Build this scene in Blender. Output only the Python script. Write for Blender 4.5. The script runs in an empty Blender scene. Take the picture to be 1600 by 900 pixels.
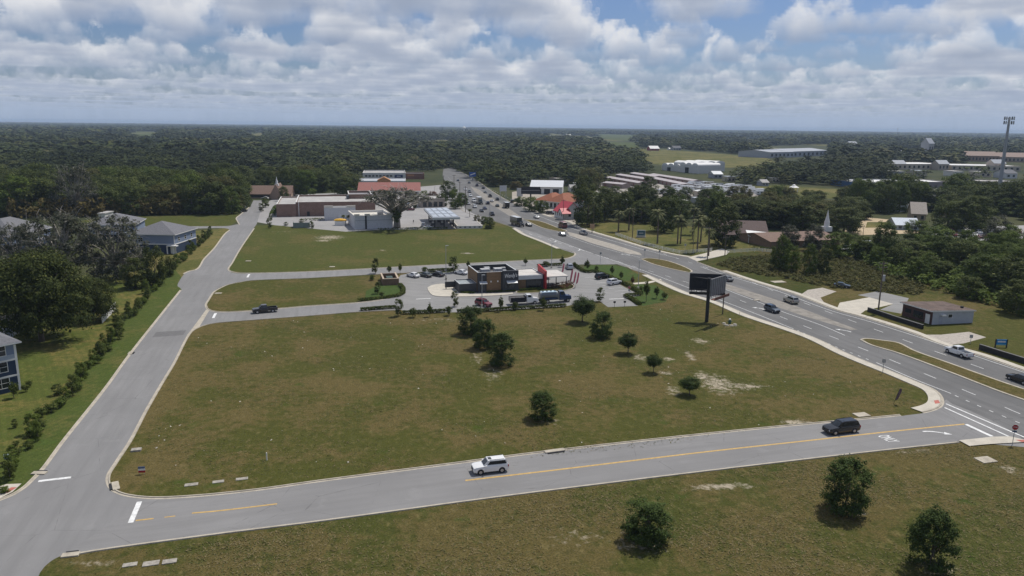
import bpy, bmesh, math, random
import numpy as np
from mathutils import Vector, Matrix
R_ = math.radians
C = bpy.context.scene.collection
sc = bpy.context.scene
# ------------------------------------------------------------------ camera
CAM_H, FPX, HORIZ = 45.0, 1180.0, 197.0
pitch = math.atan((450 - HORIZ) / FPX)
roll = math.atan(18 / 1600)
_R = np.array([1.0, 0, 0]); _F = np.array([0, math.cos(pitch), -math.sin(pitch)]); _U = np.cross(_R, _F)
_r = math.cos(roll) * _R + math.sin(roll) * _U
_u = math.cos(roll) * _U - math.sin(roll) * _R
cd = bpy.data.cameras.new('camera'); cam = bpy.data.objects.new('camera', cd); C.objects.link(cam)
cd.sensor_width = 36; cd.lens = 36 * FPX / 1600; cd.clip_start = 1; cd.clip_end = 80000
M = Matrix.Identity(4)
for i in range(3):
    M[i][0] = _r[i]; M[i][1] = _u[i]; M[i][2] = -_F[i]
M[2][3] = CAM_H
cam.matrix_world = M
sc.camera = cam
# ------------------------------------------------------------------ light
SUN_EL, SUN_AZ = R_(60), (0.66, 0.75)
sl = math.hypot(*SUN_AZ)
sun_dir = Vector((SUN_AZ[0] / sl * math.cos(SUN_EL), SUN_AZ[1] / sl * math.cos(SUN_EL), math.sin(SUN_EL)))
ld = bpy.data.lights.new('sun', 'SUN'); ld.energy = 5.0; ld.angle = R_(0.5); ld.color = (1.0, 0.95, 0.87)
sun = bpy.data.objects.new('sun', ld); C.objects.link(sun)
sun.rotation_euler = sun_dir.to_track_quat('Z', 'Y').to_euler()
sc.view_settings.view_transform = 'Standard'; sc.view_settings.look = 'None'
sc.view_settings.exposure = -0.40; sc.view_settings.gamma = 1; sc.view_settings.use_curve_mapping = False
sc.cycles.max_bounces = 6; sc.cycles.diffuse_bounces = 3; sc.cycles.volume_bounces = 0
sc.cycles.transparent_max_bounces = 8; sc.cycles.use_denoising = True

def build_world():
    w = bpy.data.worlds.new('World'); sc.world = w; w.use_nodes = True
    nt = w.node_tree; N = nt.nodes; L = nt.links
    N.clear()
    def nd(t, **k):
        n = N.new(t)
        for a, v in k.items(): setattr(n, a, v)
        return n
    def put(s, v):
        if hasattr(v, 'is_linked') or isinstance(v, bpy.types.NodeSocket): L.new(v, s)
        else: s.default_value = v
    def mth(op, a, b=None, c=None, clamp=False):
        n = nd('ShaderNodeMath', operation=op, use_clamp=clamp)
        put(n.inputs[0], a)
        if b is not None: put(n.inputs[1], b)
        if c is not None: put(n.inputs[2], c)
        return n.outputs[0]
    def vm(op, a, b=None):
        n = nd('ShaderNodeVectorMath', operation=op)
        put(n.inputs[0], a)
        if b is not None:
            put(n.inputs[3] if op == 'SCALE' else n.inputs[1], b)
        return n.outputs['Value'] if op in ('LENGTH', 'DOT_PRODUCT') else n.outputs[0]
    def mixc(f, a, b):
        n = nd('ShaderNodeMix', data_type='RGBA')
        put(n.inputs[0], f); put(n.inputs[6], a); put(n.inputs[7], b)
        return n.outputs[2]
    def mr(v, a, b, c, d, smooth=True):
        n = nd('ShaderNodeMapRange', interpolation_type='SMOOTHSTEP' if smooth else 'LINEAR')
        put(n.inputs[0], v)
        for i, q in enumerate((a, b, c, d)): put(n.inputs[1 + i], q)
        return n.outputs[0]
    sky = nd('ShaderNodeTexSky', sky_type='NISHITA', sun_disc=False)
    sky.sun_elevation = SUN_EL; sky.sun_rotation = math.atan2(SUN_AZ[0], SUN_AZ[1]); sky.altitude = 50
    sky.air_density = 1.0; sky.dust_density = 1.2; sky.ozone_density = 1.5
    tc = nd('ShaderNodeTexCoord')
    d = tc.outputs['Generated']
    sp = nd('ShaderNodeSeparateXYZ'); L.new(d, sp.inputs[0])
    z = mth('MAXIMUM', sp.outputs[2], 0.012)
    inv = mth('DIVIDE', 1.0, z)
    cb = nd('ShaderNodeCombineXYZ'); L.new(mth('MULTIPLY', sp.outputs[0], inv), cb.inputs[0]); L.new(mth('MULTIPLY', sp.outputs[1], inv), cb.inputs[1])
    P = cb.outputs[0]
    dist = vm('LENGTH', P)
    col = None; T = None
    NL = 20
    wn = nd('ShaderNodeTexWhiteNoise', noise_dimensions='3D'); sv = nd('ShaderNodeVectorMath', operation='SCALE'); L.new(d, sv.inputs[0]); sv.inputs[3].default_value = 9173.0; L.new(sv.outputs[0], wn.inputs['Vector'])
    rnd = mth('MULTIPLY', wn.outputs['Value'], CLOUD_TH / (NL - 1))
    # wide pattern of clearer and fuller sky
    big = nd('ShaderNodeTexNoise', noise_dimensions='2D'); L.new(P, big.inputs['Vector']); big.inputs['Scale'].default_value = 0.16; big.inputs['Detail'].default_value = 2.0
    cover = mr(big.outputs[0], 0.36, 0.66, 0.05, -0.045)
    for i in range(NL):
        t = i / (NL - 1)
        h = 1.0 + CLOUD_TH * t
        off = nd('ShaderNodeVectorMath', operation='MULTIPLY_ADD')
        hh = nd('ShaderNodeCombineXYZ'); hv = mth('ADD', rnd, h); L.new(hv, hh.inputs[0]); L.new(hv, hh.inputs[1])
        L.new(P, off.inputs[0]); L.new(hh.outputs[0], off.inputs[1]); off.inputs[2].default_value = (CLOUD_OFF[0], CLOUD_OFF[1], 0.55 * t)
        nz = nd('ShaderNodeTexNoise', noise_dimensions='3D'); L.new(off.outputs[0], nz.inputs['Vector'])
        nz.inputs['Scale'].default_value = CLOUD_SCALE; nz.inputs['Detail'].default_value = 8.0; nz.inputs['Roughness'].default_value = 0.58
        n_ = mth('SUBTRACT', nz.outputs[0], cover)
        thr = CLOUD_THR + CLOUD_RISE * t ** 1.15 + (0.02 if i == 0 else 0)
        a = mr(n_, thr, thr + 0.018 + 0.02 * (1 - t), 0.0, 0.40 + 0.45 * t)
        b = min(1.0, t * 2.1) ** 0.8
        c = tuple(CLOUD_LO[k] * (1 - b) + CLOUD_HI[k] * b for k in range(3))
        ca = mixc(mr(n_, thr, thr + 0.20, 0, 0.75 * max(0, 1 - t * 1.6)), (*c, 1), (*[q * 0.80 for q in CLOUD_LO], 1))
        if T is None:
            m = nd('ShaderNodeVectorMath', operation='SCALE'); L.new(ca, m.inputs[0]); L.new(a, m.inputs[3]); col = m.outputs[0]
            T = mth('SUBTRACT', 1.0, a)
        else:
            k = mth('MULTIPLY', T, a)
            m = nd('ShaderNodeVectorMath', operation='SCALE'); L.new(ca, m.inputs[0]); L.new(k, m.inputs[3])
            s = nd('ShaderNodeVectorMath', operation='ADD'); L.new(col, s.inputs[0]); L.new(m.outputs[0], s.inputs[1]); col = s.outputs[0]
            T = mth('MULTIPLY', T, mth('SUBTRACT', 1.0, a))
    skyc = nd('ShaderNodeVectorMath', operation='MULTIPLY'); L.new(sky.outputs[0], skyc.inputs[0]); skyc.inputs[1].default_value = SKY_TINT
    sc_ = nd('ShaderNodeVectorMath', operation='SCALE'); L.new(skyc.outputs[0], sc_.inputs[0]); L.new(T, sc_.inputs[3])
    tot = nd('ShaderNodeVectorMath', operation='ADD'); L.new(sc_.outputs[0], tot.inputs[0]); L.new(col, tot.inputs[1])
    far = mth('SUBTRACT', 1.0, mth('POWER', 2.718, mth('MULTIPLY', dist, -1 / 31.0)))
    far = mth('MULTIPLY', mth('POWER', far, 1.9), 1.0, clamp=True)
    out = mixc(far, tot.outputs[0], (*HAZE_COL, 1))
    bg = nd('ShaderNodeBackground'); L.new(out, bg.inputs[0]); bg.inputs[1].default_value = SKY_STRENGTH
    o = nd('ShaderNodeOutputWorld'); L.new(bg.outputs[0], o.inputs[0])
    w.cycles.sampling_method = 'NONE'
SKY_STRENGTH = 0.088
CLOUD_OFF = (13.1, 2.7); CLOUD_SCALE = 1.05; CLOUD_THR = 0.487; CLOUD_TH = 0.62; CLOUD_RISE = 0.16
CLOUD_LO = (4.5, 5.5, 7.5); CLOUD_HI = (12.6, 12.6, 12.8)
SKY_TINT = (0.70, 0.86, 1.20); HAZE_COL = (5.6, 6.9, 9.2)
build_world()
HAZE_D = 8e-5

# ------------------------------------------------------------------ helpers
def ray(px, py):
    return _F * FPX + _r * (px - 800) - _u * (py - 450)
def G(px, py, z=0.0):
    """the point of the level z seen at a spot of the survey picture"""
    d = ray(px, py); t = (CAM_H - z) / -d[2]
    return (d[0] * t, d[1] * t)
def GL(pts): return [G(*p) for p in pts]
def scale_at(x, y):
    return (np.array([x, y, -CAM_H]) @ _F) / FPX          # metres per survey pixel
def proj(X, Y, Z=0.0):
    v = np.array([X, Y, Z - CAM_H]); w = v @ _F
    return 800 + FPX * (v @ _r) / w, 450 - FPX * (v @ _u) / w
def hgt(px, py, ytop):
    """height of something standing at (px, py) that reaches up to ytop"""
    x, y = G(px, py); lo, hi = 0.0, 90.0
    for _ in range(40):
        m = (lo + hi) / 2
        if proj(x, y, m)[1] > ytop: lo = m
        else: hi = m
    return lo
def tag(o, label=None, cat=None, group=None, kind=None):
    if label: o['label'] = label
    if cat: o['category'] = cat
    if group: o['group'] = group
    if kind: o['kind'] = kind
    return o
def empty(name, loc=(0, 0, 0), rz=0.0, label=None, cat=None, group=None):
    o = bpy.data.objects.new(name, None); C.objects.link(o); o.location = loc; o.rotation_euler = (0, 0, rz)
    o.empty_display_size = 0.5
    return tag(o, label, cat, group)
def copy_tree(o, loc=None, rz=None, scale=None, parent=None):
    c = o.copy(); C.objects.link(c)
    if parent is not None: c.parent = parent
    if loc is not None: c.location = loc
    if rz is not None: c.rotation_euler = (0, 0, rz)
    if scale is not None: c.scale = scale
    for ch in list(o.children): copy_tree(ch, parent=c)
    return c

# ------------------------------------------------------------------ materials
_mats = {}
class NT:
    def __init__(s, name):
        s.m = bpy.data.materials.new(name); s.m.use_nodes = True
        s.t = s.m.node_tree; s.N = s.t.nodes; s.L = s.t.links
        s.b = s.N['Principled BSDF']
        s.pos = s.N.new('ShaderNodeNewGeometry').outputs['Position']
        s.oi = None
    def put(s, k, v):
        if isinstance(v, bpy.types.NodeSocket): s.L.new(v, k)
        else: k.default_value = v
    def noise(s, scale, detail=4, rough=0.55, vec=None, stretch=None, off=None):
        v = vec or s.pos
        if stretch or off:
            n = s.N.new('ShaderNodeMapping'); s.L.new(v, n.inputs[0])
            if stretch:      # drawn out along the turned y axis
                n.vector_type = 'TEXTURE'
                n.inputs['Scale'].default_value = [1 / q for q in stretch[:3]]; n.inputs['Rotation'].default_value = (0, 0, stretch[3] if len(stretch) > 3 else 0)
            if off: n.inputs['Location'].default_value = off
            v = n.outputs[0]
        n = s.N.new('ShaderNodeTexNoise'); s.L.new(v, n.inputs['Vector'])
        n.inputs['Scale'].default_value = scale; n.inputs['Detail'].default_value = detail; n.inputs['Roughness'].default_value = rough
        return n.outputs[0]
    def mr(s, v, a, b, c=0.0, d=1.0):
        n = s.N.new('ShaderNodeMapRange'); n.interpolation_type = 'SMOOTHSTEP'
        s.put(n.inputs[0], v)
        for i, q in enumerate((a, b, c, d)): s.put(n.inputs[1 + i], q)
        return n.outputs[0]
    def math(s, op, a, b=None, clamp=False):
        n = s.N.new('ShaderNodeMath'); n.operation = op; n.use_clamp = clamp
        s.put(n.inputs[0], a)
        if b is not None: s.put(n.inputs[1], b)
        return n.outputs[0]
    def mix(s, f, a, b, mode='MIX'):
        n = s.N.new('ShaderNodeMix'); n.data_type = 'RGBA'; n.blend_type = mode
        s.put(n.inputs[0], f)
        s.put(n.inputs[6], (*a, 1) if isinstance(a, tuple) and len(a) == 3 else a)
        s.put(n.inputs[7], (*b, 1) if isinstance(b, tuple) and len(b) == 3 else b)
        return n.outputs[2]
    def bump(s, h, strength=0.3, dist=0.05):
        n = s.N.new('ShaderNodeBump'); s.put(n.inputs['Height'], h); n.inputs['Strength'].default_value = strength; n.inputs['Distance'].default_value = dist
        s.L.new(n.outputs[0], s.b.inputs['Normal'])
    def done(s, col, rough=0.8, metal=0.0, spec=0.3):
        s.put(s.b.inputs['Base Color'], (*col, 1) if isinstance(col, tuple) and len(col) == 3 else col)
        s.put(s.b.inputs['Roughness'], rough); s.b.inputs['Metallic'].default_value = metal
        s.b.inputs['Specular IOR Level'].default_value = spec
        return s.m
def mat(name, col, rough=0.7, var=0.12, scale=1.5, metal=0.0, spec=0.3, stretch=None, bump=0.0):
    """plain painted / mineral surface with uneven tone"""
    if name in _mats: return _mats[name]
    s = NT(name)
    n = s.noise(scale, 5, 0.6, stretch=stretch); n2 = s.noise(scale * 9, 3, 0.6)
    f = s.math('ADD', s.math('MULTIPLY', n, 0.65), s.math('MULTIPLY', n2, 0.35))
    lo = tuple(c * (1 - var * 1.6) for c in col); hi = tuple(min(0.9, c * (1 + var)) for c in col)
    c = s.mix(s.mr(f, 0.3, 0.68), lo, hi)
    if bump: s.bump(n2, bump, 0.03)
    m = s.done(c, rough, metal, spec); _mats[name] = m
    return m
def brick_mat(name, c1, c2, mortar, scale=1.0):
    if name in _mats: return _mats[name]
    s = NT(name)
    tc = s.N.new('ShaderNodeTexCoord')
    b = s.N.new('ShaderNodeTexBrick'); s.L.new(tc.outputs['UV'], b.inputs['Vector'])
    b.inputs['Color1'].default_value = (*c1, 1); b.inputs['Color2'].default_value = (*c2, 1); b.inputs['Mortar'].default_value = (*mortar, 1)
    b.inputs['Scale'].default_value = scale; b.inputs['Mortar Size'].default_value = 0.02
    n = s.noise(0.6, 4)
    c = s.mix(s.mr(n, 0.3, 0.7, 0, 0.25), b.outputs[0], tuple(q * 0.5 for q in c1))
    m = s.done(c, 0.85); _mats[name] = m
    return m
def leaf_mat(name, dark, light, odd=None):
    """foliage: every leaf cluster has its own tone, every plant its own shade"""
    if name in _mats: return _mats[name]
    s = NT(name)
    g = s.N.new('ShaderNodeNewGeometry'); oi = s.N.new('ShaderNodeObjectInfo')
    n = s.noise(0.35, 3)
    f = s.math('ADD', s.math('MULTIPLY', g.outputs['Random Per Island'], 0.6), s.math('MULTIPLY', s.mr(n, 0.3, 0.7), 0.4))
    c = s.mix(f, dark, light)
    c = s.mix(s.math('MULTIPLY', oi.outputs['Random'], 0.45), c, tuple(q * 0.55 for q in dark))
    if odd: c = s.mix(s.mr(g.outputs['Random Per Island'], 0.86, 0.96), c, odd)
    m = s.done(c, 0.7, 0, 0.12)
    tr = s.N.new('ShaderNodeBsdfTranslucent'); s.L.new(c, tr.inputs[0])
    mx = s.N.new('ShaderNodeMixShader'); mx.inputs[0].default_value = 0.22
    s.L.new(s.b.outputs[0], mx.inputs[1]); s.L.new(tr.outputs[0], mx.inputs[2])
    s.L.new(mx.outputs[0], s.N['Material Output'].inputs[0])
    _mats[name] = m
    return m
def paint_mat(name, col, rough=0.25, metal=0.0):
    if name in _mats: return _mats[name]
    s = NT(name)
    n = s.noise(3.0, 3)
    c = s.mix(s.mr(n, 0.35, 0.7, 0, 0.25), col, tuple(q * 0.8 + 0.003 for q in col))
    m = s.done(c, rough, metal, 0.5); s.b.inputs['Coat Weight'].default_value = 0.5; s.b.inputs['Coat Roughness'].default_value = 0.1
    _mats[name] = m
    return m
def glass_mat():
    if 'window_glass' in _mats: return _mats['window_glass']
    s = NT('window_glass'); n = s.noise(0.8, 2)
    m = s.done(s.mix(s.mr(n, 0.3, 0.7), (0.012, 0.016, 0.02), (0.03, 0.038, 0.045)), 0.08, 0, 0.6); _mats['window_glass'] = m
    return m

# ------------------------------------------------------------------ mesh builder
class MB:
    def __init__(s): s.v = []; s.f = []; s.mi = []; s.uv = {}
    def add(s, vs, fs, mi=0):
        b = len(s.v); s.v += [tuple(map(float, q)) for q in vs]
        for f in fs: s.f.append([b + i for i in f]); s.mi.append(mi)
        return s
    def box(s, x0, x1, y0, y1, z0, z1, mi=0, top=None):
        v = [(x0, y0, z0), (x1, y0, z0), (x1, y1, z0), (x0, y1, z0), (x0, y0, z1), (x1, y0, z1), (x1, y1, z1), (x0, y1, z1)]
        f = [(0, 3, 2, 1), (4, 5, 6, 7), (0, 1, 5, 4), (1, 2, 6, 5), (2, 3, 7, 6), (3, 0, 4, 7)]
        b = len(s.f); s.add(v, f, mi)
        if top is not None: s.mi[b + 1] = top
        return s
    def prism(s, pts, z0, z1, mi=0, top=None):
        n = len(pts); a = sum(pts[i][0] * pts[(i + 1) % n][1] - pts[(i + 1) % n][0] * pts[i][1] for i in range(n))
        if a < 0: pts = pts[::-1]
        v = [(x, y, z0) for x, y in pts] + [(x, y, z1) for x, y in pts]
        s.add(v, [tuple(range(n, 2 * n))], mi if top is None else top)
        b = len(s.v) - 2 * n
        s.f.append([b + i for i in range(n)][::-1]); s.mi.append(mi)
        for i in range(n):
            j = (i + 1) % n; s.f.append([b + i, b + j, b + n + j, b + n + i]); s.mi.append(mi)
        return s
    def sheet(s, pts, z, mi=0):
        n = len(pts); a = sum(pts[i][0] * pts[(i + 1) % n][1] - pts[(i + 1) % n][0] * pts[i][1] for i in range(n))
        if a < 0: pts = pts[::-1]
        return s.add([(x, y, z) for x, y in pts], [tuple(range(n))], mi)
    def tube(s, pts, rad, n=8, mi=0, cap=True):
        rings = []; m = len(pts)
        for i in range(m):
            p = Vector(pts[i]); a = Vector(pts[max(i - 1, 0)]); b = Vector(pts[min(i + 1, m - 1)])
            t = (b - a).normalized(); u = t.orthogonal().normalized() if abs(t.z) < 0.95 else Vector((1, 0, 0)); u = (u - t * u.dot(t)).normalized(); w = t.cross(u)
            r = rad[i] if isinstance(rad, (list, tuple)) else rad
            rings.append([p + (u * math.cos(2 * math.pi * k / n) + w * math.sin(2 * math.pi * k / n)) * r for k in range(n)])
        b = len(s.v)
        for rg in rings: s.v += [tuple(q) for q in rg]
        for i in range(m - 1):
            for k in range(n):
                k2 = (k + 1) % n
                s.f.append([b + i * n + k, b + i * n + k2, b + (i + 1) * n + k2, b + (i + 1) * n + k]); s.mi.append(mi)
        if cap:
            s.f.append([b + k for k in range(n)][::-1]); s.mi.append(mi)
            s.f.append([b + (m - 1) * n + k for k in range(n)]); s.mi.append(mi)
        return s
    def loft(s, rings, mi=0, cap=True):
        n = len(rings[0]); b = len(s.v)
        for rg in rings: s.v += [tuple(map(float, q)) for q in rg]
        for i in range(len(rings) - 1):
            for k in range(n):
                k2 = (k + 1) % n
                s.f.append([b + i * n + k, b + i * n + k2, b + (i + 1) * n + k2, b + (i + 1) * n + k]); s.mi.append(mi)
        if cap:
            s.f.append([b + k for k in range(n)][::-1]); s.mi.append(mi)
            e = b + (len(rings) - 1) * n
            s.f.append([e + k for k in range(n)]); s.mi.append(mi)
        return s
    def build(s, name, mats, parent=None, loc=None, rz=None, smooth=False, boxuv=False, bevel=0.0):
        me = bpy.data.meshes.new(name)
        me.from_pydata(s.v, [], s.f)
        if not isinstance(mats, (list, tuple)): mats = [mats]
        for m in mats: me.materials.append(m)
        me.polygons.foreach_set('material_index', s.mi)
        if bevel or True:
            bm = bmesh.new(); bm.from_mesh(me)
            bmesh.ops.recalc_face_normals(bm, faces=bm.faces)
            if bevel:
                es = [e for e in bm.edges if len(e.link_faces) == 2 and e.calc_face_angle(0) > 0.5]
                bmesh.ops.bevel(bm, geom=es, offset=bevel, segments=2, affect='EDGES', profile=0.6)
            bm.to_mesh(me); bm.free()
        if boxuv:
            uv = me.uv_layers.new(name='UV')
            for p in me.polygons:
                nx, ny, nz = map(abs, p.normal)
                for li in p.loop_indices:
                    x, y, z = me.vertices[me.loops[li].vertex_index].co
                    uv.data[li].uv = (y, z) if nx > max(ny, nz) else ((x, z) if ny > nz else (x, y))
        if smooth: me.shade_smooth()
        o = bpy.data.objects.new(name, me); C.objects.link(o)
        if parent is not None: o.parent = parent
        if loc is not None: o.location = loc
        if rz is not None: o.rotation_euler = (0, 0, rz)
        return o
def smooth_line(pts, step=None, n=6):
    """Catmull-Rom through points in the plane"""
    P = [np.array(p, float) for p in pts]
    if len(P) < 3: return [tuple(p) for p in P]
    P = [2 * P[0] - P[1]] + P + [2 * P[-1] - P[-2]]
    out = []
    for i in range(1, len(P) - 2):
        p0, p1, p2, p3 = P[i - 1:i + 3]
        # centripetal parametrisation keeps tight corners from overshooting
        t0 = 0; t1 = t0 + max(np.linalg.norm(p1 - p0), 1e-3) ** .5; t2 = t1 + max(np.linalg.norm(p2 - p1), 1e-3) ** .5; t3 = t2 + max(np.linalg.norm(p3 - p2), 1e-3) ** .5
        for k in range(n):
            t = t1 + (t2 - t1) * k / n
            A1 = (t1 - t) / (t1 - t0) * p0 + (t - t0) / (t1 - t0) * p1; A2 = (t2 - t) / (t2 - t1) * p1 + (t - t1) / (t2 - t1) * p2; A3 = (t3 - t) / (t3 - t2) * p2 + (t - t2) / (t3 - t2) * p3
            B1 = (t2 - t) / (t2 - t0) * A1 + (t - t0) / (t2 - t0) * A2; B2 = (t3 - t) / (t3 - t1) * A2 + (t - t1) / (t3 - t1) * A3
            out.append(tuple((t2 - t) / (t2 - t1) * B1 + (t - t1) / (t2 - t1) * B2))
    out.append(tuple(P[-2]))
    return out
def offset_line(L, d):
    P = np.array(L); T = np.gradient(P, axis=0); T /= np.maximum(np.linalg.norm(T, axis=1, keepdims=True), 1e-6)
    return P + np.stack([-T[:, 1], T[:, 0]], 1) * d
def strip(mb, L, prof, mi=0):
    """extrude a cross profile [(offset, z)] along a ground line"""
    rows = [offset_line(L, o) for o, z in prof]
    b = len(mb.v); n = len(L); k = len(prof)
    for j, (o, z) in enumerate(prof):
        mb.v += [(float(p[0]), float(p[1]), z) for p in rows[j]]
    for j in range(k - 1):
        for i in range(n - 1):
            mb.f.append([b + j * n + i, b + j * n + i + 1, b + (j + 1) * n + i + 1, b + (j + 1) * n + i]); mb.mi.append(mi)
def densify(L, step):
    out = []
    for a, b in zip(L[:-1], L[1:]):
        a = np.array(a); b = np.array(b); n = max(1, int(np.linalg.norm(b - a) / step))
        for i in range(n): out.append(tuple(a + (b - a) * i / n))
    out.append(tuple(L[-1])); return out
def cum(L):
    P = np.array(L); return np.concatenate([[0], np.cumsum(np.linalg.norm(np.diff(P, axis=0), axis=1))])
def along(L, s):
    P = np.array(L); c = cum(L); i = min(max(int(np.searchsorted(c, s)) - 1, 0), len(P) - 2)
    t = (s - c[i]) / max(c[i + 1] - c[i], 1e-6); p = P[i] + (P[i + 1] - P[i]) * t; d = (P[i + 1] - P[i]) / max(c[i + 1] - c[i], 1e-6)
    return p, d
def inpoly(P, x, y):
    c = np.zeros(len(x), bool); n = len(P); j = n - 1
    for i in range(n):
        xi, yi = P[i]; xj, yj = P[j]
        with np.errstate(divide='ignore', invalid='ignore'):
            c ^= ((yi > y) != (yj > y)) & (x < (xj - xi) * (y - yi) / (yj - yi + 1e-12) + xi)
        j = i
    return c
# ================================================================== GROUND
def gl(pts, n=6): return smooth_line(GL(pts), n=n)
def ground_sheet():
    s = NT('ground_cover')
    n1 = s.noise(0.012, 5, 0.6); n2 = s.noise(0.15, 5, 0.6); n3 = s.noise(1.6, 3)
    c = s.mix(s.mr(n1, 0.35, 0.65), (0.030, 0.042, 0.016), (0.062, 0.066, 0.026))
    c = s.mix(s.mr(n2, 0.45, 0.75, 0, 0.6), c, (0.085, 0.078, 0.036))
    c = s.mix(s.mr(n3, 0.4, 0.8, 0, 0.35), c, (0.022, 0.03, 0.012))
    m = s.done(c, 0.95, 0, 0.1)
    a = np.concatenate([[0], np.geomspace(25, 25500, 34)]); xs = np.concatenate([-a[::-1][:-1], a])
    X, Y = np.meshgrid(xs, xs, indexing='ij'); n = len(xs)
    mb = MB(); mb.v = [(float(x), float(y), 0.0) for x, y in zip(X.ravel(), Y.ravel())]
    mb.f = [[i * n + j, (i + 1) * n + j, (i + 1) * n + j + 1, i * n + j + 1] for i in range(n - 1) for j in range(n - 1)]; mb.mi = [0] * len(mb.f)
    tag(mb.build('ground', m), 'wide flat olive green ground reaching the horizon', 'ground', kind='structure')
ground_sheet()

def grass_mat(name, green, dry, straw, dry_amt=0.5, sand=(), stripes=None):
    s = NT(name)
    n0 = s.noise(0.022, 4, 0.6); n1 = s.noise(0.09, 5, 0.65); n2 = s.noise(0.7, 5, 0.65); n3 = s.noise(4.5, 4, 0.7)
    st = s.noise(1.1, 4, 0.7, stretch=(1.0, 0.55, 1, 0.25))
    f = s.math('ADD', s.math('MULTIPLY', n0, 0.35), s.math('ADD', s.math('MULTIPLY', n1, 0.4), s.math('MULTIPLY', n2, 0.25)))
    c = s.mix(s.mr(f, 0.62 - 0.25 * dry_amt, 0.71 - 0.25 * dry_amt), green, dry)
    c = s.mix(s.mr(n3, 0.35, 0.62, 0.6, 0.0), c, tuple(q * 0.35 for q in green))
    c = s.mix(s.mr(n2, 0.30, 0.50, 0.45, 0.0), c, tuple(q * 0.45 for q in green))
    c = s.mix(s.mr(st, 0.50, 0.78, 0, 0.50 * dry_amt + 0.08), c, straw)
    hum = s.noise(0.16, 4, 0.6, off=(40, 9, 0))
    c = s.mix(s.mr(hum, 0.60, 0.72, 0, 0.5), c, tuple(q * 1.0 for q in (green[0] * 0.55, green[1] * 0.95, green[2] * 0.6)))
    if stripes:
        ang, wid = stripes
        mp = s.N.new('ShaderNodeMapping'); s.L.new(s.pos, mp.inputs[0]); mp.inputs['Rotation'].default_value = (0, 0, ang)
        w = s.N.new('ShaderNodeTexWave'); s.L.new(mp.outputs[0], w.inputs[0]); w.inputs['Scale'].default_value = 0.314 / wid; w.inputs['Distortion'].default_value = 0.6; w.inputs['Detail Scale'].default_value = 0.4
        c = s.mix(s.mr(w.outputs[1], 0.3, 0.7, 0, 0.25), c, tuple(q * 0.6 for q in green))
    if sand:
        tot = None
        for (cx, cy, rx, ry, rot, k) in sand:
            mp = s.N.new('ShaderNodeMapping'); mp.vector_type = 'TEXTURE'; s.L.new(s.pos, mp.inputs[0])
            mp.inputs['Location'].default_value = (cx, cy, 0); mp.inputs['Rotation'].default_value = (0, 0, rot); mp.inputs['Scale'].default_value = (rx, ry, 1)
            l = s.N.new('ShaderNodeVectorMath'); l.operation = 'LENGTH'; s.L.new(mp.outputs[0], l.inputs[0])
            v = s.math('MULTIPLY', s.mr(l.outputs['Value'], 1.7, 0.0), k)
            tot = v if tot is None else s.math('MAXIMUM', tot, v)
        nn = s.noise(0.9, 6, 0.68); 
        k = s.mr(s.math('ADD', s.math('MULTIPLY', tot, .75), s.math('MULTIPLY', s.math('SUBTRACT', nn, .5), 2.2)), 0.30, 0.95, 0, 0.95)
        k = s.math('MULTIPLY', k, s.mr(tot, 0.02, 0.35))
        c = s.mix(k, c, s.mix(n3, (0.30, 0.25, 0.175), (0.50, 0.44, 0.345)))
    s.bump(s.math('ADD', s.math('MULTIPLY', n2, 1.0), s.math('MULTIPLY', n3, 0.5)), 0.6, 0.25)
    return s.done(c, 0.95, 0, 0.08)
def E_(px, py, wpx, hpx, rot=0.0, k=1.0):
    """ellipse on the ground, its half sizes given in survey pixels across and in depth"""
    x, y = G(px, py); s0 = scale_at(x, y); y2 = G(px, py - hpx)[1]
    return (x, y, wpx * s0, abs(y2 - y), rot, k)
LOT_SAND = [E_(1122, 600, 32, 17), E_(1100, 590, 16, 12), E_(1165, 604, 32, 6, 0.1), E_(1095, 533, 14, 5, 0.3), E_(1044, 561, 11, 4), E_(1040, 583, 14, 3), E_(1078, 556, 8, 9, 0, .9),
            E_(1245, 660, 26, 6), E_(1000, 558, 16, 7, 0, .8), E_(1052, 610, 16, 10, 0, .75), E_(770, 585, 22, 16, 0, .62), E_(745, 560, 14, 12, 0, .6), E_(860, 660, 20, 6, 0, .6), E_(1140, 508, 14, 3, 0, .9), E_(700, 500, 90, 5, 0, .5)]
LOW_SAND = [E_(1125, 760, 62, 6, 0.12), E_(1000, 850, 60, 20, 0, .62), E_(900, 840, 60, 20, 0, .5), E_(1330, 800, 30, 10, 0, .7), E_(1470, 890, 40, 14, 0, .7), E_(1580, 735, 18, 12, 0, .8), E_(150, 880, 60, 6, 0, .65), E_(1430, 705, 50, 5, 0, .6)]
GREEN, DRY, STRAW = (0.080, 0.083, 0.019), (0.138, 0.106, 0.040), (0.24, 0.19, 0.085)
m_lot = grass_mat('lot_grass', GREEN, DRY, STRAW, 0.63, LOT_SAND)
m_low = grass_mat('rough_grass', (0.070, 0.077, 0.018), (0.124, 0.097, 0.035), (0.249, 0.200, 0.086), 0.74, LOW_SAND)
m_north = grass_mat('north_grass', (0.080, 0.092, 0.021), (0.124, 0.108, 0.035), (0.229, 0.184, 0.071), 0.50, [E_(515, 371, 26, 4), E_(505, 376, 14, 2), E_(730, 396, 14, 1.2), E_(598, 391, 6, 1), E_(445, 362, 30, 1.5, 0, .5)])
m_lawn = grass_mat('mown_lawn', (0.080, 0.108, 0.024), (0.139, 0.131, 0.040), (0.230, 0.198, 0.071), 0.40, stripes=(R_(14.8), 1.1))
m_yard = grass_mat('yard_grass', (0.093, 0.115, 0.025), (0.190, 0.155, 0.049), (0.286, 0.228, 0.086), 0.58, stripes=(R_(-35), 1.3))
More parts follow.
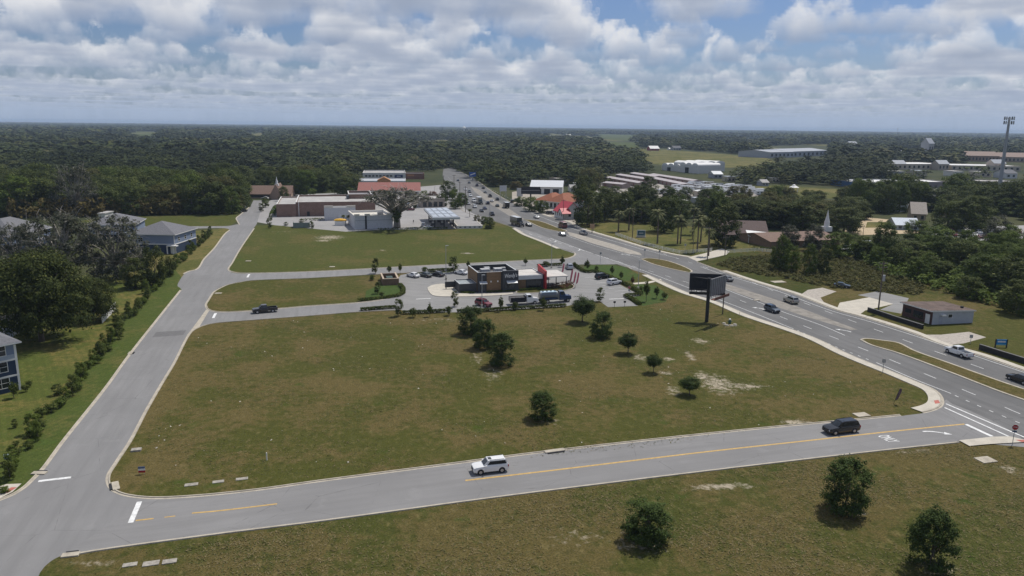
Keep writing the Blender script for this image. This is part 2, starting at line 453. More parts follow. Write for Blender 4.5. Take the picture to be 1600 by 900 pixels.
m_tan = grass_mat('tan_lawn', (0.101, 0.109, 0.028), (0.186, 0.155, 0.055), (0.277, 0.223, 0.088), 0.68)
m_field = grass_mat('field_grass', (0.102, 0.109, 0.030), (0.206, 0.175, 0.066), (0.259, 0.217, 0.090), 0.62)
m_brush = grass_mat('brush_ground', (0.055, 0.068, 0.014), (0.105, 0.082, 0.028), (0.160, 0.125, 0.050), 0.6)
m_fgreen = grass_mat('pasture_green', (0.074, 0.096, 0.024), (0.125, 0.121, 0.037), (0.192, 0.169, 0.063), 0.4)
m_sand = mat('pale_sand', (0.46, 0.36, 0.23), 0.95, 0.10, 0.3)

def sheet(name, pts, z, m, label, cat, smooth=False, kind='structure'):
    P = gl(pts) if smooth else GL(pts)
    return tag(MB().sheet(P, z).build(name, m), label, cat, kind=kind)

# ---------------------------------------------------------------- lines of the roads (survey picture spots)
W_KERB_L = [(0, 783), (22, 774), (40, 763), (56, 748), (70, 733), (100, 692), (167, 607), (205, 554), (284, 453.5)]
W_KERB_N = [(288, 428), (297, 424), (307.5, 421.5), (320, 405), (336, 388), (353, 365), (360, 359.5)]
E_KERB_MAIN = [(312, 510), (300, 516), (292, 525), (270, 567), (250, 600), (225, 643), (200, 690), (178, 723), (166, 743), (166, 757), (175, 768), (192, 775), (233, 780), (300, 777.5), (400, 767.5), (500, 753.5), (680, 730), (849, 708), (1100, 680), (1250, 665), (1349, 656), (1409, 650)]
S_KERB_LOW = [(97, 868), (150, 858.5), (333, 833.5), (500, 812.5), (732, 781), (860, 764.5), (1100, 735), (1360, 704.5), (1495, 690)]
HW_LEFT = [(693, 264), (692, 275), (700, 291), (716, 310), (729.5, 328), (747.5, 337), (776, 346.5), (807.5, 357), (822, 366), (850, 377), (877.5, 388.5)]
HW_RIGHT = [(704, 262), (722, 270), (740, 279), (764, 296), (790, 312), (809, 321), (852, 337), (890, 348), (900, 355.5), (924, 363), (960, 373.5), (1005, 387), (1050, 398), (1075, 402)]
HW_RIGHT2 = [(1087, 409), (1126, 423.5), (1180, 441.5), (1240, 459.5), (1307, 485), (1342, 494.5), (1420, 519), (1472, 539.5), (1530, 556), (1600, 580), (1720, 619)]
HW_LEFT2 = [(963, 412.5), (978, 415.5), (990, 421.5), (1014, 429.5), (1075, 457), (1120, 471), (1165, 490), (1180, 495.5), (1270, 526), (1330, 554.5), (1405, 584.5), (1435, 597), (1460, 608), (1471, 617), (1475.5, 628), (1472, 636), (1460, 642), (1444, 646), (1409, 650)]
N_ST_N = [(355.5, 421.5), (360, 424.5), (369, 426.5), (384, 427.2), (480, 425), (560, 421), (640, 416.5), (740, 411.5), (850, 406), (882, 404.5), (895, 401.5), (900, 397), (896, 393.5), (877.5, 388.5)]
N_ST_S = [(333, 456), (345, 449), (356, 444.5), (370.5, 441.5), (390, 438.3), (480, 434.5), (560, 430), (640, 426), (720, 421)]
DR_N = [(321, 480), (323, 483.5), (330, 486.5), (345, 488.2), (390, 486.5), (480, 479), (560, 473.5), (600, 468.5), (622, 463.5), (630, 458), (631.5, 452), (628, 447), (623, 441)]
DR_S = [(312, 510), (322, 507), (337.5, 504.3), (390, 500), (480, 493.3), (560, 487), (625, 484)]

# lots first, roads over them
sheet('lot_field', [(60, 830), (250, 560), (310, 500), (640, 470), (900, 470), (1010, 410), (1460, 590), (1480, 660), (1000, 740), (300, 800)], 0.004, m_lot, 'open mown grass lot with scattered small oaks and pale sand patches', 'field')
sheet('low_field', [(-60, 960), (40, 868), (500, 800), (1100, 725), (1480, 683), (1620, 688), (1800, 760), (1800, 1000), (800, 1050)], 0.0055, m_low, 'rough dry grass verge in front of the cross road', 'field')
sheet('north_field', [(345, 430), (400, 352), (440, 352), (560, 356), (745, 352), (770, 344), (815, 352), (905, 398), (880, 412), (480, 432)], 0.0048, m_north, 'green grass lot in front of the brick store and fuel station', 'field')
sheet('middle_field', [(305, 490), (345, 430), (480, 428), (640, 420), (640, 470), (480, 485)], 0.0062, m_lot, 'small grass lot between the two side streets', 'field')
sheet('road_lawn', [(-60, 810), (-60, 780), (-40, 760), (28, 705), (110, 606), (180, 514), (245, 436), (272, 420), (300, 452), (210, 560), (70, 745), (20, 790)], 0.0086, m_lawn, 'striped mown green lawn strip along the left road', 'lawn')
sheet('house_lawn', [(-120, 780), (-120, 500), (0, 470), (120, 440), (235, 420), (290, 436), (110, 640), (-20, 790)], 0.0046, m_yard, 'green and tan lawn around the blue apartment houses', 'lawn')
sheet('tan_yard', [(225, 455), (235, 388), (255, 372), (290, 362), (340, 358), (360, 355), (335, 396), (310, 428), (285, 440), (278, 452)], 0.0072, m_tan, 'tan dry lawn beside the grey roofed house', 'lawn')
sheet('back_field', [(100, 350), (190, 334.5), (300, 332), (374, 331), (372, 345), (356, 355), (275, 357), (150, 372)], 0.0054, m_north, 'flat green field before the wood on the left', 'field')
sheet('church_lawn', [(902, 350), (960, 344), (1050, 350), (1140, 362), (1240, 384), (1200, 398), (1080, 404), (1000, 388), (925, 364)], 0.0042, m_tan, 'tan lawn with palms and oaks across the highway', 'lawn')
sheet('brush_field', [(1085, 407), (1120, 398), (1220, 390), (1320, 380), (1500, 385), (1720, 400), (1720, 500), (1560, 500), (1440, 470), (1380, 455), (1270, 462), (1120, 426)], 0.0056, m_brush, 'brown and green brush land right of the highway', 'field')
sheet('office_grass', [(1240, 462), (1300, 444), (1400, 452), (1480, 462), (1560, 470), (1720, 500), (1720, 640), (1590, 590), (1420, 522), (1340, 496)], 0.0068, m_lot, 'grass around the small white block building', 'lawn')
sheet('far_pasture', [(985, 233), (1040, 233.5), (1195, 246), (1215, 254), (1180, 260), (1090, 264), (1020, 256), (1000, 246)], 0.02, m_field, 'wide tan pasture beyond the storage sheds', 'field')
sheet('dark_pasture', [(935, 221), (1000, 223), (1000, 231), (950, 229)], 0.02, m_fgreen, 'dark green far pasture', 'field')
sheet('thin_pasture', [(910, 216), (945, 215.5), (1000, 219), (960, 220.5)], 0.02, m_field, 'thin tan strip of far pasture', 'field')
sheet('left_pasture', [(196, 208), (205, 205.5), (246, 206), (248, 212.5), (222, 213)], 0.02, m_fgreen, 'bright green clearing in the far wood', 'field')
sheet('pale_pasture', [(375, 211), (398, 207.5), (418, 208), (412, 215)], 0.02, m_field, 'pale clearing in the far wood', 'field')
sheet('sand_arena', [(1300, 369), (1310, 362), (1345, 353), (1335, 338), (1400, 344), (1422, 352), (1440, 364)], 0.01, m_sand, 'pale sand riding arena behind the church', 'arena')
sheet('arena_grass', [(1355, 347), (1396, 347), (1402, 355), (1352, 356)], 0.02, m_field, 'tan grass patch in the middle of the sand arena', 'lawn')
sheet('estate_lawn', [(1170, 292), (1215, 289), (1330, 297), (1345, 308), (1250, 312), (1185, 306)], 0.01, m_field, 'green lawn behind the white gazebo', 'lawn')
sheet('far_right_lawn', [(1500, 372), (1600, 368), (1700, 372), (1700, 395), (1540, 392)], 0.0078, m_fgreen, 'green lawn at the far right car lot', 'lawn')
sheet('store_paving', [(390, 345), (404, 322), (440, 305), (560, 300), (700, 288), (722, 318), (760, 338), (752, 357), (600, 359), (540, 362), (430, 352)], 0.0074, mat('pale_paving', (0.30, 0.29, 0.28), 0.9, 0.10, 0.1), 'pale paving around the stores and fuel station', 'paving')
sheet('plaza_paving', [(800, 318), (800, 300), (850, 292), (880, 300), (864, 312), (905, 350), (880, 344), (830, 330)], 0.0058, mat('dusty_paving', (0.34, 0.30, 0.25), 0.95, 0.12, 0.1), 'dusty pale forecourt right of the highway', 'paving')
sheet('trailer_yard', [(930, 300), (940, 284), (1010, 274), (1090, 284), (1180, 294), (1195, 306), (1060, 312)], 0.01, mat('yard_gravel', (0.36, 0.33, 0.29), 0.95, 0.12, 0.1), 'gravel yard around storage sheds and parked trailers', 'yard')
sheet('right_car_lot', [(1460, 366), (1500, 356), (1600, 352), (1720, 356), (1720, 372), (1520, 376)], 0.0092, mat('pale_paving', (0.3, 0.29, 0.28)), 'pale car lot among trees at the far right', 'car lot')

def asphalt(name, col, var=0.12, ang=0.25, fresh=None):
    s = NT(name)
    n1 = s.noise(0.05, 4, 0.6); n2 = s.noise(0.8, 5, 0.6, stretch=(1.0, 0.07, 1, ang)); n3 = s.noise(14, 3, 0.7)
    c = s.mix(s.mr(n1, 0.3, 0.7), tuple(q * (1 - var) for q in col), tuple(q * (1 + var * .6) for q in col))
    c = s.mix(s.mr(n2, 0.35, 0.7, 0, 0.6), c, tuple(q * (1 - var * 2.0) for q in col))
    n4 = s.noise(0.32, 5, 0.7, off=(7, 3, 0)); c = s.mix(s.mr(n4, 0.62, 0.74, 0, 0.4), c, tuple(q * 0.66 for q in col)); n5 = s.noise(0.21, 4, 0.6, off=(1, 30, 0)); c = s.mix(s.mr(n5, 0.60, 0.70, 0, 0.3), c, tuple(min(.5, q * 1.18) for q in col))
    c = s.mix(s.mr(n3, 0.3, 0.75, 0, 0.3), c, tuple(q * 0.65 for q in col))
    v = s.N.new('ShaderNodeTexVoronoi'); v.feature = 'DISTANCE_TO_EDGE'; s.L.new(s.pos, v.inputs['Vector']); v.inputs['Scale'].default_value = 0.09
    wob = s.noise(0.5, 3)
    ck = s.mr(s.math('ADD', v.outputs['Distance'], s.math('MULTIPLY', wob, 0.02)), 0.0095, 0.0135, 0.7, 0.0)
    c = s.mix(ck, c, tuple(q * 0.55 for q in col))
    return s.done(c, 0.88, 0, 0.2)
m_road = asphalt('old_asphalt', (0.24, 0.236, 0.232))
m_cross = asphalt('cross_asphalt', (0.245, 0.24, 0.235), .12, R_(-73))
m_hwy = asphalt('highway_asphalt', (0.165, 0.163, 0.160), 0.18, 0.28)
m_lotasph = asphalt('car_park_asphalt', (0.27, 0.265, 0.255), 0.14, 1.4)
m_conc = mat('kerb_concrete', (0.43, 0.385, 0.31), 0.9, 0.16, 0.8)
m_walk = mat('sidewalk_concrete', (0.50, 0.46, 0.385), 0.9, 0.10, 0.5)
m_white = mat('road_paint_white', (0.72, 0.72, 0.70), 0.7, 0.18, 2.0)
m_yellow = mat('road_paint_yellow', (0.52, 0.34, 0.115), 0.7, 0.16, 2.0)
m_dark = mat('dark_metal', (0.03, 0.03, 0.032), 0.6, 0.1)

# ---------------------------------------------------------------- road sheets
def road(name, lines, z, m, label, cat='road'):
    P = []
    for L, rev in lines:
        q = gl(L); P += q[::-1] if rev else q
    return tag(MB().sheet(P, z).build(name, m), label, cat, kind='structure')
top_w = [(375, 351), (371.5, 345), (370, 341), (377, 335), (390, 324), (394, 317), (396, 313)]
top_e = [(410, 313), (407, 330), (404, 340), (401, 350), (396, 357), (373.5, 390), (362, 410), (355.5, 421.5)]
road('road_left', [([(-90, 815), (-40, 797)], 0), (W_KERB_L, 0), ([(284, 453.5), (281, 449.5), (277.5, 447), (282, 436), (288, 428)], 0), (W_KERB_N, 0), ([(360, 359.5), (350, 356.5), (270, 357.5), (270, 354.5), (350, 353.3), (357, 353), (372, 350)], 0), (top_w, 0), (top_e, 0), ([(355.5, 421.5), (369, 427), (480, 425)], 0), ([(480, 434.5), (390, 438.3), (356, 444.5), (333, 456), (327, 468), (321, 480)], 0), ([(312, 510), (292, 525)], 0), (E_KERB_MAIN[2:13], 0), ([(233, 781), (215, 820), (190, 850), (97, 868), (70, 885), (20, 960), (-150, 960)], 0)], 0.010, m_road, 'grey residential road running away on the left')
road('road_cross', [(E_KERB_MAIN[12:], 0), ([(1409, 650), (1460, 642), (1475.5, 628), (1600, 690), (1495, 690)], 0), (S_KERB_LOW, 1)], 0.0150, m_cross, 'grey two lane cross road with a yellow centre line')
road('side_street', [(N_ST_N[3:], 0), ([(877.5, 388.5), (963, 412.5)], 0), ([(963, 412.5), (920, 412.8), (895, 414), (860, 415), (720, 421)], 0), (N_ST_S[4:], 1)], 0.0165, m_road, 'grey side street leading to the highway')
road('driveway', [(DR_N, 0), ([(623, 441), (640, 430), (700, 428)], 0), ([(700, 488), (625, 484)], 0), (DR_S, 1)], 0.0180, m_road, 'grey driveway into the restaurant car park', 'driveway')
sheet('restaurant_car_park', [(617, 442), (626, 430), (640, 427), (700, 426), (725, 419), (900, 413), (906, 421), (912, 426), (924, 424), (945, 432), (1001, 462), (978, 466), (997, 478), (950, 480), (936, 470), (880, 479), (715, 488), (632, 489), (627, 484), (633, 455)], 0.0215, m_lotasph, 'grey asphalt car park around the restaurant', 'car park')
road('highway', [(HW_LEFT, 0), ([(877.5, 388.5), (963, 412.5)], 0), (HW_LEFT2[:15], 0), ([(1475.5, 628), (1600, 690), (1720, 744)], 0), ([(1720, 744), (1720, 619)], 0), (HW_RIGHT2, 1), ([(1087, 409), (1130, 398), (1120, 394), (1075, 402)], 0), (HW_RIGHT, 1)], 0.008, m_hwy, 'wide divided highway running away towards the wood')
sheet('turn_lane', [(800, 353.5), (807, 358), (822, 366.8), (850, 377.8), (877, 389.6), (897, 396), (896, 405), (925, 413.5), (963, 413), (1000, 423.5), (1000, 421.3), (920, 394.3), (860, 372.3), (825, 360)], 0.0195, m_road, 'paler worn turn lane beside the highway', 'lane')
sheet('junction_apron', [(1475, 628), (1473, 640), (1410, 651.5), (1500, 690), (1615, 700), (1720, 752), (1720, 735), (1600, 688), (1500, 640), (1478, 624)], 0.0185, m_road, 'paler asphalt where the cross road meets the highway', 'road')
sheet('asphalt_patch', [(238, 527), (286, 523.5), (291, 516), (244, 519)], 0.0145, mat('patch_asphalt', (0.145, 0.142, 0.14), 0.9, .1), 'darker asphalt repair band across the left road', 'road patch')
sheet('concrete_gutter', [(291, 525), (297, 518), (322, 484), (327, 485), (312, 510)], 0.0185, m_conc, 'pale concrete gutter across the driveway mouth', 'gutter')

# ---------------------------------------------------------------- kerbs
def kerb(L, side=1, label='', z=0.0):
    P = densify(L, 6.0)
    mb = MB()
    strip(mb, P, [(0 * side, z + .022), (.30 * side, z + .024), (.34 * side, z + .13), (.50 * side, z + .14), (.53 * side, z + .002)])
    tag(mb.build('kerb', m_conc), label, 'kerb', kind='structure')
kerb(gl(W_KERB_L), 1, 'pale concrete kerb on the house side of the left road')
kerb(gl(W_KERB_N), 1, 'pale concrete kerb along the tan yard')
kerb(gl(top_w[:5]), 1, 'pale concrete kerb at the green back field')
kerb(gl(E_KERB_MAIN), 1, 'pale concrete kerb around the big grass lot')
kerb(gl(S_KERB_LOW), -1, 'pale concrete kerb on the near side of the cross road')
kerb(gl(top_e[4:] + N_ST_N[1:]), 1, 'pale concrete kerb around the north grass lot')
kerb(gl(DR_N[::-1][2:] + [(320, 476), (324, 469), (329, 461)] + N_ST_S), -1, 'pale concrete kerb around the small middle lot')
kerb(gl(DR_S), -1, 'pale concrete kerb on the near side of the driveway')
kerb(gl(HW_LEFT2[:-1]), -1, 'pale concrete kerb on the near side of the highway')
kerb(gl(HW_RIGHT2), 1, 'pale concrete kerb on the far side of the highway')
kerb(gl(HW_RIGHT), 1, 'pale concrete kerb beside the church lawn')
kerb(gl([(707, 311), (716, 322), (729, 332), (747.5, 338), (776, 347), (807.5, 357.5), (822, 366.5), (850, 377.5), (877.5, 389)]), -1, 'pale concrete kerb in front of the fuel station')

# sidewalks: raised slabs with joints left to the material
def walk(L, side, w, label, off=0.535):
    mb = MB(); P = densify(gl(L), 5.0)
    strip(mb, P, [(off * side, 0.0), (off * side, .135), ((off + w) * side, .135), ((off + w) * side, 0.0)])
    tag(mb.build('sidewalk', m_walk), label, 'sidewalk', kind='structure')
walk(HW_LEFT2[3:-1], -1, 1.9, 'pale concrete sidewalk between the highway and the big lot')
walk(HW_RIGHT2[1:], 1, 1.6, 'pale concrete sidewalk on the far side of the highway')
walk(HW_LEFT[7:], -1, 1.5, 'pale concrete sidewalk beside the north grass lot')
walk(HW_RIGHT[5:], 1, 1.4, 'pale concrete sidewalk before the church lawn')
sheet('corner_sidewalk', [(1498, 689.2), (1514.5, 698), (1547, 695), (1600, 692), (1700, 720), (1700, 712), (1600, 688), (1578, 683), (1552, 683.5)], 0.14, m_walk, 'pale concrete sidewalk at the stop sign corner', 'sidewalk')
sheet('left_sidewalk', [(-40, 785), (-40, 776), (10, 758), (34, 757), (20, 770), (0, 780)], 0.14, m_walk, 'pale sidewalk stub at the left corner', 'sidewalk')
sheet('parcel_sidewalk', [(988, 442.5), (1014, 440), (1032, 436), (1034, 438), (1014, 443), (992, 444.5)], 0.05, m_walk, 'pale footpath from the car park to the highway', 'sidewalk')
m_red = mat('tactile_red', (0.42, 0.13, 0.10), 0.8, .12)
sheet('tactile_paving', [(1459, 627), (1466, 626), (1469, 631), (1461, 632)], 0.142, m_red, 'red tactile ramp plate at the highway corner', 'ramp plate')
sheet('tactile_paving', [(1586, 688.5), (1600, 688.5), (1612, 692), (1596, 692)], 0.145, m_red, 'red tactile ramp plate behind the stop sign', 'ramp plate')
sheet('tactile_paving', [(4, 771), (18, 763), (27, 763), (12, 772)], 0.145, m_red, 'red tactile ramp plate at the left corner', 'ramp plate')
# driveways on the far side of the highway
sheet('concrete_drive', [(1307, 484), (1312, 473), (1358, 464.5), (1396, 475), (1352, 485), (1340, 494)], 0.012, m_walk, 'pale concrete drive by the utility pole', 'driveway')
sheet('concrete_drive', [(1252, 460), (1262, 453), (1285, 449.5), (1307, 455.5), (1282, 465), (1290, 476)], 0.012, mat('worn_concrete', (0.40, 0.36, 0.31), .9, .2), 'worn concrete drive beside the brush', 'driveway')
sheet('concrete_drive', [(1440, 523), (1470, 523), (1514, 518.5), (1541, 527), (1506, 536.5), (1475, 540)], 0.012, mat('worn_concrete', (0.4, 0.36, 0.31)), 'pinkish concrete apron behind the white pickup', 'driveway')
sheet('office_drive', [(1340, 461), (1372, 455), (1420, 466), (1408, 490), (1375, 484), (1396, 475), (1358, 464.5)], 0.0098, m_lotasph, 'grey asphalt pad beside the small block building', 'driveway')
sheet('church_drive', [(1075, 402), (1100, 396), (1128, 388), (1140, 393), (1135, 398), (1089, 408)], 0.0105, m_walk, 'pale drive beside the white rail fence', 'driveway')

# ---------------------------------------------------------------- medians
def median(pts, label, grass=True):
    P = gl(pts + [pts[0]])
    mb = MB(); mb.prism(P[:-1], 0.0, 0.12, 0)
    o = tag(mb.build('median', m_conc), label, 'median', kind='structure')
    if grass:
        c = np.mean(P[:-1], axis=0)
        Q = offset_line(P, 0.5 if sum(P[i][0] * P[i + 1][1] - P[i + 1][0] * P[i][1] for i in range(len(P) - 1)) > 0 else -0.5)[:-1]
        tag(MB().sheet([tuple(q) for q in Q], 0.128).build('median_grass', m_low), 'dry grass on ' + label, 'grass', kind='structure')
median([(1343, 531), (1352, 529), (1380, 532), (1403, 535.5), (1432, 549), (1480, 566), (1570, 598), (1720, 650), (1720, 668), (1600, 626), (1560, 612), (1480, 581), (1400, 551.5), (1360, 539.5)], 'the long raised median by the white pickup')
median([(1001, 405), (1012, 403.5), (1040, 407), (1082, 423.5), (1078, 426), (1060, 423), (1020, 413)], 'the short raised median in front of the billboard')
median([(818, 343), (840, 345), (872, 356), (886, 361.5), (876, 362), (850, 357)], 'the narrow raised median by the box truck')
sheet('painted_median', [(886, 362), (905, 366.5), (960, 382), (1000, 395), (1003, 399), (980, 396), (925, 380), (890, 368)], 0.0125, mat('pale_median', (0.34, 0.31, 0.265), .9, .2, .5), 'pale painted median between the carriageways', 'median')
sheet('painted_median', [(1093, 432), (1140, 445), (1240, 477), (1300, 500), (1340, 515), (1330, 516), (1250, 492), (1130, 450)], 0.0125, mat('worn_median', (0.25, 0.23, 0.20), .9, .2, .5), 'worn dusty median strip beside the silver SUV', 'median')
sheet('painted_median', [(735, 291), (748, 296), (790, 322), (820, 343), (800, 340), (765, 318), (742, 300)], 0.0125, mat('worn_median', (0.25, 0.23, 0.20)), 'worn median in the far traffic', 'median')

# ---------------------------------------------------------------- paint
def line_paint(name, pts, w, m, label, z=0.026, dash=None, smooth=True, cat='road marking'):
    L = densify(gl(pts) if smooth else GL(pts), 4.0); mb = MB()
    if dash is None: strip(mb, L, [(-w / 2, z), (w / 2, z)])
    else:
        s, tot = 0.0, cum(L)[-1]
        while s < tot - dash[0]:
            a, d = along(L, s); b, _ = along(L, s + dash[0]); n = np.array([-d[1], d[0]]) * w / 2
            mb.add([(*(a - n), z), (*(b - n), z), (*(b + n), z), (*(a + n), z)], [(0, 1, 2, 3)]); s += dash[1]
    return tag(mb.build(name, m), label, cat, kind='structure')
line_paint('edge_line', [(860, 372), (920, 394), (1000, 421), (1075, 449.5), (1180, 490), (1240, 514)], .17, m_white, 'white edge line on the near carriageway')
line_paint('edge_line', [(1246, 516.5), (1300, 539.5), (1358, 562.5)], .17, m_white, 'dotted white edge line before the junction', dash=(.7, 2.2))
line_paint('edge_line', [(1369, 566.5), (1430, 593), (1486, 615)], .17, m_white, 'white edge line ending at the junction')
line_paint('edge_line', [(1492, 618), (1540, 639), (1600, 664), (1700, 706)], .17, m_white, 'dotted white line across the junction', dash=(.8, 2.4))
line_paint('edge_line', [(830, 333), (900, 359), (1000, 388.5), (1060, 404)], .17, m_white, 'white edge line on the far carriageway before the drive')
line_paint('edge_line', [(1095, 417), (1126, 427.5), (1210, 453), (1300, 486), (1360, 503), (1472, 539), (1600, 582), (1700, 614)], .17, m_white, 'white edge line on the far carriageway')
line_paint('centre_line', [(870, 362), (930, 384), (1000, 402.5)], .15, m_white, 'white line beside the painted median')
line_paint('centre_line', [(1100, 436), (1131, 451), (1180, 470), (1225, 488), (1280, 507), (1320, 524)], .17, m_white, 'white line along the left turn lane')
line_paint('lane_dash', [(800, 357), (900, 388), (980, 413), (1060, 437), (1150, 467), (1240, 503), (1330, 538), (1430, 578), (1545, 626), (1700, 692)], .16, m_white, 'white lane dashes on the near carriageway', dash=(3, 9))
line_paint('lane_dash', [(745, 283), (790, 307), (838, 327), (900, 352), (1000, 384), (1080, 411), (1150, 432), (1240, 467), (1330, 501), (1450, 545), (1570, 588), (1700, 634)], .16, m_white, 'white lane dashes on the far carriageway', dash=(3, 9))
line_paint('lane_dash', [(700, 276), (735, 318), (760, 332)], .16, m_white, 'white lane dashes in the far traffic', dash=(3, 9))
line_paint('centre_line', [(727, 751), (860, 735.5), (1000, 718.5), (1100, 706.5), (1250, 690), (1400, 673.5), (1507, 662.7)], .36, m_yellow, 'solid yellow centre line of the cross road')
line_paint('centre_line', [(300, 802), (340, 798.5), (433, 787.5)], .28, m_yellow, 'faded yellow centre line at the left end of the cross road')
line_paint('centre_line', [(212, 813.5), (240, 810.5)], .28, m_yellow, 'short worn yellow dash beside the stop bar', smooth=False)
line_paint('centre_line', [(257, 808.5), (274, 806.5)], .2, m_yellow, 'second short worn yellow dash near the stop bar', smooth=False)
line_paint('stop_bar', [(60, 752), (111, 746)], .55, m_white, 'white stop bar on the left road', smooth=False)
line_paint('stop_bar', [(218, 784), (204, 817)], .6, m_white, 'white stop bar on the cross road', smooth=False)
line_paint('stop_bar', [(1509, 663), (1550, 682)], .6, m_white, 'white stop bar before the highway', smooth=False)
line_paint('crossing_line', [(1478, 631), (1581, 675), (1700, 725)], .3, m_white, 'upper white crossing line', smooth=False)
line_paint('crossing_line', [(1476, 637), (1576, 682)], .3, m_white, 'lower white crossing line', smooth=False)
line_paint('stop_bar', [(389.5, 428.5), (386.5, 433.5)], .6, m_white, 'white stop bar on the side street', smooth=False)
line_paint('stop_bar', [(337, 489.5), (333, 497)], .6, m_white, 'white stop bar on the driveway', smooth=False)
line_paint('parking_line', [(650, 467.5), (673, 466.3)], .4, m_white, 'white line across the restaurant drive', z=.03, smooth=False)
line_paint('parking_line', [(952, 467.5), (975, 466.5)], .4, m_white, 'white line at the end of the car park', z=.03, smooth=False)
for k in range(7):
    a = (905 + k * 9.5 + 8, 434 + k * 4.2); b = (a[0] + 22, a[1] - 1.2)
    line_paint('parking_line', [a, b], .12, m_white, 'thin white parking bay lines right of the restaurant', z=.03, smooth=False)
# arrows and lettering
def arrow(px, py, ang, L=3.0, turn=0, z=.03, label='white turn arrow on the asphalt'):
    mb = MB(); n = 10; mid = []
    for i in range(n + 1):
        t = i / n; mid.append((t * L * .75, turn * 1.3 * t ** 2))
    for i in range(n):
        a, b = mid[i], mid[i + 1]; w = .17 if i < n else .17
        mb.add([(a[0], a[1] - w, z), (b[0], b[1] - w, z), (b[0], b[1] + w, z), (a[0], a[1] + w, z)], [(0, 1, 2, 3)])
    e = Vector(mid[-1]); d = (e - Vector(mid[-2])).normalized(); nn = Vector((-d.y, d.x))
    h = [e + nn * .5, e - nn * .5, e + d * 1.1]
    mb.add([(p.x, p.y, z) for p in h], [(0, 1, 2)])
    x, y = G(px, py)
    tag(mb.build('road_arrow', m_white, loc=(x, y, 0), rz=ang), label, 'road arrow', kind='structure')
x0, y0 = G(1441, 674.5); x1, y1 = G(1474, 681)
arrow(1442, 674.5, math.atan2(G(1472, 671)[1] - y0, G(1472, 671)[0] - x0), 3.6, -1, label='white right turn arrow before the highway junction')
arrow(1330, 519, R_(101), 3.0, 1, label='white turn arrow in the left turn bay')
arrow(1196, 484, R_(101), 3.0, 1, label='white turn arrow beside the blue grey SUV')
arrow(868, 376, R_(290), 3.5, -1, label='white turn arrow in the worn turn lane')
arrow(905, 389, R_(290), 3.5, -1, label='second white turn arrow in the worn turn lane')
arrow(984, 399, R_(110), 3.5, 1, label='white turn arrow at the tip of the short median')
def flat_text(txt, px, py, ang, size, sx, label, z=.031):
    cu = bpy.data.curves.new('road_lettering', 'FONT'); cu.body = txt; cu.size = size; cu.align_x = 'CENTER'; cu.align_y = 'CENTER'; cu.offset = 0.03
    o = bpy.data.objects.new('road_lettering', cu); C.objects.link(o); cu.materials.append(m_white)
    x, y = G(px, py); o.location = (x, y, z); o.rotation_euler = (0, 0, ang); o.scale = (sx, 1, 1)
    return tag(o, label, 'road lettering', kind='structure')
rd = math.atan2(G(1420, 680)[1] - G(1350, 688)[1], G(1420, 680)[0] - G(1350, 688)[0])
flat_text('ONLY', 1387, 685.5, rd - math.pi / 2, 2.6, .36, 'white word ONLY painted on the cross road lane')
# ================================================================== BUILDINGS
M_glass = glass_mat()
m_whitew = mat('white_wall', (0.62, 0.61, 0.58), .8, .08)
m_trim = mat('white_trim', (0.72, 0.71, 0.68), .6, .05)
m_shingle = mat('grey_shingle', (0.155, 0.155, 0.165), .9, .18, 2.5)
m_brown_sh = mat('brown_shingle', (0.20, 0.135, 0.105), .9, .16, 2.0)
m_flat = mat('flat_roof_grey', (0.40, 0.385, 0.365), .9, .14, .25)
m_cream = mat('cream_roof', (0.66, 0.62, 0.54), .9, .08, .4)
def site(name, a, b, label, cat, group=None, z=0.0):
    """root at the front left foot of a building, x along its front, y away from the road"""
    A = G(*a); B = G(*b); ang = math.atan2(B[1] - A[1], B[0] - A[0])
    return empty(name, (A[0], A[1], z), ang, label, cat, group), math.hypot(B[0] - A[0], B[1] - A[1])
def to_local(root, px, py, z=0.0):
    x, y = G(px, py, z); dx, dy = x - root.location.x, y - root.location.y; a = root.rotation_euler.z
    return dx * math.cos(a) + dy * math.sin(a), -dx * math.sin(a) + dy * math.cos(a)
def block(root, x0, x1, y0, y1, h, wall, roof, par=0.6, cap=None, t=0.25, wname='wall', brick=False, z0=0.0):
    mb = MB()
    o = [(x0, y0), (x1, y0), (x1, y1), (x0, y1)]; i = [(x0 + t, y0 + t), (x1 - t, y0 + t), (x1 - t, y1 - t), (x0 + t, y1 - t)]
    for k in range(4):
        a, b = o[k], o[(k + 1) % 4]; mb.add([(*a, z0), (*b, z0), (*b, h), (*a, h)], [(0, 1, 2, 3)])
        c, d = i[k], i[(k + 1) % 4]; mb.add([(*c, h), (*d, h), (*d, h - par), (*c, h - par)], [(0, 1, 2, 3)])
        mb.add([(*a, h), (*b, h), (*d, h), (*c, h)], [(0, 1, 2, 3)], 1)
    w = mb.build(wname, [wall, cap or wall], root, boxuv=brick)
    r = MB().sheet(i, h - par + .02).build('roof', roof, root)
    return w, r
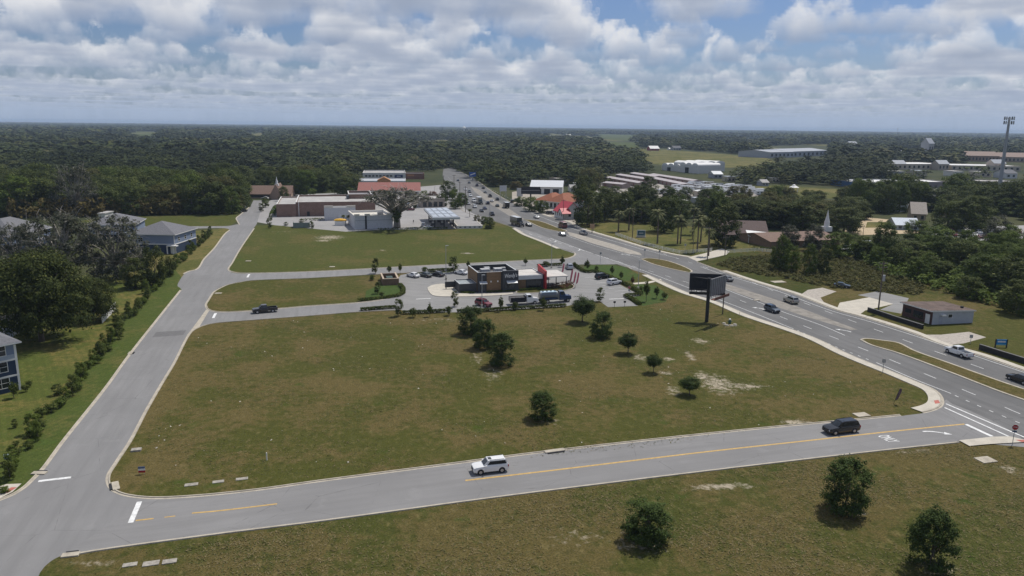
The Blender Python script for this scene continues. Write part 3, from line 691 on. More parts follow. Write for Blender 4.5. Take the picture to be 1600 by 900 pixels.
def win(root, x, z, w, h, y=0.0, frame=None, rows=1, cols=1, depth=.06, axis='x', name='window', sgn=-1):
    """a framed window on the wall at y (axis x: along the front, axis y: along a side wall at x=y argument)"""
    f = frame or m_trim; mb = MB(); b = .09; p = MB()
    def bx(m, u0, u1, z0, z1, d0, d1):
        d0, d1 = sorted((sgn * d0, sgn * d1))
        if axis == 'x': m.box(u0, u1, y + d0, y + d1, z0, z1)
        else: m.box(y + d0, y + d1, u0, u1, z0, z1)
    bx(mb, x, x + b, z, z + h, -.02, depth); bx(mb, x + w - b, x + w, z, z + h, -.02, depth)
    bx(mb, x + b, x + w - b, z, z + b, -.02, depth); bx(mb, x + b, x + w - b, z + h - b, z + h, -.02, depth)
    for k in range(1, cols): bx(mb, x + w * k / cols - .03, x + w * k / cols + .03, z + b, z + h - b, -.02, depth * .8)
    for k in range(1, rows): bx(mb, x + b, x + w - b, z + h * k / rows - .03, z + h * k / rows + .03, -.02, depth * .7)
    fo = mb.build(name, f, root)
    bx(p, x + b, x + w - b, z + b, z + h - b, -.01, .015)
    p.build('pane', M_glass, fo)
    return fo
def gable(root, x0, x1, y0, y1, z, rise, roof, wall=None, along='x', over=.4, name='roof', th=.15):
    mb = MB()
    if along == 'x':
        ym = (y0 + y1) / 2
        a = [(x0 - over, y0 - over, z - over * rise / (ym - y0)), (x1 + over, y0 - over, z - over * rise / (ym - y0)), (x1 + over, ym, z + rise), (x0 - over, ym, z + rise)]
        b = [(x0 - over, y1 + over, a[0][2]), (x1 + over, y1 + over, a[0][2]), (x1 + over, ym, z + rise), (x0 - over, ym, z + rise)]
        ends = [[(x0, y0, z), (x0, y1, z), (x0, ym, z + rise)], [(x1, y0, z), (x1, y1, z), (x1, ym, z + rise)]]
    else:
        xm = (x0 + x1) / 2; e = z - over * rise / (xm - x0)
        a = [(x0 - over, y0 - over, e), (x0 - over, y1 + over, e), (xm, y1 + over, z + rise), (xm, y0 - over, z + rise)]
        b = [(x1 + over, y0 - over, e), (x1 + over, y1 + over, e), (xm, y1 + over, z + rise), (xm, y0 - over, z + rise)]
        ends = [[(x0, y0, z), (x1, y0, z), (xm, y0, z + rise)], [(x0, y1, z), (x1, y1, z), (xm, y1, z + rise)]]
    for q in (a, b):
        v = q + [(p[0], p[1], p[2] + th) for p in q]
        mb.add(v, [(0, 1, 2, 3), (4, 5, 6, 7), (0, 1, 5, 4), (1, 2, 6, 5), (2, 3, 7, 6), (3, 0, 4, 7)])
    o = mb.build(name, roof, root)
    if wall:
        for e in ends: MB().add(e, [(0, 1, 2)]).build('gable', wall, root)
    return o
def hip(root, x0, x1, y0, y1, z, rise, roof, over=.5, name='roof', fascia=None):
    x0 -= over; x1 += over; y0 -= over; y1 += over
    mb = MB(); w, d = x1 - x0, y1 - y0
    if w >= d: r0, r1 = (x0 + d / 2, (y0 + y1) / 2), (x1 - d / 2, (y0 + y1) / 2)
    else: r0, r1 = ((x0 + x1) / 2, y0 + w / 2), ((x0 + x1) / 2, y1 - w / 2)
    v = [(x0, y0, z), (x1, y0, z), (x1, y1, z), (x0, y1, z), (*r0, z + rise), (*r1, z + rise)]
    if w >= d: f = [(0, 1, 5, 4), (1, 2, 5), (2, 3, 4, 5), (3, 0, 4)]
    else: f = [(0, 1, 4), (1, 2, 5, 4), (2, 3, 5), (3, 0, 4, 5)]
    mb.add(v, f)
    o = mb.build(name, roof, root)
    fb = MB(); fb.box(x0, x1, y0, y1, z - .25, z - .01); fb.build('eaves', fascia or m_trim, root)
    return o

# ---------------------------------------------------------------- restaurant with the white lettering
m_charc = mat('charcoal_panel', (0.050, 0.052, 0.057), .6, .12)
m_wood = mat('wood_panel', (0.20, 0.125, 0.065), .7, .18, .8, stretch=(1, 1, 9))
m_redp = mat('red_panel', (0.42, 0.035, 0.04), .5, .1)
m_ltmetal = mat('light_metal', (0.55, 0.56, 0.57), .45, .06, metal=.2)
rest, W = site('restaurant', (746.4, 457.6), (808.8, 454.3), 'charcoal and wood panelled restaurant with white script lettering and a red blade wall', 'restaurant')
H = hgt(746.4, 457.6, 426)
D = to_local(rest, 734, 414.3, H)[1]
block(rest, 0, W, 0, D, H, m_charc, mat('dark_roof', (0.10, 0.10, 0.10), .9, .2, .4), par=1.5, cap=m_ltmetal, t=.35)
MB().box(W * .22, W * .575, -.12, -.003, .3, H - .05).build('wood_panel', m_wood, rest)
MB().box(-.12, -.003, .4, D - .2, .3, H - .15).build('wood_panel', m_wood, rest)
sb = MB().box(W * .6, W - .02, -.7, -.003, 0, H + .25).build('sign_wall', m_charc, rest)
cu = bpy.data.curves.new('lettering', 'FONT'); cu.body = "Wendy's"; cu.size = H * .27; cu.align_x = 'CENTER'; cu.align_y = 'CENTER'; cu.extrude = .05; cu.shear = .25; cu.offset = .012
lt = bpy.data.objects.new('lettering', cu); C.objects.link(lt); cu.materials.append(m_trim); lt.parent = rest; lt.location = (W * .8, -.78, H * .8); lt.rotation_euler = (math.pi / 2, R_(-3), 0); lt.scale = (.68, 1, 1)
tag(lt, 'white script lettering on the charcoal sign wall')
for (a, b, yy) in ((.04, .22, -.003), (.70, .96, -.703)):
    MB().add([(W * a, yy, H * .56), (W * b, yy, H * .56), (W * b, yy - 1.1, H * .47), (W * a, yy - 1.1, H * .47), (W * a, yy, H * .47), (W * b, yy, H * .47)], [(0, 1, 2, 3), (3, 2, 5, 4), (0, 3, 4), (1, 2, 5), (0, 1, 5, 4)]).build('awning', m_ltmetal, rest)
win(rest, W * .74, .9, W * .17, H * .28, -.7, m_dark, 1, 2)
win(rest, W * .65, .9, W * .07, H * .22, -.7, m_dark)
win(rest, W * .06, .9, W * .13, H * .3, 0, m_dark)
for k in (.31, .48): MB().box(W * k, W * k + .3, -.32, -.12, H * .5, H * .5 + .4).build('wall_lamp', m_trim, rest)
for (x, y, w, d, h) in ((.18, .35, 2.6, 2.0, 1.5), (.55, .45, 2.2, 2.2, 1.3), (.36, .7, 1.6, 1.6, 1.2), (.72, .3, 1.0, 1.0, 1.1), (.78, .7, 1.4, 1.2, 1.0)):
    MB().box(W * x, W * x + w, D * y, D * y + d, H - 1.48, H - 1.48 + h).build('roof_unit', mat('roof_unit_grey', (.42, .42, .42), .6, .15), rest, bevel=.05)
# low annex on the left
ax0 = to_local(rest, 713.6, 454.3)[0]; ah = H * .46
block(rest, ax0, -.14, .6, D * .62, ah, m_charc, mat('annex_roof', (.30, .33, .34), .5, .15), par=.25, cap=m_ltmetal, t=.2, wname='annex')
# dining wing on the right
wx1 = to_local(rest, 849, 451)[0]; wh = H * .73
block(rest, W + .003, wx1, .9, D * .93, wh, m_charc, mat('pale_roof', (.55, .52, .48), .9, .1, .4), par=.2, cap=m_ltmetal, t=.3, wname='wing')
MB().box(W + .01, wx1 - .4, .55, .895, wh - 1.15, wh - .05).build('fascia', m_ltmetal, rest)
MB().box(W + .01, W + 2.6, .80, .895, .2, wh - 1.2).build('wood_panel', m_wood, rest)
win(rest, W + 2.9, .35, wx1 - W - 3.6, wh - 1.75, .89, m_dark, 1, 6)
bl = MB(); bl.add([(wx1, -.4, 0), (wx1 + .5, -.4, 0), (wx1 + .5, D * .55, 0), (wx1, D * .55, 0), (wx1, -.4, H * .93), (wx1 + .5, -.4, H * .93), (wx1 + .5, D * .55, H * 1.08), (wx1, D * .55, H * 1.08)], [(0, 1, 2, 3), (4, 5, 6, 7), (0, 1, 5, 4), (1, 2, 6, 5), (2, 3, 7, 6), (3, 0, 4, 7)])
bl.build('blade_wall', m_redp, rest)
cx1 = to_local(rest, 889.5, 433.3, wh * .8)[0]
MB().box(wx1 + .52, cx1, 0, D * .8, wh * .8, wh * .8 + .3).build('patio_canopy', mat('pale_roof', (.55, .52, .48)), rest)
for x in (wx1 + 1.2, (wx1 + cx1) / 2, cx1 - .4):
    for y in (.3, D * .75): MB().box(x - .08, x + .08, y - .08, y + .08, 0, wh * .8).build('canopy_post', m_dark, rest)
for k in range(4):
    t = empty('patio_table', (0, 0, 0), 0, None, None); t.parent = rest
    bpy.data.objects.remove(t)
REST, RW, RD, RH, RX1, RCX = rest, W, D, H, wx1, cx1
# menu board and clearance bar
def at(px, py): return G(px, py)
x, y = at(703, 452); mbd = empty('menu_board', (x, y, 0), .3, 'dark drive through menu board left of the restaurant', 'menu board')
MB().box(-1.4, 1.4, -.15, .15, .6, 2.2).build('panel', m_charc, mbd); MB().box(-1.2, -1.0, -.1, .1, 0, .6).build('leg', m_dark, mbd); MB().box(1.0, 1.2, -.1, .1, 0, .6).build('leg', m_dark, mbd)
x, y = at(697, 446); mbd = empty('clearance_bar', (x, y, 0), .2, 'dark clearance bar before the drive through lane', 'clearance bar')
MB().tube([(0, 0, 0), (0, 0, 2.9)], .09).build('post', m_dark, mbd); MB().tube([(0, 0, 2.8), (-2.6, 0, 2.8)], .07).build('arm', m_dark, mbd)
# drive through island and kerbs in the car park
def island(pts, m_top, label, z=.0):
    P = gl(pts + [pts[0]])[:-1]
    mb = MB(); mb.prism(P, z, .16, 0)
    o = tag(mb.build('traffic_island', m_walk if m_top is None else m_conc), label, 'traffic island', kind='structure')
    if m_top:
        Q = offset_line(P + [P[0]], .3 if sum(P[i][0] * P[(i + 1) % len(P)][1] - P[(i + 1) % len(P)][0] * P[i][1] for i in range(len(P))) > 0 else -.3)[:-1]
        tag(MB().sheet([tuple(q) for q in Q], .17).build('planting_bed', m_top), 'green bed on ' + label, 'planting bed', kind='structure')
island([(668, 450), (676, 446), (692, 444), (712, 449), (722, 456), (760, 459.5), (800, 457), (800, 460), (760, 463), (710, 464), (680, 463), (670, 456)], None, 'pale concrete island around the drive through lane')
island([(840, 452), (870, 446.5), (888, 443), (896, 446), (895, 451), (880, 454.5), (850, 457), (808, 458.5), (808, 455)], m_brush, 'planted patio kerb island')
m_bed = grass_mat('bed_green', (0.062, 0.10, 0.024), (0.12, 0.11, 0.04), (.2, .17, .08), .35)
sheet('planting_bed', [(590, 446), (622, 446), (628, 452), (629, 459), (620, 464), (600, 466), (570, 470), (572, 455)], .024, m_bed, 'green lawn bed below the brick enclosure', 'planting bed')
sheet('planting_bed', [(912, 417), (925, 414.5), (955, 413.5), (975, 417), (1000, 430), (990, 438), (972, 440), (948, 431), (925, 424), (914, 426)], .018, m_bed, 'green bed with small trees right of the restaurant', 'planting bed')
sheet('planting_bed', [(1001, 461), (985, 448), (1000, 444), (1025, 446), (1045, 462), (1040, 472), (1006, 478), (996, 476), (980, 465)], .018, m_bed, 'green bed at the right end of the car park', 'planting bed')
sheet('planting_bed', [(632, 490), (715, 488.5), (880, 480), (930, 472), (936, 476), (880, 489), (720, 497), (640, 500)], .018, m_lot, 'grass bed below the car park hedge', 'planting bed')

# ---------------------------------------------------------------- brick bin enclosure
m_brickred = brick_mat('brown_brick', (.19, .10, .07), (.24, .135, .095), (.3, .26, .22), 2.2)
m_brownw = mat('brown_block_wall', (.20, .13, .085), .9, .14, 1.2)
en, W = site('bin_enclosure', (598.5, 446), (623.5, 445), 'brown walled bin enclosure without a roof at the car park edge', 'bin enclosure')
h = hgt(598.5, 446, 436.5); d = 9.0; mb = MB(); t = .4
mb.box(0, W, 0, t, 0, h); mb.box(0, t, t + .003, d, 0, h); mb.box(W - t, W, t + .003, d, 0, h); mb.box(t + .003, W - t - .003, d - t, d - .003, 0, h)
mb.build('wall', m_brownw, en)
cp = MB(); cp.box(-.05, W + .05, -.05, t + .05, h + .002, h + .15); cp.box(-.05, t + .05, t + .06, d, h + .002, h + .15); cp.box(W - t - .05, W + .05, t + .06, d, h + .002, h + .15); cp.build('coping', mat('coping', (.45, .36, .27), .9), en)
MB().box(W * .3, W * .7, d * .35, d * .7, 0.02, 1.5).build('bin', mat('bin_green', (.05, .08, .07), .6), en)

# ---------------------------------------------------------------- long brick store
st, W = site('brick_store', (432.5, 339), (587, 336.5), 'long brown brick store with a pale flat roof behind the north lot', 'store')
h1 = hgt(432.5, 339, 319); xa = to_local(st, 463, 338)[0]; h2 = h1 * 1.12
D = min(to_local(st, 438, 307, h1)[1], 60)
m_sbrick = brick_mat('store_brick', (.20, .115, .085), (.25, .15, .115), (.3, .24, .2), 1.6)
block(st, 0, xa, 0, D, h1, m_sbrick, m_flat, par=.7, cap=m_whitew, brick=True, t=.5)
block(st, xa + .003, W, 1.2, D, h2, m_sbrick, m_flat, par=.9, cap=m_whitew, brick=True, t=.5, wname='main_wall')
block(st, W * .74, W * .995, D * .6, D * 1.15, h2 * 1.22, m_sbrick, mat('slate_roof', (.25, .24, .25), .9), par=1.2, cap=m_whitew, brick=True, t=.5, wname='entrance_wall', z0=h2 * .8)
MB().box(W * .72, W * .745, D * .55, D * .68, h2 - .9, h2 * 1.15).build('roof_unit', mat('roof_unit_dark', (.08, .09, .1), .6), st)
MB().box(xa + 1.2, xa + 1.5, 1.05, 1.19, 0, h2).build('downpipe', m_trim, st)
for k in range(3): MB().box(W * (.3 + k * .17), W * (.3 + k * .17) + 1.3, 1.08, 1.19, 0, 2.3).build('door', m_dark, st)

# ---------------------------------------------------------------- white car wash, two blocks
m_ww = mat('wash_wall', (.55, .555, .57), .8, .07)
cw, W = site('car_wash', (554.5, 358.5), (614, 356.5), 'white walled car wash with a cream parapet roof', 'car wash')
h = hgt(554.5, 358.5, 337.5); D = to_local(cw, 557, 328, h)[1]; D = min(D, 22)
block(cw, 0, W, 0, D, h, m_ww, m_cream, par=1.0, cap=m_cream, t=.6)
for x in (0, W * .27, W - 2.2): MB().box(x - .1, x + 2.2, -.25, .5, h + .003, h + .8).build('parapet_pier', m_cream, cw)
MB().box(W * .27, W * .27 + .7, -.25, -.003, 0, h).build('pilaster', m_dark, cw)
MB().box(.3, W - .1, -.05, -.003, h * .62, h * .68).build('wall_band', mat('grey_band', (.4, .41, .43), .8), cw)
MB().box(W * .7, W * .7 + 2.4, D * .4, D * .4 + 2.0, h - .95, h + .3).build('roof_unit', mat('roof_unit_grey', (.42, .42, .42)), cw)
cw2, W = site('wash_annex', (507.5, 344.5), (556, 343.5), 'narrow white walled wash bay with raised corner piers beside the brick store', 'car wash')
h = hgt(507.5, 344.5, 324.5)
block(cw2, 0, W, 0, 7, h, m_ww, m_cream, par=1.0, cap=m_cream, t=.5)
for x in (0, W - 4): MB().box(x - .1, x + 4, -.2, .45, h + .003, h + .9).build('parapet_pier', m_cream, cw2)
for k in range(4): MB().box(W * (.45 + k * .12), W * (.45 + k * .12) + 2, -.06, -.003, .3, h * .45).build('door', mat('pale_door', (.6, .62, .64)), cw2)
# yellow arch unit and grey fence pen
x, y = G(532, 352); ye = empty('vacuum_canopy', (x, y, 0), 0, 'yellow round canopy over a white kiosk beside the car wash', 'canopy')
MB().box(-2.2, 2.2, -1.5, 1.5, 0, 2.0).build('kiosk', m_trim, ye)
MB().loft([[(math.cos(a) * r, math.sin(a) * r * .5, z) for a in np.linspace(0, 2 * math.pi, 17)[:-1]] for r, z in ((2.9, 2.1), (2.9, 2.5), (2.1, 2.9), (.6, 3.1))]).build('canopy_top', mat('yellow_canopy', (.75, .42, .04), .6), ye)
pen, W = site('fence_pen', (458, 356.5), (484, 356), 'grey green screened pen at the edge of the north lot', 'enclosure')
mb = MB(); mb.box(0, W, 0, .1, 0, 2.4); mb.box(0, .1, .11, 6, 0, 2.4); mb.box(W - .1, W, .11, 6, 0, 2.4); mb.build('panel', mat('pen_screen', (.22, .26, .24), .8), pen)
fence_posts = MB()
# ---------------------------------------------------------------- red roof shops, plaza
m_redroof = mat('red_tile_roof', (.28, .115, .095), .85, .2, .6, stretch=(3, 3, 1))
rr, W = site('red_roof_shops', (561, 305), (655, 305), 'low shop row under a long faded red roof', 'shops')
h = hgt(561, 305, 297.5); D = 26
block(rr, 0, W, 0, D, h, m_whitew, m_flat, par=.1)
gable(rr, 0, W, 0, D, h, 4.2, m_redroof, m_whitew, over=1.0)
for k in range(9): MB().box(W * k / 9 + 1, W * k / 9 + W / 12, -.06, -.003, .3, h * .75).build('shopfront', M_glass, rr)
MB().box(-.9, W + .9, -1.12, -1.02, h - .75, h - .15).build('fascia', m_trim, rr)
pl, W = site('pale_plaza', (560, 291), (634, 291), 'pale shop building with an orange gable on its roof', 'shops')
h = hgt(560, 291, 282.5)
block(pl, 0, W, 0, 30, h, m_whitew, mat('pale_plaza_roof', (.42, .44, .46), .8), par=.5, cap=m_trim)
MB().add([(W * .40, -.5, h - 2), (W * .68, -.5, h - 2), (W * .68, -.5, h + .5), (W * .54, -.5, h + 3), (W * .40, -.5, h + .5), (W * .40, 6, h - 2), (W * .68, 6, h - 2), (W * .68, 6, h + .5), (W * .54, 6, h + 3), (W * .40, 6, h + .5)], [(0, 1, 2, 3, 4), (5, 6, 7, 8, 9), (2, 3, 8, 7), (3, 4, 9, 8), (0, 4, 9, 5), (1, 2, 7, 6)]).build('gable_front', mat('orange_gable', (.55, .27, .12), .8), pl)
bk, W = site('long_store', (567, 281), (634, 281), 'long white store with dark windows and a blue sign panel', 'shops')
h = hgt(567, 281, 270)
block(bk, 0, W, 0, 40, h, m_whitew, m_flat, par=.8, cap=m_trim)
for k in range(8): MB().box(W * (.05 + k * .083), W * (.05 + k * .083) + W * .055, -.08, -.003, h * .45, h * .68).build('window', M_glass, bk)
MB().box(W * .74, W * .93, -.15, -.003, h * .3, h * .72).build('sign_panel', mat('navy_sign', (.02, .04, .13), .5), bk)
MB().box(W * .79, W * .88, -.2, -.153, h * .48, h * .58).build('sign_emblem', m_trim, bk)
bn, W = site('brick_shop', (634, 280), (663, 280), 'small red brown brick shop at the end of the plaza', 'shop')
h = hgt(634, 280, 271)
block(bn, 0, W, 0, 20, h, mat('rust_wall', (.23, .12, .09), .9), mat('dark_roof', (.1, .1, .1)), par=.6)
MB().box(W * .1, W * .45, -.1, -.003, h * .55, h * .8).build('sign_panel', mat('orange_sign', (.45, .22, .12)), bn)
# ---------------------------------------------------------------- fuel station
fs = empty('fuel_canopy', (*G(690, 352), 0), 0, 'flat fuel station canopy over dark pumps', 'fuel canopy')
cz = 5.2; q = [G(676, 340.5, cz), G(719, 339.5, cz), G(698, 324, cz), G(662, 325.5, cz)]
ox, oy = fs.location.x, fs.location.y; q = [(a - ox, b - oy) for a, b in q]
MB().prism(q, cz - .9, cz, 0, 1).build('canopy_roof', [m_ltmetal, mat('canopy_top', (.25, .27, .30), .7, .1)], fs)
def bil(u, v):
    a = np.array(q[0]) * (1 - u) + np.array(q[1]) * u; b = np.array(q[3]) * (1 - u) + np.array(q[2]) * u
    return a * (1 - v) + b * v
for i in range(4):
    for j in range(3):
        a = [bil(.04 + i * .24, .06 + j * .31), bil(.23 + i * .24, .06 + j * .31), bil(.23 + i * .24, .33 + j * .31), bil(.04 + i * .24, .33 + j * .31)]
        MB().prism([tuple(p) for p in a], cz + .003, cz + .12).build('roof_panel', mat('roof_panel_pale', (.40, .44, .50), .6), fs)
for u in (.15, .5, .85):
    for v in (.2, .8):
        p = bil(u, v); MB().box(p[0] - .3, p[0] + .3, p[1] - .3, p[1] + .3, 0, cz - .9).build('column', m_charc, fs)
    for v in (.35, .62):
        p = bil(u, v); pu = MB().box(p[0] - .9, p[0] + .9, p[1] - .45, p[1] + .45, .15, 2.1).build('fuel_pump', mat('pump_grey', (.10, .10, .11), .5), fs)
        MB().box(p[0] - .6, p[0] + .6, p[1] - .47, p[1] - .455, 1.2, 1.9).build('display', m_trim, pu)
sh, W = site('fuel_shop', (657, 324.5), (695, 323.5), 'grey flat roofed shop behind the fuel canopy', 'shop')
block(sh, 0, W, 0, 20, 5, mat('shop_tan', (.35, .3, .25), .8), m_flat, par=.6, cap=m_trim)
for k in range(4): MB().box(W * (.1 + k * .22), W * (.1 + k * .22) + W * .15, -.07, -.003, .4, 3).build('window', M_glass, sh)
lw, W = site('low_white_store', (714.5, 357.3), (754, 356.8), 'low white flat roofed building at the edge of the north lot', 'store')
h = hgt(714.5, 357.3, 353); D = min(to_local(lw, 705, 342, h)[1], 40)
block(lw, 0, W, 0, D, h, m_whitew, mat('pale_paving', (.3, .29, .28)), par=.15, cap=m_cream, t=.3)
for k in range(5): MB().box(W * (.08 + k * .19), W * (.08 + k * .19) + .9, -.06, -.003, .4, h * .7).build('vent', m_dark, lw)

# ---------------------------------------------------------------- small chapel left of the stores
ch, W = site('brown_chapel', (390, 310), (455, 310), 'brown roofed chapel with a thin white steeple before the wood', 'chapel')
h = hgt(390, 310, 303)
MB().box(0, W, 0, 14, 0, h).build('wall', mat('chapel_wall', (.36, .26, .2), .9), ch)
gable(ch, 0, W, 0, 14, h, 4.5, m_brown_sh, m_brownw)
MB().box(W * .02, W * .48, -.06, -.003, h * .3, h * .75).build('window', M_glass, ch)
gable(ch, W * .55, W * .85, -8, 8, h * .9, 6.5, m_brown_sh, mat('chapel_wall', (.36, .26, .2)), along='y', name='porch_roof')
MB().box(W * .56, W * .84, -7.9, -.01, 0, h * .9).build('porch', mat('chapel_wall', (.36, .26, .2)), ch)
def steeple(root, x, y, z0, zt, w):
    s = MB().box(x - w, x + w, y - w, y + w, z0, z0 + (zt - z0) * .22).build('steeple', m_trim, root)
    m = MB(); z1 = z0 + (zt - z0) * .22; z2 = z0 + (zt - z0) * .45
    m.loft([[(x + math.cos(a) * w * .68, y + math.sin(a) * w * .68, z) for a in np.linspace(0, 2 * math.pi, 9)[:-1]] for z in (z1, z2)]); m.build('belfry', m_trim, s)
    m = MB(); m.loft([[(x + math.cos(a) * r, y + math.sin(a) * r, z) for a in np.linspace(0, 2 * math.pi, 9)[:-1]] for r, z in ((w * .62, z2), (w * .30, z2 + (zt - z2) * .45), (.03, zt))]); m.build('spire', m_trim, s)
steeple(ch, W * .70, -4, h * .9 + 5.5, hgt(435, 311, 276), 1.1)
# ---------------------------------------------------------------- blue apartment houses
m_blue_hi = mat('blue_grey_siding', (.20, .245, .335), .8, .06, 1.0, stretch=(1, 1, 14))
m_navy = mat('navy_siding', (.035, .055, .095), .8, .08, 1.0, stretch=(1, 1, 14))
m_palesid = mat('pale_siding', (.36, .40, .46), .8, .06, 1.0, stretch=(1, 1, 14))
# apartment: its front runs from the near corner back to the far corner
B = G(33, 609); L = 16.0; aa = R_(53); A = (B[0] - L * math.cos(aa), B[1] - L * math.sin(aa))
ap = empty('apartment_house', (A[0], A[1], 0), aa, 'three storey navy and grey apartment house with white window frames', 'apartment house')
h = hgt(33, 609, 535.5); s3 = h / 3
for k, m in enumerate((m_navy, m_navy, m_blue_hi)):
    MB().box(-12, L, 0, 16, k * s3 + (.0 if k == 0 else .153), (k + 1) * s3 - .153 if k < 2 else h).build('wall', m, ap)
for k in (1, 2): MB().box(-12.05, L + .06, -.06, 16.05, k * s3 - .15, k * s3 + .15).build('trim_band', m_trim, ap)
MB().box(L - .3, L + .05, -.05, .3, 0, h - .3).build('corner_board', m_trim, ap)
MB().box(-12.02, L + .02, -.02, 16.02, 2 * s3 + .153, 2 * s3 + .9).build('pale_band', m_palesid, ap)
pw = (L) / 3
for k in range(3):
    for j in range(3): win(ap, L - 4.0 - j * 4.6, k * s3 + .85, 2.5, 1.85, 0, None, 2, 2)
xs = L - 6.6
MB().box(xs - 2.6, xs + .25, -2.2, -.07, .01, h - .1).build('balcony_bay', m_palesid, ap)
MB().box(xs + .2, xs + .6, -2.4, -2.0, 0, h).build('white_post', m_trim, ap)
for k in range(3): win(ap, xs - 2.2, k * s3 + .9, 1.7, 1.7, -2.2, None, 2, 2)
hip(ap, -12, L, -.2, 16, h + .26, 4.5, m_shingle, over=.7)
def house(name, a, b, ytop, dep, label, rise=3.2, left_ext=0):
    r, W = site(name, a, b, label, 'house')
    h = hgt(*a, ytop)
    MB().box(-left_ext, W, 0, dep, 0, h * .48).build('lower_wall', m_navy, r)
    MB().box(-left_ext, W, 0, dep, h * .53, h).build('upper_wall', m_blue_hi, r)
    MB().box(-left_ext - .1, W + .1, -.1, dep + .1, h * .48 + .002, h * .53 - .002).build('trim_band', m_trim, r)
    for x in (-left_ext, W - .25): MB().box(x - .03, x + .28, -.04, -.003, 0, h - .2).build('corner_board', m_trim, r)
    hip(r, -left_ext, W, 0, dep, h + .26, rise, m_shingle, over=.6)
    return r, W, h
r1, W1, h1 = house('grey_roof_house', (242, 396), (274.5, 396.5), 367, 17, 'two storey blue house with a grey hip roof by the tan yard', 3.6, 9)
MB().box(W1 * .68, W1 + 1.2, -1.6, -.003, 2.75, 3.05).build('porch_roof', m_trim, r1)
for x in (W1 * .7, W1 * .98): MB().box(x - .15, x + .15, -1.5, -1.2, 0, 2.75).build('porch_post', m_trim, r1)
MB().box(W1 * .78, W1 * .78 + 1.9, -.07, -.003, .05, 2.5).build('door', m_trim, r1)
win(r1, -5.6, h1 * .62, 1.8, 1.5, 0, None, 2, 2); win(r1, -5.6, h1 * .15, 1.8, 1.5, 0, None, 2, 2)
for k in range(3): win(r1, 2.5 + k * 5, h1 * .62, 1.5, 1.5, W1, None, 2, 1, axis='y', sgn=1)
r2, W2, h2 = house('wide_porch_house', (176, 378), (214, 377), 352, 18, 'two storey blue house with a pale porch band behind the mossy oak', 3.4, 8)
MB().box(-4, W2 + .4, -2.4, -.003, h2 * .48, h2 * .58).build('porch_roof', m_palesid, r2)
for x in (-3, W2 * .3, W2 * .65, W2): MB().box(x - .14, x + .14, -2.3, -2.0, 0, h2 * .48).build('porch_post', m_trim, r2)
for x in (1.0, W2 * .55): win(r2, x, h2 * .64, 1.8, 1.5, 0, None, 2, 2)
win(r2, W2 * .4, .9, 2.2, 1.5, 0, None, 2, 2)
r3, W3, h3 = house('pale_grey_roof_house', (-60, 396), (24, 396), 370, 24, 'wide blue house with a large grey roof at the left edge', 5.0)
win(r3, W3 - 5, h3 * .62, 1.8, 1.5, 0, None, 2, 2)
for k in range(2): win(r3, 3 + k * 6, h3 * .6, 1.6, 1.5, W3, None, 2, 2, axis='y', sgn=1)
cpt, W = site('grey_carport', (-30, 527), (20, 526), 'low grey roofed garage behind the dark oak', 'garage')
MB().box(0, W, 0, 7, 0, 2.6).build('wall', m_palesid, cpt); gable(cpt, 0, W, 0, 7, 2.6, 1.4, m_shingle, m_palesid)
MB().box(W * .3, W * .8, -.06, -.003, .05, 2.2).build('door', m_trim, cpt)
# white rail fence glimpsed under the oak
def rail_fence(pts, h, label, n_gap=2.4, m=None, slats=3, solid=False, name='rail_fence'):
    L = GL(pts); m = m or m_trim
    r = empty(name, (*L[0], 0), 0, label, 'fence'); P = [(a - L[0][0], b - L[0][1]) for a, b in L]
    tot = cum(P)[-1]; n = max(2, int(tot / n_gap)); rl = MB()
    for k in range(n + 1):
        p, d = along(P, tot * k / n); MB().box(p[0] - .07, p[0] + .07, p[1] - .07, p[1] + .07, 0, h + .1).build('post', m, r)
    for k in range(1, slats + 1):
        z = h * k / slats - .12
        if solid: strip(rl, densify(P, 3), [(-.03, .05), (-.03, h), (.03, h), (.03, .05)]); break
        strip(rl, densify(P, 3), [(-.025, z), (-.025, z + .16), (.025, z + .16), (.025, z)])
    rl.build('rail' if not solid else 'panel', m, r)
rail_fence([(160, 505), (181, 484)], 1.9, 'white panel fence glimpsed under the dark oak', solid=True, name='panel_fence')
rail_fence([(962, 368), (1000, 381.5), (1035, 391), (1062, 397), (1082, 396), (1112, 393)], 1.3, 'white three rail fence along the church lawn', 3.0)
rail_fence([(1136, 396), (1160, 394.5), (1182, 393), (1205, 395)], 1.3, 'white three rail fence at the edge of the brush land', 3.0)
# ---------------------------------------------------------------- right of the highway
rd_, W = site('red_roof_house', (866, 338.5), (880.5, 343), 'small white house with a bright red metal roof beside the highway', 'house')
h = hgt(880.5, 343, 331.5)
m_redmetal = mat('bright_red_metal', (.50, .045, .06), .5, .08)
MB().box(0, W, 0, 9.5, 0, h).build('wall', m_whitew, rd_)
gable(rd_, 0, W, 0, 9.5, h, 4.6, m_redmetal, m_whitew, over=.6)
for k in range(4): MB().box(W * (.1 + k * .22), W * (.1 + k * .22) + 1.0, -.05, -.003, h * .35, h * .8).build('window', M_glass, rd_)
gable(rd_, W * .7, W * 1.2, -1.5, 2.5, h * .9, 2.2, m_redmetal, m_whitew, along='y', name='porch_roof')
MB().box(W + .003, W + .06, 2.6, 3.9, h * .35, h * .7).build('window', M_glass, rd_)
MB().box(W + .003, W + .06, 5.5, 6.8, 0, h * .75).build('door', m_dark, rd_)
m_orange = mat('rust_orange_roof', (.29, .105, .055), .8, .15, .8)
og, W = site('orange_roof_house', (838, 322), (884, 327), 'low white house with a rust orange roof and a porch', 'house')
h = hgt(838, 322, 313)
MB().box(0, W, 0, 16, 0, h).build('wall', m_whitew, og)
hip(og, 0, W * .55, 0, 16, h + .26, 4.2, m_orange, over=1.2)
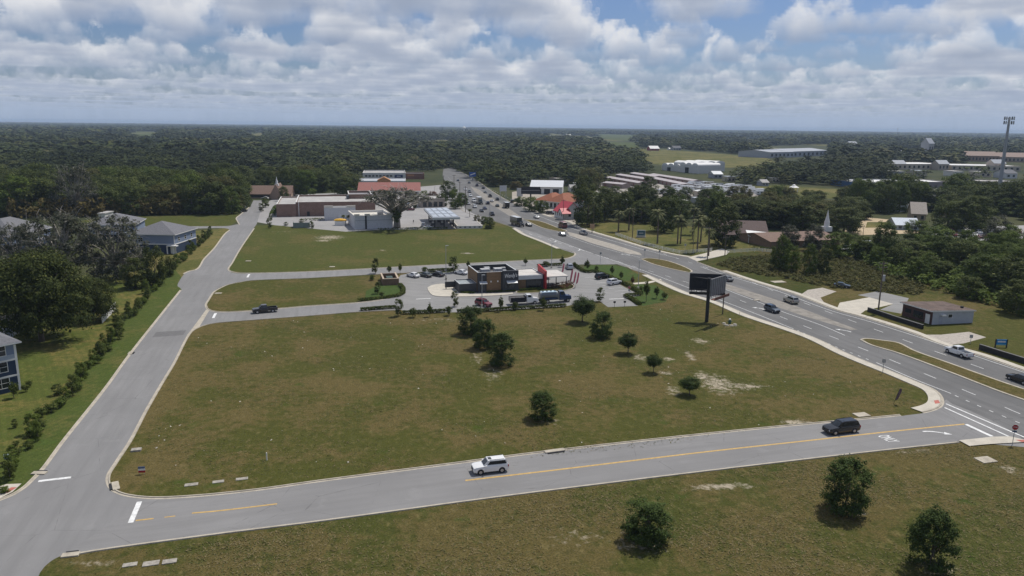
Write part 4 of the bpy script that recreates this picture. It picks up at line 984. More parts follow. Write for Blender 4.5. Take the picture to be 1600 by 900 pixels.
hip(og, W * .48, W, -2, 15, h + .5, 4.6, m_orange, over=1.0, name='wing_roof')
for k in range(5): MB().box(W * (.28 + k * .13), W * (.28 + k * .13) + .5, -2.6, -2.2, 0, h).build('porch_post', m_trim, og)
for k in range(4): MB().box(W * (.32 + k * .13), W * (.32 + k * .13) + 2.0, -.06, -.003, .3, h * .8).build('window', M_glass, og)
ws, W = site('white_shed', (829, 303), (878, 304), 'large pale metal roofed shed behind the orange roofed house', 'shed')
MB().box(0, W, 0, 26, 0, 5).build('wall', m_whitew, ws); gable(ws, 0, W, 0, 26, 5, 3.4, mat('pale_metal_roof', (.60, .61, .62), .5, .06), m_whitew, over=.6)
for k in range(3): MB().box(W * (.15 + k * .28), W * (.15 + k * .28) + 4, -.06, -.003, .1, 3.6).build('door', m_dark, ws)
tan, W = site('tan_shop', (872, 289), (884, 288.5), 'small tan building half hidden by trees', 'building')
block(tan, 0, W, 0, 12, 5, mat('shop_tan', (.35, .3, .25)), m_flat, par=.4)
MB().box(W * .3, W * .7, -.05, -.003, 1, 3).build('window', M_glass, tan)
# block building
m_darkbrick = brick_mat('dark_brick', (.075, .035, .03), (.10, .05, .042), (.12, .09, .08), 3.0)
m_block = mat('pale_block', (.40, .42, .45), .85, .06, 1.0)
A = G(1455.5, 507.5); B = G(1519.5, 504.5); bb = empty('block_building', (A[0], A[1], 0), math.atan2(B[1] - A[1], B[0] - A[0]), 'small white block building with a dark brick front and brown flat roof', 'building')
W = math.hypot(B[0] - A[0], B[1] - A[1]); h = hgt(1455.5, 507.5, 487); lx, D = to_local(bb, 1409, 493)
sk = lx / D
def pp(x, y): return (x + sk * y, y)
# a building whose plan is a parallelogram
mb = MB(); mb.add([(*pp(0, 0), 0), (*pp(W, 0), 0), (*pp(W, 0), h - .3), (*pp(0, 0), h)], [(0, 1, 2, 3)])
mb.add([(*pp(W, 0), 0), (*pp(W, D), 0), (*pp(W, D), h - .3), (*pp(W, 0), h - .3)], [(0, 1, 2, 3)])
mb.add([(*pp(W, D), 0), (*pp(0, D), 0), (*pp(0, D), h), (*pp(W, D), h - .3)], [(0, 1, 2, 3)]); mb.build('wall', m_block, bb)
MB().add([(*pp(0, 0), 0), (*pp(0, D), 0), (*pp(0, D), h), (*pp(0, 0), h)], [(0, 1, 2, 3)]).build('brick_front', m_darkbrick, bb, boxuv=True)
mb = MB(); v = [(*pp(-.8, -.3), h + .02), (*pp(W + .3, -.3), h - .28), (*pp(W + .3, D + .3), h - .28), (*pp(-.8, D + .3), h + .02)]
mb.add(v + [(a, b, c + .28) for a, b, c in v], [(0, 1, 2, 3), (4, 5, 6, 7), (0, 1, 5, 4), (1, 2, 6, 5), (2, 3, 7, 6), (3, 0, 4, 7)], 0)
mb.mi = [0, 1, 0, 0, 0, 0]; mb.build('roof', [m_trim, mat('brown_flat_roof', (.13, .095, .08), .95, .25, .5)], bb)
dx = Vector((sk, 1)).normalized()
for (s0, s1, z0, z1, mm, nm) in ((.08, .22, 0, 2.3, m_trim, 'door'), (.30, .62, .7, 2.3, M_glass, 'window'), (.70, .9, 1.2, 2.2, M_glass, 'window')):
    a, b = Vector((sk * D * s0, D * s0)), Vector((sk * D * s1, D * s1)); n = Vector((-dx.y, dx.x)) * .06
    MB().prism([tuple(a), tuple(b), tuple(b + n), tuple(a + n)], z0, z1).build(nm, mm, bb)
win(bb, W * .37, 1.5, 1.3, .95, 0, None, 1, 1)
MB().box(W * .17, W * .25, -.06, -.003, .05, 2.1).build('door', mat('pale_door2', (.36, .38, .44)), bb)
MB().box(W * .19, W * .28, -.7, -.003, 2.15, 2.45).build('air_unit', m_trim, bb)
MB().box(*(pp(W * .85, D * .2)[0], pp(W * .85, D * .2)[0] + .5), D * .2, D * .2 + .5, h - .1, h + .5).build('roof_vent', m_dark, bb)
# retaining walls
m_dkwall = mat('dark_block_wall', (.035, .033, .032), .9, .2, .8)
def low_wall(pts, h, label):
    P = densify(GL(pts), 3); mb = MB(); strip(mb, P, [(0, 0), (0, h), (.35, h), (.35, 0)], 0)
    o = mb.build('low_wall', m_dkwall); tag(o, label, 'wall')
    c = MB(); strip(c, P, [(-.05, h + .003), (-.05, h + .09), (.4, h + .09), (.4, h + .003)]); c.build('wall_cap', mat('cap_grey', (.16, .155, .15), .9), o)
low_wall([(1355, 486.5), (1372, 492), (1395, 500), (1441, 514.5)], 1.0, 'low dark block wall in front of the block building')
low_wall([(1529, 546), (1560, 556), (1600, 568.5), (1680, 592)], 1.1, 'low dark block wall below the blue sign')
# church with white steeple
m_tanbr = mat('tan_brick', (.25, .17, .12), .9, .1)
cc, W = site('church', (1204, 388), (1310, 384), 'long brown roofed church with a white steeple beyond the brush land', 'church')
h = hgt(1204, 388, 377.5); dep = 22
MB().box(0, W, 0, dep, 0, h).build('wall', m_tanbr, cc)
gable(cc, 0, W, 0, dep, h, hgt(1204, 388, 358) - h - 3, m_brown_sh, m_tanbr, over=.8)
for k in range(7): MB().box(W * (.1 + k * .13), W * (.1 + k * .13) + 1.6, -.06, -.003, h * .25, h * .75).build('window', M_glass, cc)
sx_, sy_ = to_local(cc, 1289.5, 376)
steeple(cc, sx_, max(3, min(dep - 3, sy_)), hgt(1204, 388, 358) - 3.5, hgt(1287, 372, 324.6), 1.6)
cd_, W = site('church_hall', (1128, 374), (1198, 376), 'brown shingled hall with a white entrance canopy beside the church', 'hall')
h = hgt(1128, 374, 365)
MB().box(0, W, 0, 18, 0, h).build('wall', mat('pale_brown_wall', (.3, .25, .21), .9), cd_); gable(cd_, 0, W, 0, 18, h, 4.5, mat('dark_brown_shingle', (.13, .095, .085), .9), mat('pale_brown_wall', (.3, .25, .21)), over=.8)
MB().add([(W * .5, -8, 2.6), (W * .5, -1.5, 4.2), (W * 1.05, -2, 3.4), (W * 1.05, -9, 2.0), (W * .5, -8, 2.8), (W * .5, -1.5, 4.4), (W * 1.05, -2, 3.6), (W * 1.05, -9, 2.2)], [(0, 1, 2, 3), (4, 5, 6, 7), (0, 1, 5, 4), (1, 2, 6, 5), (2, 3, 7, 6), (3, 0, 4, 7)]).build('canopy', m_trim, cd_)
for x, y in ((W * .52, -7.6), (W * 1.0, -8.4), (W * 1.0, -2.4)): MB().box(x - .12, x + .12, y - .12, y + .12, 0, 2.2).build('canopy_post', m_trim, cd_)
for k in range(4): MB().box(W * (.08 + k * .12), W * (.08 + k * .12) + 1.4, -.06, -.003, .8, 2.4).build('window', M_glass, cd_)
# storage sheds
m_store_roof = mat('storage_roof', (.42, .38, .385), .7, .1, .3); m_store_wall = mat('storage_wall', (.25, .20, .18), .8); m_reddoor = mat('storage_door', (.17, .07, .06), .7)
for a, b, n in (((941, 292), (972, 295), 'nearest'), ((945, 283), (997, 292.5), 'second'), ((962, 278.5), (1012, 287), 'third'), ((984, 276), (1022, 282), 'fourth'), ((1016, 284), (1066, 295), 'right hand'), ((1014, 278), (1082, 289), 'rearmost')):
    r, W = site('storage_shed', a, b, '', 'storage shed', 'rows of storage sheds')
    r['label'] = 'long pale roofed storage shed with red doors, %s of the six parallel sheds' % n
    MB().box(0, W, 0, 9, 0, 3.2).build('wall', m_store_wall, r); gable(r, 0, W, 0, 9, 3.2, .8, m_store_roof, m_store_wall, over=.3)
    for k in range(int(W / 9)): MB().box(k * 9 + 1.8, k * 9 + 4.4, -.07, -.003, .05, 2.5).build('door', m_reddoor, r)
    for k in range(2): MB().box(-.07, -.003, 1 + k * 4, 3.6 + k * 4, .05, 2.6).build('door', m_reddoor, r)
# white nursery halls
for k, (a, b, t, n) in enumerate((((1034, 266), (1062, 268.5), 255, 'leftmost'), ((1062, 269), (1090, 271.5), 254, 'middle'), ((1088, 270), (1132, 268), 253.5, 'rightmost'))):
    r, W = site('white_hall', a, b, 'white shed with bright curved roof at the pasture edge, %s of three joined halls' % n, 'hall', 'white halls at the pasture edge')
    h = hgt(*a, t + 3); D = 30
    MB().box(0, W, 0, D, 0, h).build('wall', m_whitew, r)
    mb = MB(); nb = 3
    for j in range(nb):
        x0, x1 = W * j / nb, W * (j + 1) / nb
        mb.loft([[(x0 + (x1 - x0) * (0.5 - .5 * math.cos(q)), y, h + .01 + 2.5 * math.sin(q)) for q in np.linspace(0, math.pi, 9)] for y in (0, D)])
    mb.build('roof', m_trim, r); MB().box(W * .3, W * .5, -.06, -.003, 0, h * .7).build('door', M_glass, r)
# far buildings
def far_block(name, a, b, ytop, D, wall, roof, label, cat='building', wins=5, gab=0, par=.6):
    r, W = site(name, a, b, label, cat); h = hgt(*a, ytop)
    if gab: MB().box(0, W, 0, D, 0, h).build('wall', wall, r); gable(r, 0, W, 0, D, h, gab, roof, wall, over=.6)
    else: block(r, 0, W, 0, D, h, wall, roof, par=par, cap=m_trim)
    for k in range(wins): MB().box(W * (k + .3) / wins, W * (k + .7) / wins, -.08, -.003, h * .25, h * .7).build('window', M_glass, r)
    return r, W, h
m_gm = mat('grey_metal_roof', (.33, .35, .38), .6, .06)
far_block('grey_warehouse', (1203, 247), (1240, 246), 238, 60, mat('pale_warehouse', (.36, .38, .41), .7), m_gm, 'grey roofed warehouse left wing at the far pasture', wins=6, gab=3)
far_block('grey_warehouse', (1232, 246), (1292, 243.5), 237, 60, mat('pale_warehouse', (.36, .38, .41), .7), m_gm, 'wide grey roofed warehouse right wing beside the far pasture', wins=9, gab=3.5)
r, W, h = far_block('red_barn', (1016, 235.5), (1030, 235.5), 232, 14, mat('barn_red', (.3, .05, .045), .8), m_trim, 'small red barn with a white roof in the far pasture', 'barn', 2, 5)
far_block('pale_house', (1046, 234.5), (1048.5, 234.5), 232.5, 10, m_whitew, m_trim, 'tiny white hut right of the red barn', 'hut', 1, 2)
far_block('grey_house', (1052, 235), (1064, 235), 231, 12, mat('house_grey', (.3, .31, .32)), m_shingle, 'small grey house beside the barn', 'house', 3, 4)
far_block('pale_house', (545, 236), (552, 236), 233.5, 12, m_whitew, m_trim, 'small white roofed house in the far wood above the plaza', 'house', 2, 3)
for (a, b, t, lab) in (((468, 215.5), (482, 215.5), 213, 'white roofed shed in the far wood left of centre'), ((265, 206), (279, 206), 203, 'pale farm shed on the far left wood'), ((50, 219), (60, 219), 216, 'pale roofed house in the far left wood'), ((783, 218), (802, 219.5), 216, 'low white shed in the far wood right of centre'), ((848, 215), (862, 215), 212.5, 'pale shed near the far tan strip'), ((690, 213), (706, 213), 210.5, 'white roofs below the water tower'), ((714, 216.5), (730, 216.5), 214.5, 'low pale shed below the water tower'), ((800, 214.5), (812, 214.5), 212.5, 'pale farm building on the horizon wood')):
    far_block('farm_shed', a, b, t, 30, m_whitew, m_trim, lab, 'shed', 3, 4)
far_block('strip_mall', (1395, 265), (1482, 265), 256, 50, mat('mall_wall', (.48, .42, .34), .8), m_trim, 'long white roofed shopping row left part on the right skyline', 'shops', 12)
far_block('strip_mall', (1486, 266), (1594, 268), 258, 50, mat('mall_wall', (.48, .42, .34)), m_trim, 'long white roofed shopping row right part on the right skyline', 'shops', 12)
for (a, b, t, lab) in (((1398, 264), (1415, 264), 253, 'left'), ((1466, 266), (1482, 266), 253, 'middle'), ((1552, 267), (1570, 267), 252, 'right')):
    far_block('mall_gable', a, b, t + 3, 12, mat('mall_front', (.42, .36, .3)), m_gm, 'grey roofed gabled shop front, %s of three on the shopping row' % lab, 'shop front', 3, 4)
far_block('white_roof_stores', (1342, 294), (1440, 294), 285, 40, mat('store_grey', (.3, .31, .34), .8), m_trim, 'long white roofed grey store between the trees on the right', 'stores', 10)
far_block('blue_front_store', (1329, 293), (1348, 293), 284, 30, mat('blue_wall', (.06, .15, .32), .7), m_trim, 'small blue fronted store at the end of the white roofed store', 'store', 2)
far_block('tall_front_store', (1448, 301), (1482, 301), 284, 30, mat('store_brown', (.22, .19, .2), .8), m_trim, 'taller dark fronted store with a white roof edge', 'store', 4)
far_block('teal_store', (1502, 305), (1592, 310), 297, 40, mat('teal_wall', (.03, .12, .13), .6), m_trim, 'teal fronted store with a white roof right of the cell tower foot', 'store', 10)
far_block('pale_hall', (1380, 331), (1440, 330), 321, 18, m_whitew, m_flat, 'pale low building above the sand arena', 'building', 5)
far_block('arena_house', (1400, 359), (1436, 360), 351, 12, mat('greenish_wall', (.32, .37, .38), .8), mat('pale_blue_roof', (.45, .5, .56), .6), 'small grey green house beside the sand arena', 'house', 3, 2.5)
far_block('tan_barn', (1424, 345), (1446, 346), 333, 14, mat('barn_tan', (.34, .28, .2), .8), mat('barn_tan_roof', (.3, .26, .22)), 'tan barn among the trees on the right', 'barn', 2, 5)
far_block('arena_shelter', (1364, 327), (1382, 327), 323, 8, mat('shelter_green', (.25, .38, .3)), mat('shelter_roof', (.35, .5, .42)), 'pale green shelter roof behind the arena', 'shelter', 2, 2)
far_block('bell_tower', (1450, 241), (1458, 241), 224, 20, mat('tower_tan', (.4, .38, .36)), m_gm, 'grey tower of the far complex on the right skyline', 'tower', 2, 10)
far_block('far_complex', (1385, 241), (1450, 241), 236, 60, mat('complex_tan', (.42, .38, .33)), m_gm, 'low far complex left of the grey tower', 'building', 10)
far_block('brown_apartments', (1507, 252), (1560, 253), 243, 40, mat('apt_brown', (.3, .2, .15), .8), mat('apt_roof', (.2, .13, .1)), 'brown apartment blocks on the right skyline', 'apartments', 10, 6)
far_block('brown_apartments', (1562, 253), (1612, 254), 245, 40, mat('apt_tan', (.36, .28, .22), .8), mat('apt_roof', (.2, .13, .1)), 'tan apartment blocks at the right edge of the skyline', 'apartments', 8, 6)
far_block('far_white_roof', (1472, 233), (1488, 233), 230, 60, m_whitew, m_trim, 'bright white far roof right of the grey tower', 'building', 3)
far_block('far_white_roof', (1334, 234), (1345, 234), 229.5, 40, m_whitew, m_gm, 'pale far roof left of the grey tower', 'building', 3, 12)
far_block('far_white_roof', (1364, 230), (1374, 230), 227, 40, m_whitew, m_trim, 'small white far roof in the wood on the right', 'building', 3)
far_block('roadside_store', (1530, 288), (1594, 289), 283, 25, mat('store_brown', (.22, .19, .2)), m_flat, 'low brown store behind the cell tower', 'store', 6)
rgB = random.Random(12)
for (px, py, w, hh, D, rf) in [(1108, 300, 10, 3.4, 10, 0), (1096, 309, 12, 4, 9, 1), (1143, 284, 12, 4, 12, 0), (1162, 280, 9, 3, 10, 2), (1122, 279, 14, 4, 12, 1), (1196, 291, 10, 3, 10, 0), (1212, 286, 12, 4, 12, 2), (1268, 272, 10, 4, 12, 0), (1310, 258, 14, 5, 16, 1), (1322, 268, 12, 4, 12, 0), (1350, 250, 14, 5, 20, 2), (1368, 272, 12, 5, 14, 0), (1345, 278, 16, 5, 16, 1), (1402, 306, 14, 4, 10, 0), (1424, 303, 12, 4, 12, 1), (1470, 309, 16, 4, 10, 0), (1478, 318, 12, 4, 10, 2), (1520, 326, 16, 4, 10, 0), (1560, 330, 18, 4, 12, 1), (1592, 326, 16, 4, 12, 0), (1540, 277, 18, 5, 16, 0), (1580, 279, 18, 5, 16, 2), (1498, 276, 14, 5, 16, 1), (1440, 275, 16, 5, 16, 0), (1405, 276, 16, 5, 16, 2), (905, 296, 10, 4, 10, 0), (920, 293, 10, 4, 10, 1), (896, 300, 9, 3, 9, 0), (980, 322, 8, 3, 8, 0), (1070, 322, 9, 3, 8, 0), (1090, 318, 8, 3, 8, 1), (160, 348, 10, 4, 9, 2), (205, 300, 6, 6, 8, 0), (283, 317, 14, 4, 10, 3)]:
    r, W = site('small_building', (px - w / 2, py), (px + w / 2, py), 'small pale roofed building among the trees beyond the highway' if px > 800 else 'small roof glimpsed in the trees on the left', 'building', 'small buildings among trees beyond the highway' if px > 800 else 'small roofs in the left trees')
    MB().box(0, W, 0, D, 0, hh).build('wall', rgB.choice([m_whitew, mat('store_grey', (.3, .31, .34)), mat('mall_wall', (.48, .42, .34)), m_ltmetal]), r)
    if rgB.random() < .55: MB().box(-.3, W + .3, -.3, D + .3, hh + .003, hh + .35).build('flat_roof', rgB.choice([m_trim, m_flat, m_gm]), r)
    else: gable(r, 0, W, 0, D, hh, D * .2, (m_flat, mat('pale_metal_roof', (.60, .61, .62)), m_shingle, m_brown_sh)[rf], m_whitew, over=.5)
    for k in range(2): MB().box(W * (.15 + k * .45), W * (.35 + k * .45), -.07, -.003, hh * .3, hh * .7).build('window', M_glass, r)
# gazebo
x, y = G(1240, 300); gz = empty('gazebo', (x, y, 0), .2, 'white gazebo with a pointed roof on the green lawn', 'gazebo')
gh = hgt(1240, 300, 288)
for k in range(6): MB().tube([(3 * math.cos(k * 1.047), 3 * math.sin(k * 1.047), 0), (3 * math.cos(k * 1.047), 3 * math.sin(k * 1.047), gh * .6)], .2).build('post', m_trim, gz)
MB().loft([[(math.cos(a) * r, math.sin(a) * r, z) for a in np.linspace(0, 2 * math.pi, 7)[:-1]] for r, z in ((4, gh * .6), (1.6, gh * .8), (1.6, gh * .88), (.1, gh))]).build('roof', m_trim, gz)
# ================================================================== TREES
m_bark = mat('grey_bark', (.13, .105, .085), .95, .25, 3.0)
m_palebark = mat('pale_bark', (.34, .31, .275), .95, .2, 2.0)
L_dark = leaf_mat('oak_leaves', (0.0384, 0.0593, 0.0120), (0.1126, 0.1345, 0.0254), (0.1792, 0.1882, 0.0486))
L_deep = leaf_mat('deep_oak_leaves', (0.0333, 0.0502, 0.0105), (0.0973, 0.1163, 0.0224), (0.1408, 0.1482, 0.0374))
L_lot = leaf_mat('lot_oak_leaves', (.030, .054, .012), (.088, .124, .026))
L_wood = leaf_mat('wood_leaves', (0.0384, 0.0593, 0.0120), (0.1126, 0.1345, 0.0254))
L_bright = leaf_mat('bright_leaves', (0.0550, 0.0931, 0.0109), (0.1500, 0.1947, 0.0272))
L_mid = leaf_mat('mid_green_leaves', (0.0461, 0.0775, 0.0112), (0.1344, 0.1710, 0.0270))
L_olive = leaf_mat('olive_leaves', (0.0600, 0.0646, 0.0143), (0.1450, 0.1330, 0.0354))
L_moss = leaf_mat('mossy_leaves', (.045, .055, .028), (.145, .145, .100), (.25, .235, .19))
L_gold = leaf_mat('golden_brush', (.085, .072, .020), (.19, .145, .045))
L_red = leaf_mat('reddish_leaves', (.085, .035, .02), (.17, .075, .04))
L_palm = leaf_mat('palm_fronds', (.075, .095, .030), (.21, .215, .095), (.32, .27, .14))
def quads_mesh(name, V, m, smooth=False):
    V = np.ascontiguousarray(V, dtype=np.float32).reshape(-1, 3); n = len(V) // 4
    me = bpy.data.meshes.new(name)
    me.vertices.add(len(V)); me.vertices.foreach_set('co', V.ravel())
    me.loops.add(4 * n); me.loops.foreach_set('vertex_index', np.arange(4 * n, dtype=np.int32))
    me.polygons.add(n); me.polygons.foreach_set('loop_start', np.arange(0, 4 * n, 4, dtype=np.int32))
    me.update(calc_edges=True)
    for q in (m if isinstance(m, list) else [m]): me.materials.append(q)
    return me
def unit(v): return v / np.maximum(np.linalg.norm(v, axis=-1, keepdims=True), 1e-9)
def leaves(rng, cen, nrm, size, aspect=1.0, flat=0.45):
    """leaf clusters as small crumpled quads"""
    n = len(cen); a = unit(rng.normal(size=(n, 3)))
    N = unit(nrm * flat + a * (1 - flat) + np.array([0, 0, .25]))
    t = unit(np.cross(N, unit(rng.normal(size=(n, 3))))); b = np.cross(N, t)
    s = size * rng.uniform(.55, 1.25, (n, 1)); w = s * aspect
    j = lambda: rng.uniform(.55, 1.2, (n, 1))
    return np.stack([cen - t * w * j() - b * s * j() * .3, cen + b * -s * j() + N * s * .2, cen + t * w * j() + b * s * j() * .4, cen + b * s * j() - N * s * .15], 1) * 1.0
def crown(seed, H, z0, R, nclump, nleaf, ls, shape='round', clump=.34, rag=.25, hollow=.5, flat=.68, shoots=0):
    rng = np.random.default_rng(seed); cc = []; cr = []
    while len(cc) < nclump:
        p = rng.uniform(-1, 1, 3); l = np.linalg.norm(p)
        if l > 1 or l < hollow * rng.uniform(.5, 1): continue
        z = z0 + (H - z0) * (p[2] * .5 + .5); t = (z - z0) / (H - z0)
        if shape == 'cone': k = (1 - t) ** .8 * 1.0 + .1; x, y = p[0] * R * k, p[1] * R * k
        elif shape == 'flat': k = 1.0; x, y = p[0] * R, p[1] * R; z = z0 + (H - z0) * (.35 + .65 * math.sqrt(max(0, 1 - (x * x + y * y) / (R * R))) * (p[2] * .35 + .65))
        elif shape == 'egg': t = rng.random(); z = z0 + (H - z0) * t; q = math.sqrt(max(.05, 1 - ((t - .40) / .64) ** 2)); a_ = rng.uniform(0, 6.28); ra = math.sqrt(rng.uniform(.12, 1)); x, y = math.cos(a_) * R * q * ra, math.sin(a_) * R * q * ra
        elif shape == 'vase': k = .55 + .6 * t if t < .7 else 1.0; x, y = p[0] * R * k, p[1] * R * k
        else: x, y = p[0] * R, p[1] * R
        r = R * clump * rng.uniform(.65, 1.2) * (1 if shape != 'cone' else (1.25 - t))
        sc_ = 1 - r / R * (.42 if shape == 'egg' else .75) if shape not in ('flat',) else 1 - r / R * .4
        zz = z if shape in ('flat', 'egg') else (z0 + (H - z0) / 2 + (z - z0 - (H - z0) / 2) * sc_)
        cc.append((x * sc_, y * sc_, zz)); cr.append(r)
    for _ in range(shoots):
        a_ = rng.uniform(0, 6.28); ra = R * rng.uniform(.1, .75); cc.append((math.cos(a_) * ra, math.sin(a_) * ra, z0 + (H - z0) * rng.uniform(.86, 1.12) * (1 - .25 * (ra / R) ** 2))); cr.append(R * rng.uniform(.09, .16))
    nclump = len(cc); cc = np.array(cc); cr = np.array(cr)
    idx = rng.choice(nclump, nleaf, p=cr ** 2 / (cr ** 2).sum())
    d = unit(rng.normal(size=(nleaf, 3))); d[:, 2] = np.where(rng.random(nleaf) < .6, np.abs(d[:, 2]), d[:, 2])
    rad = cr[idx] * rng.uniform(1 - rag * 1.6, 1 + rag * .35, nleaf)
    c = cc[idx] + d * rad[:, None] * np.array([1, 1, .8 if shape != 'flat' else .55])
    c[:, 2] = np.maximum(c[:, 2], .15)
    mid = np.array([0, 0, z0 + (H - z0) * .3]); d = unit(d * .75 + unit(c - mid) * .5)
    return leaves(rng, c, d, ls, 1.0, flat), cc, cr
def trunk_mesh(seed, H, R, cc, r0, nb=7, z0=None, fork=.3, twig=0):
    rng = np.random.default_rng(seed + 99); mb = MB()
    top = H * .62
    pts = [(0, 0, -.1), (rng.uniform(-.1, .1), rng.uniform(-.1, .1), H * fork * .5), (rng.uniform(-.2, .2), rng.uniform(-.2, .2), H * fork), (rng.uniform(-.3, .3), rng.uniform(-.3, .3), top)]
    mb.tube(pts, [r0 * 1.25, r0, r0 * .85, r0 * .25], 7)
    o = rng.permutation(len(cc))[:nb]
    for i in o:
        e = cc[i]; s = np.array([0, 0, H * fork * rng.uniform(.8, 1.2)]); m = s * .5 + e * .5 + np.array([rng.uniform(-.1, .1) * R, rng.uniform(-.1, .1) * R, .08 * H * rng.uniform(-.2, .8)])
        mb.tube([tuple(s), tuple(m), tuple(e)], [r0 * .55, r0 * .34, r0 * .1], 5)
        for k in range(twig):
            q = e + rng.normal(size=3) * R * .22; mb.tube([tuple(m * .4 + e * .6), tuple(e * .5 + q * .5 + rng.normal(size=3) * R * .03), tuple(q)], [r0 * .2, r0 * .12, r0 * .04], 4)
    return mb
def tree_proto(name, seed, H, z0, R, nclump, nleaf, ls, r0, leafm, shape='round', bark=None, clump=.34, rag=.25, nb=7, fork=.3, twig=0, hollow=.5, shoots=0):
    V, cc, cr = crown(seed, H, z0, R, nclump, nleaf, ls, shape, clump, rag, hollow, .68, shoots)
    me = quads_mesh('crown', V, leafm); tb = trunk_mesh(seed, H, R, cc, r0, nb, fork=fork, twig=twig)
    tm = bpy.data.meshes.new('trunk'); tm.from_pydata(tb.v, [], tb.f); tm.materials.append(bark or m_bark); tm.shade_smooth()
    return dict(name=name, crown=me, trunk=tm, H=H, R=R)
def plant(pr, x, y, h, w, label, cat='tree', group=None, rz=None, leaf=None, name=None, rng=random):
    """stand a copy of a grown plant at a spot: height h, crown width w"""
    r = empty(name or pr['name'], (x, y, 0), rng.uniform(0, 6.28) if rz is None else rz, label, cat, group)
    sxy = w / 2 / pr['R']; r.scale = (sxy, sxy, h / pr['H'])
    for k in ('trunk', 'crown'):
        o = bpy.data.objects.new(k, pr[k]); C.objects.link(o); o.parent = r
        if k == 'crown' and leaf: o.material_slots[0].link = 'OBJECT'; o.material_slots[0].material = leaf
    return r
rngT = random.Random(5)
LOT = [tree_proto('lot_oak', 10 + i, 6, .3, 3.0, 110, 11000, .115, .10, L_lot, 'egg', clump=.25, rag=.55, nb=9, twig=1, shoots=16) for i in range(4)]
STEM = tree_proto('lot_oak', 15, 6, 1.5, 3.0, 90, 9000, .115, .12, L_lot, 'round', clump=.30, rag=.5, nb=9, twig=1, shoots=10)
BIG = [tree_proto('spreading_oak', 20 + i, 17, 3.0, 13, 190, 30000, .27, .6, L_deep, 'egg', clump=.20, rag=.32, nb=12, fork=.22, hollow=.6) for i in range(2)]
MOSS = [tree_proto('mossy_oak', 30 + i, 19, 2.0, 12, 90, 8500, .34, .5, L_moss, 'egg', m_palebark, .17, .5, 44, .25, twig=3) for i in range(2)]
WOOD = [tree_proto('wood_tree', 40 + i, 14, .7, 6.5, 80, 6500, .30, .32, L_wood, 'egg', clump=.26, rag=.36, nb=5) for i in range(6)]
SMALL = [tree_proto('young_tree', 50 + i, 4, .45, 1.3, 36, 1700, .12, .06, L_dark, 'egg' if i < 2 else 'cone', clump=.38, rag=.5, nb=5) for i in range(4)]
BARE = tree_proto('bare_oak', 38, 19, 8, 10, 48, 1900, .34, .9, L_moss, 'flat', m_palebark, .16, .5, 40, .35, twig=4)
SHRUB = [tree_proto('shrub', 60 + i, 1.8, .05, 1.2, 16, 700, .12, .05, L_mid, 'round', clump=.4, rag=.4, nb=4) for i in range(3)]
def at_px(px, py, wpx, ytop):
    x, y = G(px, py); return x, y, hgt(px, py, ytop), wpx * scale_at(x, y)
# ---- small oaks on the open lots, each with its own place
for i, (px, py, w, yt, lab) in enumerate([
    (736, 521, 52, 471, 'bushy dark oak nearest the restaurant in the row of three oaks'),
    (757, 543, 46, 489, 'middle oak of the close row of three on the big lot'),
    (784, 571, 54, 511, 'front oak of the close row of three on the big lot'),
    (847, 654, 54, 604, 'low bushy oak alone in the middle of the big lot'),
    (910, 503, 50, 452, 'oak with a visible stem just below the car park hedge'),
    (940, 527, 44, 479, 'oak between the car park hedge oak and the billboard row'),
    (981, 552, 40, 511, 'round oak in the row running from the car park to the sand patch'),
    (1021, 582, 31, 545, 'slim small oak standing left of the sand patch'),
    (1077, 617, 42, 581, 'round oak with a clear stem at the edge of the sand patch'),
    (1011, 843, 94, 771, 'wide dark oak in the rough grass below the yellow line'),
    (1321, 797, 90, 701, 'tall ragged oak in the rough grass below the black SUV'),
    (1453, 887, 88, 779, 'dark oak at the lower right corner of the rough grass')]):
    x, y, h, w = at_px(px, py, w, yt)
    plant(STEM if i in (4, 6, 7, 8) else LOT[i % 4], x, y, h * .78, w * .90, lab, 'tree', 'small oaks on the open lots', rng=rngT)
# ---- big oaks by the houses
for (px, py, w, yt, pr, lf, lab) in [
    (66, 533, 165, 404, BIG[0], None, 'huge dark spreading oak beside the apartment house'),
    (146, 500, 74, 440, BIG[1], None, 'dark spreading oak leaning over the white panel fence'),
    (-20, 500, 100, 415, BIG[1], None, 'dark spreading oak cut by the left edge behind the garage'),
    (95, 440, 125, 338, MOSS[0], None, 'grey mossy oak with bare limbs before the pale roofed house'),
    (28, 424, 80, 352, MOSS[1], None, 'grey mossy oak at the left edge before the pale roofed house'),
    (182, 436, 105, 338, MOSS[1], None, 'grey mossy oak with bare limbs before the porch house'),
    (243, 446, 40, 386, WOOD[0], L_deep, 'dark upright oak at the right end of the mossy oaks'),
    (266, 432, 18, 402, WOOD[2], L_deep, 'small dark tree below the tan yard'),
    (212, 450, 44, 405, WOOD[1], L_deep, 'low dark tree under the mossy oaks'),
    (620, 356, 112, 292, BARE, None, 'tall bare limbed mossy oak between the car wash and the fuel canopy')]:
    x, y, h, w = at_px(px, py, w, yt)
    plant(pr, x, y, h, w, lab, 'tree', None, rng=rngT, leaf=lf)
x, y, h, w = at_px(621, 357, 22, 312); plant(SMALL[2], x, y, h, w, 'dark ivy mass wrapped round the trunk of the bare oak', 'ivy', None, rng=rngT, name='ivy_column')
